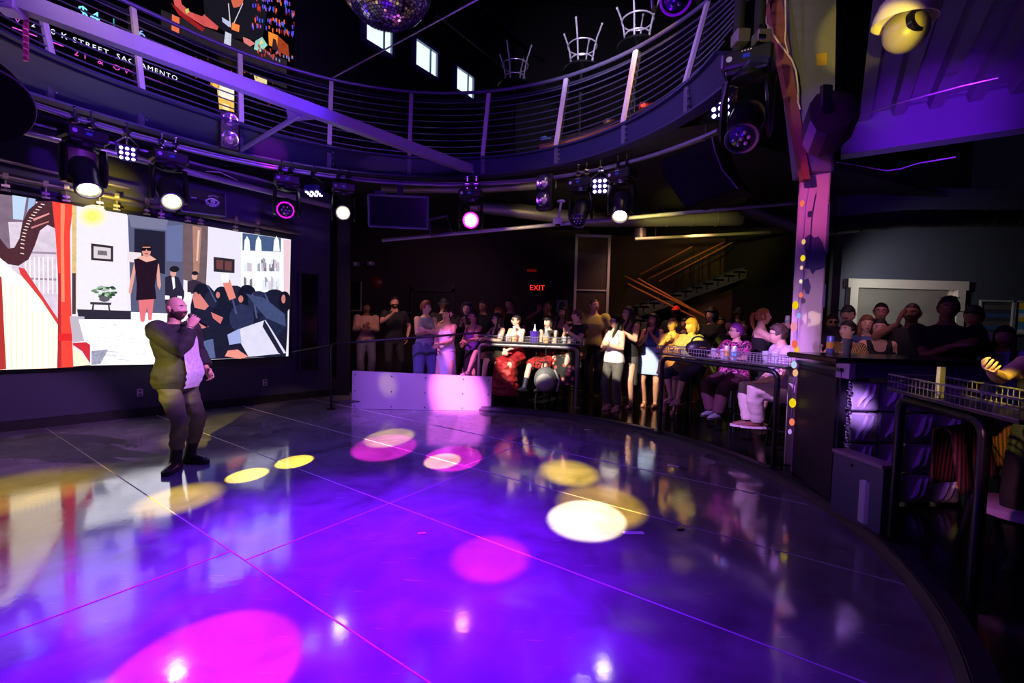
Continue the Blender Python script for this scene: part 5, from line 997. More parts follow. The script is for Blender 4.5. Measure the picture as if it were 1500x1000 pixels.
# litter on the dance floor
for px, py, a, b_, rz, lab in ((928, 780, .16, .045, .05, 'white paper slip beside the big yellow pool of light'), (986, 682, .12, .05, -.5, 'white paper slip near the dance floor edge'), (860, 629, .09, .03, -.1, 'small white slip by the far kerb')):
    p = atz(px, py, .003); o = tag(MB().box(p, (a, b_, .002), rz=rz).build('paper_slip', M('white_paper', (225, 210, 228), .7)), lab, 'paper')
for px, py, lab in ((997, 775, 'dark lost strip on the floor before the second rail'), (618, 781, 'tiny crumpled scrap in the middle of the floor')):
    p = atz(px, py, .006); tag(MB().box(p, (.06, .018, .008), rz=.2).build('scrap', M('scrap_%d' % px, (40, 30, 30) if px > 900 else (220, 200, 230), .7)), lab, 'litter')
# ================================================================ PEOPLE
SC2 = bpy.data.scenes.new('work')
def remesh(b, vox, smooth=4, fac=.5):
    me = bpy.data.meshes.new('w'); me.from_pydata(b.v, [], b.f); bm = bmesh.new(); bm.from_mesh(me); bmesh.ops.recalc_face_normals(bm, faces=bm.faces); bm.to_mesh(me); bm.free()
    o = bpy.data.objects.new('w', me); SC2.collection.objects.link(o)
    m = o.modifiers.new('r', 'REMESH'); m.mode = 'VOXEL'; m.voxel_size = vox
    if smooth: s = o.modifiers.new('s', 'SMOOTH'); s.iterations = smooth; s.factor = fac
    vl = SC2.view_layers[0]; vl.update(); ev = o.evaluated_get(vl.depsgraph); em = ev.to_mesh()
    nv, nf = len(em.vertices), len(em.polygons); co = np.empty(nv * 3, 'f'); em.vertices.foreach_get('co', co)
    r = MB(); r.v = [V(x) for x in co.reshape(-1, 3)]; r.f = [tuple(p.vertices) for p in em.polygons]; r.m = [0] * nf
    ev.to_mesh_clear(); bpy.data.objects.remove(o); bpy.data.meshes.remove(me); return r
def ellring(c, rx, ry, n=20, p=2.3, T=None):
    pts = []
    for j in range(n):
        a = 2 * PI * j / n; ca, sa = math.cos(a), math.sin(a)
        q = V((c[0] + rx * math.copysign(abs(ca) ** (2 / p), ca), c[1] + ry * math.copysign(abs(sa) ** (2 / p), sa), c[2])); pts.append(T(q) if T else q)
    return pts
TOR = [(-.13, .10, .09, .0), (-.09, .158, .115, .005), (-.02, .178, .125, .005), (.06, .165, .118, 0), (.15, .140, .102, 0), (.22, .142, .102, 0), (.30, .158, .112, 0), (.38, .172, .118, .005), (.45, .160, .102, .01), (.505, .128, .084, .012), (.54, .09, .068, .012), (.565, .062, .058, .01)]
def tor_at(z, P):
    T = P['tor']
    for a, b in zip(T, T[1:]):
        if a[0] <= z <= b[0]: t = (z - a[0]) / (b[0] - a[0]); return tuple(a[i] + (b[i] - a[i]) * t for i in range(4))
    return T[0] if z < T[0][0] else T[-1]
def headpt(n, P=None):
    x, y, z = n
    X, Y, Z = x * .0745, y * .094, z * .117
    if Z < 0: t = min(1, -Z / .117); X *= 1 - .30 * t * t; Y = Y * (1 - .10 * t) - .012 * t * (1 if y < .2 else .0)
    if y > 0 and Z < -.04: Y *= 1 - .5 * min(1, (-Z - .04) / .06)
    if y < 0:
        g = lambda cx_, cz, sx, sz: math.exp(-((X - cx_) / sx) ** 2 - ((Z - cz) / sz) ** 2)
        Y += -.026 * math.exp(-(X / .011) ** 2) * max(0, min(1, (.020 - Z) / .048)) * (1 if Z > -.03 else max(0, 1 - (-.03 - Z) / .012))
        Y += .010 * (g(.031, .008, .016, .012) + g(-.031, .008, .016, .012)) - .005 * (g(.03, .032, .02, .008) + g(-.03, .032, .02, .008))
        Y += -.007 * g(0, -.058, .022, .009) + .003 * g(0, -.058, .022, .0028) - .007 * g(0, -.098, .02, .014) - .004 * (g(.04, -.02, .016, .02) + g(-.04, -.02, .016, .02))
    return V((X, Y, Z))
def sphdir(i, j, n, m): th = PI * i / m; ph = 2 * PI * j / n; return (math.sin(th) * math.sin(ph), -math.sin(th) * math.cos(ph), math.cos(th))
def sphgrid(fn, n, m):
    b = MB(); rings = []
    for i in range(m + 1):
        rings.append([fn(sphdir(min(max(i, .08), m - .08), j, n, m)) for j in range(n)])
    b.loft(rings); return b
def make_head(b, Mh, hi, mouth=0, fat=1.0):
    n, m = (64, 48) if hi else (36, 28)
    g = sphgrid(lambda d: Mh @ (lambda q: V((q.x * fat, q.y, q.z)))(headpt(d)), n, m); b.add(g.v, g.f, 0)
    Rm = Mh.to_3x3()
    for s in (-1, 1):
        c = Mh @ V((s * .031, -.0745, .008)); k = 10 if hi else 6
        b.ball(c, (.0145 * Rm.col[0].length, .011 * Rm.col[0].length, .009 * Rm.col[0].length), k, k - 1, 1, Rm=Rm.normalized() if hasattr(Rm, 'normalized') else Rm)
        b.ball(Mh @ V((s * .031, -.0815, .008)), .0062 * Rm.col[0].length, k, k - 1, 2)
        b.tube([Mh @ V((s * x * fat, y, z)) for x, y, z in ((.014, -.0885, .026), (.03, -.0865, .032), (.047, -.071, .026))], [.003, .0042, .002], 5, 4)
        e = Mh @ V((s * .074 * fat, .012, -.005)); b.ball(e, (.012, .02, .032), 10, 8, 0, Rm=Rm); b.ball(Mh @ V((s * .082 * fat, .018, .006)), (.008, .018, .02), 8, 6, 0, Rm=Rm)
    b.tube([Mh @ V((x, y, z)) for x, y, z in ((-.024, -.082, -.0565), (-.01, -.0905, -.0545), (0, -.0915, -.0565), (.01, -.0905, -.0545), (.024, -.082, -.0565))], [.0018, .0045, .0042, .0045, .0018], 6, 3)
    b.tube([Mh @ V((x, y, z)) for x, y, z in ((-.022, -.082, -.061 - mouth * .3), (0, -.090, -.066 - mouth), (.022, -.082, -.061 - mouth * .3))], [.002, .0055, .002], 6, 3)
    if mouth: b.ball(Mh @ V((0, -.084, -.061 - mouth * .5)), (.017, .008, .004 + mouth * .6), 8, 6, 2, Rm=Rm)
def make_hand(b, M4, side, curl=.35, s=1.0, spread=.06, hi=False, mi=0):
    # local: +Z fingers, +Y palm side, +X thumb side
    n = 8 if hi else 6
    def p(x, y, z): return M4 @ V((x * s * side, y * s, z * s))
    rings = [[p(rx * math.cos(a), ry * math.sin(a) + oy, z) for a in [2 * PI * j / 12 for j in range(12)]] for z, rx, ry, oy in ((-.03, .024, .018, 0), (0, .027, .018, 0), (.03, .036, .017, .001), (.065, .041, .015, .001), (.09, .039, .012, 0), (.097, .03, .008, 0))]
    b.loft(rings, mi)
    for i, (x, L, r) in enumerate(((.030, .072, .0088), (.010, .080, .0092), (-.010, .074, .0088), (-.029, .058, .0078))):
        q = V((x, 0, .088)); a = curl * (.8 + .12 * i); sp_ = -(x / .03) * -spread; pts = [q - V((0, 0, .012)), q]; rr = [r, r]; ang_ = 0
        for k, f in enumerate((.45, .31, .24)):
            ang_ += a * (.9, 1.15, .8)[k]; q = q + V((sp_ * L * f, math.sin(ang_) * L * f, math.cos(ang_) * L * f)); pts.append(q); rr.append(r * (.95, .85, .6)[k])
        b.tube([p(*t) for t in pts], [t * s for t in rr], n, mi)
    pts = [V((.022, .004, .012)), V((.040, .012, .036)), V((.054, .022 + .02 * curl, .060)), V((.056 - .02 * curl, .034 + .03 * curl, .080)), V((.053 - .03 * curl, .042 + .034 * curl, .092))]
    b.tube([p(*t) for t in pts], [t * s for t in (.014, .0125, .0105, .0095, .006)], n, mi)
def ik(S, T, a, b_, hint):
    d = T - S; L = min(d.length, (a + b_) * .995); d = d.normalized(); x = (a * a - b_ * b_ + L * L) / (2 * L); h = math.sqrt(max(a * a - x * x, 0)); hint = (hint - d * hint.dot(d)).normalized()
    return S + d * x + hint * h, S + d * L
SKIN = {'fair': (232, 184, 160), 'tan': (205, 150, 118), 'light': (224, 170, 142), 'brown': (140, 92, 68), 'dark': (92, 60, 46), 'olive': (190, 138, 108)}
def skinset(k): return [M('skin_' + k, SKIN[k], .5, var=.05, scale=10), M('eye_white', (232, 228, 226), .3), M('eye_iris', (50, 34, 26), .2), M('lip_' + k, tuple(int(c * f) for c, f in zip(SKIN[k], (.82, .6, .62))), .4), M('eyebrow', (52, 38, 30), .8)]
CHEST = .42
PEOPLE = {}
def person(key, label, hx, hy, Y, yaw, sit=False, H=None, seat=None, wd=1.0, belly=0, fem=True, skin='light', hair=None, head=(0, 0), lean=0, aR=None, aL=None, legs=None, wear=(), hi=False, mouth=0, group='crowd watching the stage', zf=None, shoe=None, fat=1.0, tilt=0, loc=None, hat=None, glasses=None, curl=(.35, .35), heeled=0, vox=None, bust=None):
    if group and yaw < 15 and key not in ('slip', 'profile', 'reach'): yaw -= 15 if not sit else 20; head = (head[0] - 10, head[1])
    zf = ZF if zf is None else zf; Pt = aty(hx, hy, Y); top = Pt.z - zf; yw = math.radians(yaw)
    if sit: s = (H or 1.68) / 1.75; hz = top / s - .825
    else: s = top / 1.75 if H is None else H / 1.75; hz = .92
    fwd = V((math.sin(yw), -math.cos(yw), 0)); ln = math.radians(lean)
    base = V((Pt.x, Pt.y, zf)) - fwd * (math.sin(ln) * .75 * s) if loc is None else V(loc)
    root = empty('person', base, label, 'person', group, yw); W = MX.Translation(base) @ MX.Rotation(yw, 4, 'Z') @ MX.Scale(s, 4)
    def T(p): # torso space -> person space
        p = V(p); return V((p.x, p.y * math.cos(ln) - p.z * math.sin(ln), hz + p.z * math.cos(ln) + p.y * math.sin(ln)))
    P = {'tor': []}
    for z, rx, ry, cy in TOR:
        k = wd * (1.0 if fem else (1.20 if z > .28 and z < .53 else 1.04)); bl = belly * math.exp(-((z - .10) / .16) ** 2)
        if z > .53: k = 1 + (wd - 1) * .3
        P['tor'].append((z, rx * k + bl * .4, ry * (1 + (wd - 1) * .7 * (z < .53)) + bl * .55, cy - bl * .45))
    bs = (.06 if fem else 0) if bust is None else bust
    def torso(b, z0, z1, inf, T=T):
        zs = sorted(set([z0, z1] + [t[0] for t in P['tor'] if z0 < t[0] < z1])); rings = []
        for z in zs: _, rx, ry, cy = tor_at(z, P); rings.append(ellring((0, cy, z), rx + inf, ry + inf, T=T))
        b.loft(rings)
        if bs and z0 < .34 < z1:
            for sx in (-1, 1): b.ball(T((sx * .075 * wd, -.085 * (1 + (wd - 1) * .5), .345)), (bs + .008 + inf, bs + inf, bs + .006 + inf), 14, 10)
    shw = (.146 if fem else .188) * (1 + (wd - 1) * .6)
    arms = {}
    for sd, spec in ((-1, aR), (1, aL)):
        spec = spec or {}; S = T((sd * shw, .01, .485)); t = spec.get('to', (sd * .25, -.06, -.40)); tg = T((t[0], t[1], t[2] + CHEST)); E, Hn = ik(S, tg, .285, .255, V(spec.get('el', (sd * .7, .5, -.6))))
        d = V(spec['dir']) if 'dir' in spec else (Hn - E); arms[sd] = (S, E, Hn, d.normalized(), V(spec.get('palm', (-sd, 0, 0))), spec.get('curl', curl[0 if sd < 0 else 1]))
    lg = {}
    hw = .092 * (1 + (wd - 1) * .7)
    for sd in (-1, 1):
        Hp = V((sd * hw, .01, hz - .02)); spec = (legs or {}).get(sd, {})
        if 'foot' in spec: A = V(spec['foot'])
        elif sit: A = V((sd * .10, -.40 - .04 * sd, max(.12, hz - .52)))
        else: A = V((sd * .10, .015, .085))
        K, A = ik(Hp, A, .43, .42, V(spec.get('knee', (sd * .25, -1, .25 if sit else .0)))); lg[sd] = (Hp, K, A, spec.get('toe', 0))
    fw = .9 + .1 * wd
    def arm(b, sd, r0=1.0, inf=0, upto=2.0):
        S, E, Hn, *_ = arms[sd]; a = (.052 * fw + inf) * r0
        pts = [S.lerp(E, t) for t in (0, .3, .7, 1)]; rr = [.056 * fw + inf, .053 * fw + inf, .044 * fw + inf, .042 * fw + inf]
        if upto <= 1: pts = [S, S.lerp(E, upto * .5), S.lerp(E, upto)]; rr = [.058 * fw + inf, .055 * fw + inf, .050 * fw + inf * 1.3]
        else:
            e = upto - 1; pts += [E.lerp(Hn, e * t) for t in (.3, .65, 1)]; rr += [.044 * fw + inf, .037 * fw + inf, (.027 if e > .9 else .034) * fw + inf]
        b.tube(pts, rr, 12); b.ball(S, .062 * fw + inf, 12, 8)
    def leg(b, sd, inf=0, upto=2.0, flare=0):
        Hp, K, A, _ = lg[sd]; k = .85 + .15 * wd + (wd - 1) * .3
        pts = [Hp + V((0, 0, .04)), Hp.lerp(K, .3), Hp.lerp(K, .7), K]; rr = [.088 * k + inf, .085 * k + inf, .066 * k + inf, .056 * k + inf]
        if upto <= 1: f = upto; pts = [Hp + V((0, 0, .04)), Hp.lerp(K, f * .5), Hp.lerp(K, f)]; rr = [.09 * k + inf, .083 * k + inf, .072 * k + inf * 1.6]
        else:
            e = upto - 1; pts += [K.lerp(A, e * t) for t in (.3, .6, 1)]; rr += [.058 * k + inf + flare * .3, .05 * k + inf + flare * .6, .036 * k + inf + flare]
        b.tube(pts, rr, 14)
    def footdir(sd): a = math.radians(lg[sd][3]); return V((math.sin(a), -math.cos(a), 0))
    def foot(b, sd, inf=0, sole=0):
        A = lg[sd][2]; d = footdir(sd); z0 = A.z - .085; dn = -.35 if (sit or heeled) and False else 0
        pts = [A + d * t + V((0, 0, z)) for t, z in ((-.05, -.045), (-.02, -.04), (.05, -.045), (.12, -.06), (.165, -.066), (.185, -.068))]
        b.tube([q for q in pts], [.030 + inf, .040 + inf, .040 + inf, .036 + inf, .027 + inf, .012 + inf], 12, ell=.9, ref=(0, 0, 1)); b.tube([A + V((0, 0, .02)), A + d * .01 - V((0, 0, .04))], [.036 + inf, .042 + inf], 10)
    # body
    b = MB(); torso(b, -.13, .565, 0)
    for sd in (-1, 1): arm(b, sd); leg(b, sd); foot(b, sd)
    hy_, hp_ = math.radians(head[0]), math.radians(head[1]); hc = T((0, -.012, .705)); hc = V((hc.x + tilt, hc.y, hc.z))
    b.tube([T((0, .012, .52)), T((0, .008, .58)), hc + V((0, .02, -.055))], [.062 * (1 if fem else 1.12), .052 * (1 if fem else 1.16), .052 * (1 if fem else 1.14)], 14)
    r = remesh(b, vox or (.010 if hi else .015), 5)
    Mh = MX.Translation(hc) @ MX.Rotation(hy_, 4, 'Z') @ MX.Rotation(-hp_, 4, 'X')
    make_head(r, Mh, hi, mouth, fat)
    hands = {}
    for sd in (-1, 1):
        S, E, Hn, d, pn, cu = arms[sd]; y = (pn - d * pn.dot(d)); y = y.normalized() if y.length > .05 else d.orthogonal().normalized(); x = y.cross(d)
        # thumb side: local +X * side ; choose side so the thumb points up or inward
        M4 = MX(((x.x, y.x, d.x, Hn.x), (x.y, y.y, d.y, Hn.y), (x.z, y.z, d.z, Hn.z), (0, 0, 0, 1))); make_hand(r, M4, sd, cu, 1.0 if fem else 1.06, .06, hi)
        hands[sd] = (W @ (Hn + d * .085 + y * .03), (W.to_3x3() @ d).normalized(), (W.to_3x3() @ y).normalized(), (W.to_3x3() @ x).normalized() * sd)
    r.v = [W @ p for p in r.v]; r.build('body', skinset(skin), root, smooth=60, fix=False)
    # hair
    def hairpart(nm, b, m): b.v = [W @ p for p in b.v]; return b.build(nm, m, root, smooth=60, fix=True)
    if hair:
        st, hcol = hair[0], hair[1]; hm = M('hair_%d_%d_%d' % hcol, hcol, .55, var=.4, scale=60, bump=.4); vol = {'crop': .010, 'short': .020, 'bob': .026, 'long': .022, 'pony': .012, 'curly': .040, 'bun': .012, 'stubble': .004}[st]
        def hf(d):
            q = headpt(d); x, y, z = q; nse = mnoise.noise(q * (38 if st == 'curly' else 60) + V((hx, 0, 0))); fr = -y / .094
            line = .058 - .035 * max(0, abs(x) / .075 - .45) if y < -.03 else (-.012 if st in ('crop', 'short', 'stubble') and y < .03 else -.055)
            if hair[2:] and 'bangs' in hair[2:] and y < -.03: line = .034
            if st in ('bob', 'long', 'curly') and y > -.02: line = -.085
            k = max(0, min(1, (z - line) / .016 + .3))
            return Mh @ (q + V(d) * (vol * (1 + .5 * nse) * k - .008 * (1 - k)))
        b = sphgrid(hf, 44 if hi else 32, 34 if hi else 26)
        def lock(pts, rr, ell=.5): b.tube([Mh @ V(p) for p in pts], rr, 10, ell=ell, ref=Mh.to_3x3() @ V((0, 1, 0)))
        if st == 'long':
            lock(((0, .07, .03), (0, .09, -.06), (0, .095, -.16), (0, .085, -.26), (0, .08, -.34)), [.05, .05, .045, .035, .015], 1.9)
            for sx in (-1, 1): lock(((sx * .066, -.005, .03), (sx * .082, -.005, -.06), (sx * .085, -.03, -.15), (sx * .075, -.06, -.24), (sx * .07, -.075, -.32)), [.024, .026, .026, .022, .008], .9)
        if st == 'bob':
            for sx in (-1, 1): lock(((sx * .06, .01, .05), (sx * .085, .005, -.03), (sx * .086, .0, -.09), (sx * .074, -.005, -.125)), [.03, .034, .032, .012], .8)
            lock(((0, .07, .03), (0, .09, -.05), (0, .08, -.12)), [.06, .055, .03], 1.5)
        if st == 'pony': lock(((0, .09, .05), (0, .125, .05), (0, .15, .0), (0, .145, -.10), (0, .13, -.18)), [.02, .028, .03, .026, .008], 1)
        if st == 'bun': b.ball(Mh @ V((0, .10, .05)), .036, 10, 8)
        if st == 'curly':
            rr = random.Random(int(hx))
            for i in range(60):
                d = V((rr.gauss(0, 1), rr.gauss(.35, .8), rr.gauss(.35, .8))).normalized()
                if d.y < -.45 and d.z < .62: continue
                b.ball(Mh @ (headpt(d) + d * .03), rr.uniform(.018, .03), 7, 5)
        hairpart('hair', b, hm)
        if 'beard' in hair[2:]:
            def bf(d):
                q = headpt(d); x, y, z = q; k = max(0, min(1, (-.022 - z - .35 * max(0, abs(x) - .05)) / .014)) * (1 if y < .025 else max(0, 1 - (y - .025) / .02))
                if abs(x) < .022 and -.074 < z < -.040: k *= .35 if z > -.047 else .0
                return Mh @ (V((q.x * fat, q.y, q.z)) + V(d) * (.007 * k - .006 * (1 - k)))
            hairpart('beard', sphgrid(bf, 56, 44), M('beard_brown', (70, 44, 34), .8, var=.4, scale=90, bump=.4))
    if 'moustache' in (hair or ())[2:]: hairpart('moustache', MB().tube([Mh @ V((x, y, z)) for x, y, z in ((-.03, -.08, -.053), (-.012, -.095, -.045), (.012, -.095, -.045), (.03, -.08, -.053))], [.003, .007, .007, .003], 6), M('hair_dark_brown', (30, 22, 20), .7))
    # hats and glasses
    if hat:
        hm = M('hat_%d_%d_%d' % hat[1], hat[1], .7, bump=.1); b = sphgrid(lambda d: Mh @ (headpt((d[0], max(d[1], -1), d[2])) * 1.14 if d[2] > .28 else V((headpt(d) * .9).to_tuple())), 32, 26)
        if hat[0] == 'cap': b.prism([Mh @ V((x * .085, -.07 - y, .05 - .012 * (1 - abs(x)))) for x, y in ((-1, 0), (-.85, .06), (-.4, .085), (.4, .085), (.85, .06), (1, 0))], Mh.to_3x3() @ V((0, 0, .008)))
        else: b.loft([[Mh @ V((r_ * .078 * math.cos(a), r_ * .098 * math.sin(a), z)) for a in [2 * PI * j / 24 for j in range(24)]] for r_, z in ((1.0, .05), (1.16, .045), (1.65, .012), (1.66, .006), (1.14, .038), (1.0, .04))])
        hairpart(hat[0] if hat[0] != 'cap' else 'baseball_cap', b, hm)
    if glasses:
        b = MB(); gl = MB(); sun = glasses == 'sun'; zo = .100 if glasses == 'up' else .008; yo = .052 if glasses == 'up' else 0
        for sx in (-1, 1):
            pts = [Mh @ V((sx * .032 + .0235 * math.cos(a), -.098 + .004 * abs(math.cos(a)) + yo * 1.2, zo - .002 + .0175 * math.sin(a))) for a in [2 * PI * j / 14 for j in range(14)]]
            b.tube(pts, .0022 if not sun else .003, 5, loop=True); b.tube([Mh @ V((sx * .0555, -.092 + yo, zo + .004)), Mh @ V((sx * .076 * fat, -.05 + yo, zo + .006)), Mh @ V((sx * .078 * fat, .01 + yo, zo))], .0022, 5); gl.poly(pts)
        b.tube([Mh @ V((-.009, -.099 + yo, zo)), Mh @ V((.009, -.099 + yo, zo))], .002, 5); go = hairpart('sunglasses' if sun or glasses == 'up' else 'glasses', b, M('black_glasses', (12, 12, 14), .25))
        if sun or glasses == 'up': gl.v = [W @ p for p in gl.v]; gl.build('lens', M('dark_lens', (8, 8, 12), .06), go)
    # clothing
    for it in wear:
        kind, m = it[0], it[1]; o = it[2] if len(it) > 2 else {}; b = MB(); v = o.get('vox', .012 if hi else .016); inf = o.get('inf', .012)
        if kind == 'top':
            torso(b, o.get('hem', -.06), o.get('neck', .545), inf)
            if o.get('flare'): zz = o.get('hem', -.06); _, rx, ry, cy = tor_at(.1, P); b.loft([ellring((0, cy, .16), rx + inf, ry + inf, T=T), ellring((0, cy, zz), rx + inf + o['flare'], ry + inf + o['flare'], T=T)])
            sl = o.get('sleeve', .6)
            if sl: [arm(b, sd, inf=inf + o.get('loose', 0), upto=sl) for sd in (-1, 1)]
        elif kind == 'tank':
            torso(b, o.get('hem', -.06), .40, inf)
            if o.get('flare'): zz = o.get('hem', -.06); _, rx, ry, cy = tor_at(.1, P); b.loft([ellring((0, cy, .16), rx + inf, ry + inf, T=T), ellring((0, cy, zz), rx + inf + o['flare'], ry + inf + o['flare'], T=T)])
            if not o.get('strapless'):
                for sx in (-1, 1): b.tube([T((sx * .09, -.115, .37)), T((sx * .10, -.095, .45)), T((sx * .105, -.02, .535)), T((sx * .10, .09, .46)), T((sx * .09, .12, .38))], o.get('strap', .02), 8, ell=.55)
        elif kind == 'pants':
            torso(b, -.13, o.get('waist', .08), inf); [leg(b, sd, inf + o.get('loose', 0), o.get('upto', 1.98), o.get('flare', .012)) for sd in (-1, 1)]
        elif kind == 'skirt':
            wz = o.get('waist', .12)
            if sit:
                _, rx, ry, cy = tor_at(0, P); torso(b, -.13, wz, inf); up2 = o.get('upto', 1.0)
                [leg(b, sd, inf + .014, min(up2, .97)) for sd in (-1, 1)]; K0 = (lg[-1][1] + lg[1][1]) / 2; Hm = (lg[-1][0] + lg[1][0]) / 2
                w_ = (lg[1][1] - lg[-1][1]).length / 2 + .07; b.tube([Hm, Hm.lerp(K0, .5), K0], [.10, .085, .07], 12, ell=w_ / .085 * .95, ref=(0, 0, 1))
                if up2 > 1:
                    zf2 = o.get('zhem', .10); b.loft([ellring((K0.x, K0.y + .08, K0.z + .02), w_ * 1.0, .15, 20), ellring((K0.x, K0.y + .06, (K0.z + zf2) * .55), w_ * 1.12, .18, 20), ellring((K0.x, K0.y + .06, zf2), w_ * 1.28, .22, 20)])
            else:
                hem = o.get('hem', -.45); fl = o.get('flare', .03); rg = []
                for t in (0, .25, .5, .75, 1): z = wz + (hem - wz) * t; _, rx, ry, cy = tor_at(max(z, -.02), P); rg.append(ellring((0, cy, z + hz), rx + inf + fl * t - (.0 if z > -.1 else o.get('taper', 0) * t), ry + inf + fl * t * .8, 22))
                b.loft(rg)
        elif kind == 'shoes':
            for sd in (-1, 1):
                b = MB(); foot(b, sd, o.get('inf', .009)); A = lg[sd][2]; d = footdir(sd)
                if o.get('boot'): sh = (lg[sd][1] - A).normalized(); b.tube([A + V((0, .0, -.03)), A + sh * .06, A + sh * o['boot']], [.054, .053, .060], 14)
                r = remesh(b, .008 if hi else .012, 3); zc = A.z - .083; r.v = [W @ V((p.x, p.y, max(p.z, zc))) for p in r.v]; so = r.build('boot' if o.get('boot') else 'shoe', m, root, smooth=60, fix=False)
                q = MB(); sr = [[A + d * t + d.cross(V((0, 0, 1))) * (w_ * math.copysign(1, k)) + V((0, 0, zz)) for t, w_, k in ((-.085, .028, 1), (-.03, .044, 1), (.06, .046, 1), (.14, .047, 1), (.19, .034, 1), (.208, .008, 1), (.208, .008, -1), (.19, .034, -1), (.14, .047, -1), (.06, .046, -1), (-.03, .044, -1), (-.085, .028, -1))] for zz in (-.085, -.085 + o.get('sole', .028))]
                q.loft(sr); q.v = [W @ p for p in q.v]; q.build('sole', M(o.get('solem', 'dark_sole'), o.get('solec', (40, 36, 36)), .6), so)
            continue
        elif kind == 'sandals':
            for sd in (-1, 1):
                A = lg[sd][2]; d = footdir(sd); q = MB(); sr = [[A + d * t + d.cross(V((0, 0, 1))) * (w_ * k) + V((0, 0, zz)) for t, w_, k in ((-.08, .028, 1), (.02, .040, 1), (.14, .043, 1), (.20, .012, 1), (.20, .012, -1), (.14, .043, -1), (.02, .04, -1), (-.08, .028, -1))] for zz in (-.092, -.078)]
                q.loft(sr); q.tube([A + d * .09 + d.cross(V((0, 0, 1))) * k + V((0, 0, z)) for k, z in ((-.045, -.08), (-.03, -.035), (0, -.022), (.03, -.035), (.045, -.08))], .014, 6, ell=.5); q.tube([A + d.cross(V((0, 0, 1))) * (.043 * math.cos(a)) + d * (.043 * math.sin(a)) + V((0, 0, -.01)) for a in [2 * PI * j / 12 for j in range(12)]], .008, 6, loop=True)
                if heeled: q.tube([A - d * .06 + V((0, 0, -.08)), A - d * .07 + V((0, 0, -.17))], [.016, .009], 8)
                q.v = [W @ p for p in q.v]; q.build('sandal', m, root)
            continue
        r = remesh(b, v, o.get('smooth', 4))
        if o.get('wrinkle'):
            r.v = [p + V((mnoise.noise(V((p.x * 9, p.y * 9, p.z * 16))), mnoise.noise(V((p.x * 9 + 7, p.y * 9, p.z * 16))), 0)) * o['wrinkle'] for p in r.v]
        r.v = [W @ p for p in r.v]; r.build(o.get('name', {'top': 'shirt', 'tank': 'tank_top', 'pants': 'trousers', 'skirt': 'skirt'}[kind]), m, root, smooth=60, fix=False)
    PEOPLE[key] = dict(root=root, W=W, T=T, Mh=Mh, hands=hands, arms=arms, legs=lg, hz=hz, s=s, P=P, base=base)
    if sit and seat is not False:
        stool(base.x, base.y, seat or 'black bar stool hidden under a seated guest', h=max(.3, (hz - .105) * s), rz=yw)
    return PEOPLE[key]
BLK = M('black_cloth', (24, 23, 26), .85, var=.15, scale=30, bump=.15); DKG = M('charcoal_cloth', (46, 46, 50), .85, var=.15, scale=30, bump=.15); WHT_C = M('white_cloth', (232, 228, 226), .8, var=.05, bump=.1)
def cl(n, c, **k): return M('cloth_' + n, c, .82, var=.12, scale=26, bump=.15, **k)
CLAP = dict(aR=dict(to=(-.05, -.27, -.02), dir=(.15, -.35, .9), palm=(1, 0, 0), curl=.15), aL=dict(to=(.05, -.27, -.02), dir=(-.15, -.35, .9), palm=(-1, 0, 0), curl=.15))
LAP = dict(aR=dict(to=(-.05, -.30, -.30), dir=(.6, -.5, -.4), palm=(.3, .3, -1)), aL=dict(to=(.05, -.30, -.29), dir=(-.6, -.5, -.4), palm=(-.3, .3, -1)))
CROSS = dict(aR=dict(to=(.06, -.21, -.14), dir=(1, -.1, .05), palm=(0, 1, 0), el=(-1, .1, -.6)), aL=dict(to=(-.06, -.24, -.12), dir=(-1, -.1, .0), palm=(0, 1, 0), el=(1, .1, -.6)))
TABLE = dict(aR=dict(to=(-.13, -.36, -.10), dir=(.5, -.8, .1), palm=(0, 0, -1)), aL=dict(to=(.13, -.36, -.10), dir=(-.5, -.8, .1), palm=(0, 0, -1)))
CHIN = dict(aR=dict(to=(-.04, -.20, .02), dir=(.25, -.3, .9), palm=(1, .2, 0), curl=.5), aL=dict(to=(.04, -.20, .02), dir=(-.25, -.3, .9), palm=(-1, .2, 0), curl=.5))
def DRINK(x=-.05, z=.0): return dict(to=(x, -.27, z), dir=(.5, -.5, .5), palm=(.6, .3, -.3), curl=.95)
NONE = {}
# the presenter
m_at = atz(250, 683, 0)
pm = person('presenter', 'bald bearded person in black sweatshirt speaking into a microphone on the dance floor', 262, 438, m_at.y, 84, H=1.76, wd=1.06, belly=.07, fem=False, skin='light', hair=('stubble', (64, 44, 36), 'beard') if False else None, head=(6, 2), hi=True, loc=(m_at.x + .06, m_at.y, 0), zf=0, group=None, fat=1.08,
    aR=dict(to=(-.045, -.205, .115), dir=(.45, -.25, .85), palm=(.75, .55, -.1), curl=1.05, el=(-.3, -.4, -1)), aL=dict(to=(.30, -.10, -.36), curl=.5),
    legs={-1: dict(foot=(-.10, -.08, .088), toe=-74, knee=(-.2, -1, 0)), 1: dict(foot=(.13, -.04, .088), toe=4, knee=(.2, -1, 0))},
    wear=[('pants', cl('olive_black', (74, 70, 62)), dict(loose=.006, wrinkle=.016, upto=1.66, flare=.014, inf=.008)), ('top', cl('sweatshirt', (40, 38, 38)), dict(sleeve=1.84, loose=.022, inf=.024, hem=-.12, wrinkle=.012, neck=.55, name='sweatshirt')),
          ('shoes', M('black_leather_boot', (22, 20, 24), .32), dict(boot=.24, sole=.045, inf=.016))])
Mh, W = pm['Mh'], pm['W']
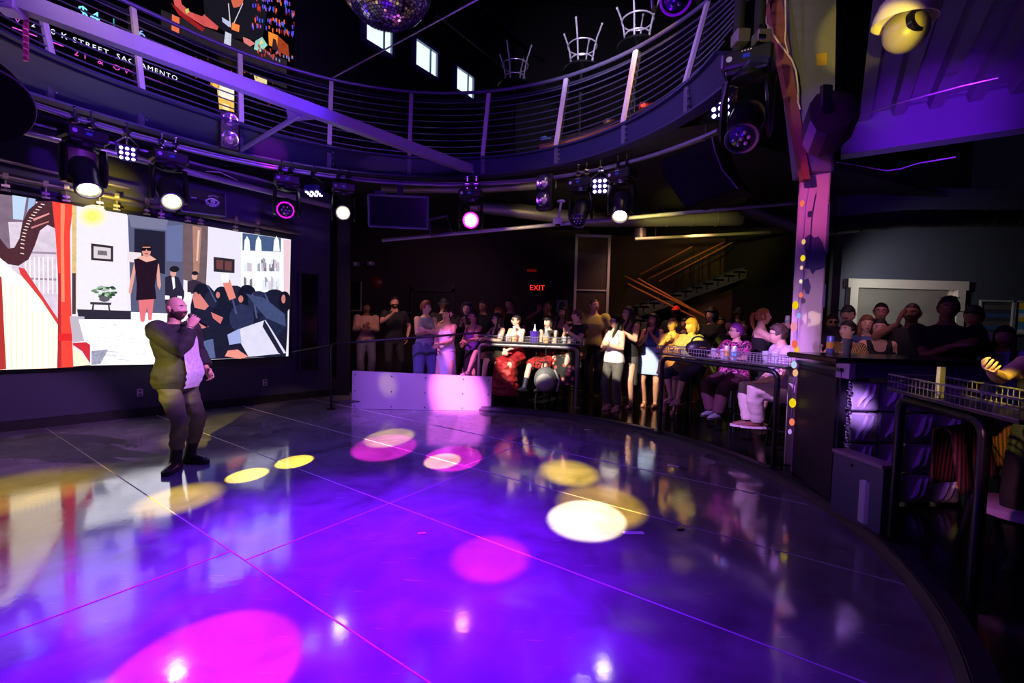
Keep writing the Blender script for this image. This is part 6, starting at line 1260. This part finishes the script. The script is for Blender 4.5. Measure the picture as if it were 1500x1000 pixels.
def bf(d):
    q = headpt(d); x, y, z = q; k = max(0, min(1, (-.020 - z - .30 * max(0, abs(x) - .05)) / .016)) * (1 if y < .0 else max(0, 1 - y / .02))
    if abs(x) < .020 and -.072 < z < -.050: k *= .1
    side = max(0, min(1, (.02 - z) / .03)) * (1 if -.035 < y < .01 else 0) * .5; k = max(k, side if abs(x) > .055 else 0)
    return W @ (Mh @ (V((q.x * 1.08, q.y, q.z)) + V(d) * (.0065 * k - .005 * (1 - k))))
sphgrid(bf, 64, 52).build('beard', M('beard_brown', (72, 46, 36), .8, var=.4, scale=90, bump=.4), pm['root'], smooth=60)
b = MB(); rg = []
for i in range(18):
    z = .44 - .53 * i / 17; _, rx, ry, cy = tor_at(z, pm['P']); row = []
    hw_ = .62 - .10 * math.sin(i * .5) + (.2 * (i > 11) * ((i % 2) * .5))
    for j in range(13): a = -PI / 2 + .0 + hw_ * (j / 12 - .5) * 1.2; row.append(W @ pm['T'](V(((rx + .054) * math.copysign(abs(math.cos(a)) ** .87, math.cos(a)), cy + (ry + .054) * math.copysign(abs(math.sin(a)) ** .87, math.sin(a)), z))))
    rg.append(row)
b.loft(rg, closed=False, cap=False).build('shirt_print', M('lilac_print', (206, 190, 220), .7, var=.5, scale=34), pm['root'], smooth=60)['label'] = 'pale lilac printed front'
h0, h1 = W @ (Mh @ V((.0, -.125, -.062))), W @ (Mh @ V((.0, -.30, -.175))); dd = (h1 - h0).normalized(); Mm = frame(dd, None, h0)
mc = tag(MB().lathe([(.011, .03), (.016, .032), (.021, .05), (.017, .07), (.012, .22), (0, .222)], Mm, 18).build('microphone', M('mic_body', (24, 24, 28), .35, .3), smooth=True), 'black handheld microphone at the mouth of the bald presenter', 'microphone')
MB().ball(Mm @ V((0, 0, .022)), (.024, .024, .026), 18, 12).build('grille', M('mic_grille', (120, 118, 125), .35, .8, bump=.5, scale=200), mc, smooth=True)
Hn = pm['arms'][-1]; e = W @ (Hn[2] - (Hn[2] - Hn[1]).normalized() * .01); ax_ = (W.to_3x3() @ (Hn[2] - Hn[1])).normalized(); fm = frame(ax_, None, e); MB().tube([fm @ V((.034 * math.cos(a), .034 * math.sin(a), 0)) for a in [2 * PI * j / 18 for j in range(18)]], .004, 6, loop=True).build('bracelet', M('beaded_bracelet', (225, 205, 190), .3, .4), pm['root'], smooth=True)
# --- left of the first table
person('tan', 'person in tan long sleeved top standing by the far left wall', 537, 443, 10.6, 20, fem=False, skin='brown', hair=('crop', (24, 20, 20)), aR=DRINK(-.06, -.1), aL=dict(to=(.04, -.28, -.12), dir=(-.5, -.5, .3), palm=(-.6, .3, -.3), curl=.8), wear=[('top', cl('tan', (206, 160, 130)), dict(sleeve=1.9, loose=.012)), ('pants', cl('grey_jean', (120, 116, 130)), dict(loose=.015)), ('shoes', BLK)])
person('blacktee', 'bearded person in black tee raising one hand by the far left wall', 578, 434, 10.2, 25, fem=False, skin='tan', hair=('crop', (26, 20, 18), 'beard'), aR=dict(to=(-.10, -.30, .06), dir=(.3, -.5, .6), curl=.8), wear=[('top', BLK, dict(sleeve=.6)), ('pants', DKG), ('shoes', BLK)])
person('halter', 'auburn haired person in grey halter top and jeans with folded arms', 624, 440, 8.75, 22, skin='fair', wd=1.06, hair=('short', (110, 50, 36)), head=(50, -3), **CROSS, wear=[('tank', cl('grey_knit', (128, 128, 150)), dict(hem=-.02, strap=.03)), ('top', cl('grey_knit', (128, 128, 150)), dict(sleeve=0, hem=.1, neck=.53, inf=.010, name='halter_collar')), ('pants', cl('blue_jean', (72, 76, 120)), dict(loose=.03, waist=.12, flare=.04)), ('shoes', BLK)])
person('slip', 'smiling person in white slip dress with flower behind the ear', 655, 452, 8.7, -12, skin='fair', hair=('bun', (54, 32, 30)), head=(-12, -2), aR=dict(to=(-.10, -.20, -.36), dir=(.3, -.4, -.8)), aL=dict(to=(-.06, -.24, -.28), dir=(-.7, -.3, -.4), palm=(-.3, .9, 0)), mouth=.006, wear=[('tank', cl('ivory_satin', (232, 222, 236)), dict(strap=.011, hem=0)), ('skirt', cl('ivory_satin', (232, 222, 236)), dict(waist=.14, hem=-.78, flare=.02)), ('sandals', BLK)])
q = PEOPLE['slip']; fl = MB(); c = q['W'] @ (q['Mh'] @ V((.085, -.01, .02)))
for k in range(5): a = k * 2 * PI / 5; fl.ball(c + V((.028 * math.cos(a), 0, .028 * math.sin(a))), (.02, .012, .02), 8, 5)
fl.ball(c + V((0, -.012, 0)), .012, 8, 5).build('hair_flower', M('pink_flower', (255, 160, 190), .6), q['root'], smooth=True)
person('cowhat', 'person in a black brimmed hat behind the white slip dress', 650, 437, 9.8, 20, fem=False, skin='tan', hat=('sun_hat', (16, 15, 18)), aR=CLAP['aR'], aL=CLAP['aL'], wear=[('top', BLK, dict(sleeve=1.0)), ('pants', BLK), ('shoes', BLK)])
person('curlypurple', 'person with big purple lit curly hair and black top clapping', 684, 444, 9.5, 8, skin='fair', hair=('curly', (60, 30, 70)), head=(15, 14), **CLAP, wear=[('top', BLK, dict(sleeve=1.9, loose=.01)), ('pants', BLK, dict(loose=.02)), ('shoes', BLK)])
person('purpledress', 'person in purple sleeveless dress leaning to the first drink rail', 694, 455, 8.95, -20, skin='light', hair=('short', (60, 30, 40)), head=(-8, 4), aR=dict(to=(-.02, -.28, -.2), dir=(.7, -.3, -.5)), aL=dict(to=(.12, -.40, -.22), dir=(.3, -.8, -.4)), wear=[('tank', cl('purple', (96, 52, 150))), ('skirt', BLK, dict(waist=.1, hem=-.6, flare=.06)), ('sandals', BLK)])
def dim(key, label, hx, hy, Y, yaw, **k):
    k.setdefault('wear', [('top', BLK, dict(sleeve=.7)), ('pants', DKG), ('shoes', BLK)]); k.setdefault('hair', ('short', (28, 22, 20))); return person(key, label, hx, hy, Y, yaw, **k)
dim('dimglasses', 'person with glasses in dark top at the back, above the purple dress', 708, 440, 10.4, 0, fem=False, skin='tan', glasses='clear', hair=('crop', (26, 20, 18)))
dim('backblonde', 'orange haired person behind the seated guest in black', 731, 450, 9.6, -10, skin='light', hair=('long', (200, 110, 50)))
dim('talldark', 'tall person in black at the back behind the red gown', 748, 437, 10.2, -25, fem=False, skin='tan', hair=('crop', (24, 20, 20)))
# --- seated at the first rail
def seated(key, label, hx, hy, Y, yaw, st, **k): return person(key, label, hx, hy, Y, yaw, sit=True, seat=st, **k)
seated('blackdress', 'seated person in black dress with glasses resting a heeled sandal on the panel', 729, 459, 8.72, -28, 'black bar stool under the guest whose sandal is on the panel', skin='fair', H=1.62, hair=('long', (44, 34, 28)), glasses='clear', head=(-10, 0), **TABLE, legs={-1: dict(foot=(-.14, -.60, .60), toe=-14, knee=(-.3, -.6, 1)), 1: dict(foot=(.10, -.42, .42), toe=0)}, wear=[('tank', BLK, dict(strap=.03)), ('skirt', pattern('black_gold_cloth', 'floral', ((22, 21, 24), (22, 21, 24), (90, 74, 40), (26, 24, 26)), 30), dict(upto=.9)), ('sandals', M('black_strap', (20, 18, 22), .4))], heeled=1)
seated('redgown', 'seated person in red strapless gown and dark sunglasses, hands in lap', 757, 460, 8.62, -18, 'black bar stool under the red gown', skin='fair', H=1.64, wd=1.05, hair=('short', (44, 32, 30)), glasses='sun', head=(-14, 0), **LAP, wear=[('tank', cl('red_bodice', (170, 26, 36)), dict(strapless=1, strap=.02)), ('skirt', M('red_tulle', (140, 18, 28), .6, var=.25, scale=9), dict(upto=1.6, zhem=.16, wrinkle=.03)), ('sandals', BLK)], legs={-1: dict(foot=(-.10, -.28, .36)), 1: dict(foot=(.08, -.28, .36))})
seated('redblack', 'seated person in red and black patterned dress with dark boots', 804, 463, 8.62, -14, 'black bar stool under the red and black dress', skin='fair', H=1.62, wd=1.08, hair=('bob', (36, 26, 26), 'bangs'), head=(-6, 0), **CLAP, legs={-1: dict(foot=(-.22, -.50, .34), toe=-10), 1: dict(foot=(.10, -.45, .36))}, wear=[('top', BLK, dict(sleeve=.5)), ('skirt', pattern('red_black_ruffle', 'camo', ((190, 28, 34), (30, 20, 22), (200, 36, 40), (24, 18, 20)), 14), dict(upto=1.0)), ('shoes', M('navy_boot', (34, 34, 60), .4), dict(boot=.18))])
seated('floral', 'seated person with short reddish hair in black floral dress', 846, 454, 8.5, -32, 'black bar stool under the floral dress', skin='fair', H=1.66, wd=1.25, belly=.05, hair=('short', (110, 66, 58), 'bangs'), head=(-18, 4), **CLAP, wear=[('top', pattern('floral_print', 'floral', ((236, 226, 214), (214, 66, 58), (36, 60, 44), (22, 20, 22)), 9), dict(sleeve=.55, loose=.012)), ('skirt', pattern('floral_print', 'floral', ((236, 226, 214), (214, 66, 58), (36, 60, 44), (22, 20, 22)), 9), dict(upto=1.5, zhem=.42)), ('shoes', M('white_sneaker', (216, 212, 214), .5))])
# --- behind the first table
dim('phone', 'person raising a phone in both hands behind the purple ice bucket', 802, 440, 9.9, 0, fem=False, skin='brown', hair=('crop', (22, 20, 20)), aR=dict(to=(-.12, -.28, .20), dir=(.2, -.2, .9), palm=(.3, -.8, 0), curl=.6), aL=dict(to=(.02, -.26, .12), dir=(.1, -.3, .9), curl=.6))
dim('longdark', 'person with long dark hair and bare shoulders behind the floral dress', 825, 449, 9.5, -12, skin='olive', hair=('long', (20, 17, 18)), wear=[('tank', BLK), ('pants', BLK), ('shoes', BLK)])
person('yellowshirt', 'person in yellow short sleeved shirt looking right by the silver frame', 871, 437, 9.3, -8, fem=False, wd=1.1, skin='light', hair=('stubble', (80, 60, 50)), head=(60, 0), wear=[('top', cl('yellow_shirt', (206, 196, 90)), dict(sleeve=.62, loose=.02)), ('pants', DKG), ('shoes', BLK)])
person('whitetop', 'long dark haired person in white top and grey trousers, hands clasped', 902, 461, 8.0, -30, skin='light', hair=('long', (22, 18, 18)), glasses='clear', head=(-18, 2), aR=dict(to=(-.05, -.24, -.14), dir=(.5, -.5, .3), palm=(1, .2, 0), curl=.8), aL=dict(to=(.03, -.24, -.14), dir=(-.5, -.5, .3), palm=(-1, .2, 0), curl=.8), wear=[('tank', WHT_C, dict(strap=.04, hem=-.05, inf=.026)), ('pants', cl('olive_grey', (92, 90, 84)), dict(waist=.04, loose=.008, upto=1.9, flare=.02)), ('sandals', M('pale_pink_leather', (232, 196, 190), .5))])
person('blacktank', 'tall person in black tank and olive skirt clapping, with glasses', 921, 449, 8.25, -26, skin='light', wd=1.06, hair=('long', (26, 20, 20)), glasses='clear', head=(-22, 8), **CLAP, wear=[('tank', BLK, dict(strap=.035)), ('skirt', cl('olive_grey', (92, 90, 84)), dict(waist=.12, hem=-.52, flare=.0)), ('sandals', BLK)])
person('bluedress', 'person in light blue dress shouting with hands pressed together', 957, 459, 8.35, -16, skin='tan', wd=1.05, hair=('long', (26, 20, 20)), head=(-4, 4), mouth=.02, **CHIN, wear=[('top', cl('dark_denim', (66, 88, 150)), dict(sleeve=0, hem=.12, neck=.52)), ('skirt', cl('pale_blue', (170, 196, 236)), dict(waist=.22, hem=-.30, flare=.07)), ('sandals', M('brown_leather', (110, 60, 40), .5))])
person('mauve', 'person with pulled back hair in mauve tunic holding a drink', 986, 466, 7.85, -24, skin='fair', wd=1.12, hair=('bun', (150, 110, 60)), head=(-16, 4), aR=dict(to=(-.02, -.26, .02), dir=(.5, -.4, .5), palm=(.3, .8, 0), curl=.9), aL=dict(to=(.22, -.14, -.30)), wear=[('tank', cl('mauve', (176, 122, 128)), dict(hem=-.28, flare=.05, strap=.045, name='tunic')), ('pants', cl('cream_short', (220, 200, 180)), dict(upto=.5, loose=.03, name='shorts')), ('sandals', M('pink_leather', (220, 160, 150), .5))])
q = PEOPLE['mauve']['hands'][-1][0]; cup(q - V((0, .0, .05)), 'clear cup in the hand of the guest in mauve', h=.12, group=None)
# --- back row by the stair
dim('redcap', 'person in a red cap below the stair handrails', 991, 448, 9.6, -10, fem=False, skin='dark', hat=('cap', (200, 30, 34)), hair=None, wear=[('top', BLK, dict(sleeve=.7)), ('pants', BLK), ('shoes', BLK)])
dim('paper', 'person holding pale paper between the mauve tunic and the blond bob', 1004, 466, 8.9, -8, skin='tan', hair=('short', (30, 24, 24)), **CHIN)
dim('headband', 'dark curly haired person with sunglasses pushed up on the head', 1043, 452, 8.9, -40, skin='tan', hair=('curly', (22, 18, 18)), glasses='up')
dim('dimwoman', 'dim dark haired person below the bucket hat', 1057, 464, 9.2, 0, skin='brown', hair=('long', (24, 18, 18)))
dim('bucket', 'person in a black bucket hat standing highest at the back', 1083, 449, 9.8, 0, fem=False, skin='dark', hat=('bucket_hat', (18, 17, 18)), hair=None)
dim('smile', 'smiling person with long dark hair behind the purple haired guest', 1070, 467, 7.8, -18, skin='olive', hair=('long', (24, 19, 18)), mouth=.006)
dim('dimman', 'broad dim person just below the bucket hat', 1090, 470, 8.6, -6, fem=False, skin='tan', hair=('crop', (60, 44, 34)))
person('ponytail', 'blond ponytailed person in dark tank drinking from a pale can', 1117, 451, 6.9, 62, skin='fair', wd=1.05, hair=('pony', (176, 110, 60)), head=(12, 6), aL=dict(to=(.02, -.26, .08), dir=(-.3, -.4, .7), palm=(-.6, .6, 0), curl=.9), aR=dict(to=(-.06, -.30, .10), dir=(.3, -.4, .7), palm=(.6, .6, 0), curl=.9, el=(-.6, -.2, -1)), wear=[('tank', BLK, dict(strap=.022)), ('skirt', BLK, dict(waist=.12, hem=-.4, flare=.05)), ('sandals', BLK)])
q = PEOPLE['ponytail']['hands'][-1][0]; can(q - V((0, 0, .03)), (236, 236, 240), (190, 196, 205), 'pale can lifted by the ponytailed guest')
# --- seated at the second rail
seated('bob', 'seated person with blond bob and fringe in striped shirt and olive bag', 1014, 467, 7.35, -36, 'black bar stool under the guest with the blond bob', skin='fair', H=1.62, hair=('bob', (190, 150, 90), 'bangs'), head=(-14, 0), **TABLE, wear=[('top', pattern('grey_stripe_shirt', 'stripe', ((206, 206, 214), (96, 100, 120)), 26), dict(sleeve=.7, loose=.012)), ('pants', cl('navy_capri', (44, 46, 70)), dict(upto=1.25, loose=.016, flare=.0)), ('sandals', M('cream_leather', (220, 206, 190), .5))])
q = PEOPLE['bob']; c = q['W'] @ q['T'](V((.0, -.22, .02))); ob = tag(MB().ball(c, (.15, .07, .11), 18, 12).build('waist_bag', M('olive_canvas', (126, 120, 50), .7, bump=.15), smooth=True), 'olive green bag on the lap of the guest with the blond bob', 'bag'); MB().prism([c + V((x, -.07, z)) for x, z in ((-.13, .09), (.13, .09), (.10, .0), (0, -.03), (-.10, .0))], (0, .01, 0)).build('flap', M('olive_flap', (110, 104, 44), .7), ob)
seated('purplehair', 'seated person with cropped purple hair and glasses in magenta print shirt', 1080, 474, 6.75, -46, 'black bar stool under the purple haired guest', skin='fair', H=1.66, wd=1.28, belly=.06, hair=('short', (120, 40, 130)), glasses='clear', head=(-20, 2), **TABLE, wear=[('top', pattern('magenta_print', 'camo', ((196, 50, 140), (46, 22, 44), (220, 110, 170), (60, 26, 56)), 13), dict(sleeve=.7, loose=.016)), ('pants', cl('maroon', (74, 34, 52)), dict(loose=.022)), ('shoes', M('grey_sneaker', (110, 104, 124), .6))])
seated('lilacman', 'seated person with glasses in lilac tee and khaki trousers at the rail end', 1142, 474, 5.7, -84, 'black bar stool under the person in lilac tee', fem=False, skin='fair', H=1.80, wd=1.08, belly=.03, hi=True, hair=('short', (70, 52, 42)), glasses='clear', head=(-6, -4), lean=8, aR=dict(to=(-.14, -.26, -.30), dir=(.4, -.7, -.4), palm=(.2, 0, -1)), aL=dict(to=(.10, -.30, -.26), dir=(-.6, -.5, -.1), palm=(0, .3, -1)), legs={-1: dict(foot=(-.13, -.36, .30), toe=-8), 1: dict(foot=(.08, -.30, .34), toe=8)}, wear=[('top', cl('lilac_tee', (206, 186, 216)), dict(sleeve=.66, loose=.018, inf=.02, wrinkle=.006)), ('pants', cl('khaki', (206, 186, 180)), dict(loose=.02, wrinkle=.008, flare=.01)), ('shoes', M('brown_loafer', (112, 62, 56), .5), dict(sole=.025, solem='pale_sole', solec=(210, 190, 200)))])
# --- dark group at the bar
dim('sunbar', 'person in reflective sunglasses in the dark beside the pillar', 1219, 461, 7.4, 0, fem=False, skin='tan', glasses='sun', hair=('short', (24, 20, 20)))
dim('capman', 'moustached person in black baseball cap by the bar', 1243, 447, 6.5, -25, fem=False, skin='light', hat=('cap', (16, 16, 18)), hair=('crop', (28, 22, 20), 'moustache'))
dim('profile', 'dark haired person in profile at the bar with striped collar', 1243, 470, 5.6, -62, skin='fair', hair=('short', (26, 20, 20)), head=(-14, 8), aR=dict(to=(-.08, -.30, -.04), dir=(.3, -.5, .6), curl=.9), aL=dict(to=(.16, -.26, -.06), dir=(-.3, -.6, .3), curl=.9), wear=[('top', pattern('gold_stripe_shirt', 'stripe', ((200, 160, 80), (40, 30, 26)), 20), dict(sleeve=.7)), ('pants', DKG), ('shoes', BLK)])
lathe_thing('steel_tumbler', V((aty(1240, 520, 4.35).x, 4.35, pz + .0555)), [(0, 0), (.034, 0), (.042, .15), (.038, .15), (.03, .01), (0, .01)], M('tumbler', (110, 108, 125), .3, .6), 'grey tumbler on the bar counter before the profile guest', 'cup')
can(V((aty(1216, 512, 4.42).x, 4.42, pz + .0555)), (120, 120, 210), (220, 150, 60), 'violet and orange can at the left end of the bar counter')
dim('longblond', 'person with long brown hair in blue jacket between the bar guests', 1270, 462, 6.3, -5, skin='light', hair=('long', (120, 80, 50)), wear=[('top', cl('denim_jacket', (70, 100, 160)), dict(sleeve=1.9, loose=.02)), ('pants', DKG), ('shoes', BLK)])
dim('barwoman', 'smiling dark haired person in black top leaning at the bar', 1289, 466, 5.7, -12, skin='light', wd=1.05, hair=('bun', (24, 18, 18)), mouth=.005, wear=[('tank', BLK, dict(strap=.04)), ('pants', BLK), ('shoes', BLK)])
dim('barman', 'person with glasses silhouetted against the steel hatch, left side', 1291, 443, 7.0, -14, fem=False, skin='light', glasses='clear', hair=('crop', (40, 30, 26)))
dim('magentahand', 'bald person with a magenta lit hand raised to the face', 1337, 443, 5.6, -30, fem=False, skin='brown', hair=('stubble', (26, 20, 18)), aR=dict(to=(-.10, -.26, .16), dir=(.25, -.1, .95), palm=(.8, .3, 0), curl=.2))
dim('bigman', 'large person in black with sunglasses on the head, before the hatch', 1390, 433, 4.9, -10, fem=False, wd=1.3, belly=.05, skin='brown', hair=('crop', (22, 18, 18)), glasses='up', aR=dict(to=(-.02, -.28, -.06), dir=(.8, -.3, .3)))
dim('capsleeve', 'person in cap and white sleeved jersey right of the large person', 1428, 447, 5.3, -40, fem=False, skin='tan', hair=('crop', (24, 20, 20)), hat=('cap', (18, 18, 20)), wear=[('top', M('jersey', (150, 150, 190), .7), dict(sleeve=.7)), ('pants', DKG), ('shoes', BLK)])
dim('whitecap', 'crouched person in pale blue top at the right, under the posters', 1472, 486, 4.9, -30, skin='tan', hair=('long', (24, 20, 20)), H=1.6, lean=6, wear=[('top', cl('pale_blue_top', (170, 190, 240)), dict(sleeve=.5)), ('pants', cl('teal_jean', (50, 80, 110))), ('shoes', BLK)])
# yellow lit guest reaching in from the right edge
pr = person('reach', 'person at the right edge reaching a yellow lit bare arm into view', 1556, 430, 2.9, -62, skin='fair', wd=1.0, H=1.66, hair=('long', (50, 36, 30)), aL=dict(to=(.05, -.42, -.08), dir=(-.1, -1, .16), palm=(-.5, 0, 1), curl=.75, el=(.5, .3, -1)), aR=dict(to=(-.17, -.50, .03), dir=(.2, -1, .16), palm=(.5, 0, 1), curl=.7, el=(-.4, .3, -1)), wear=[('tank', BLK), ('pants', BLK), ('shoes', BLK)])
bpy.data.scenes.remove(SC2)
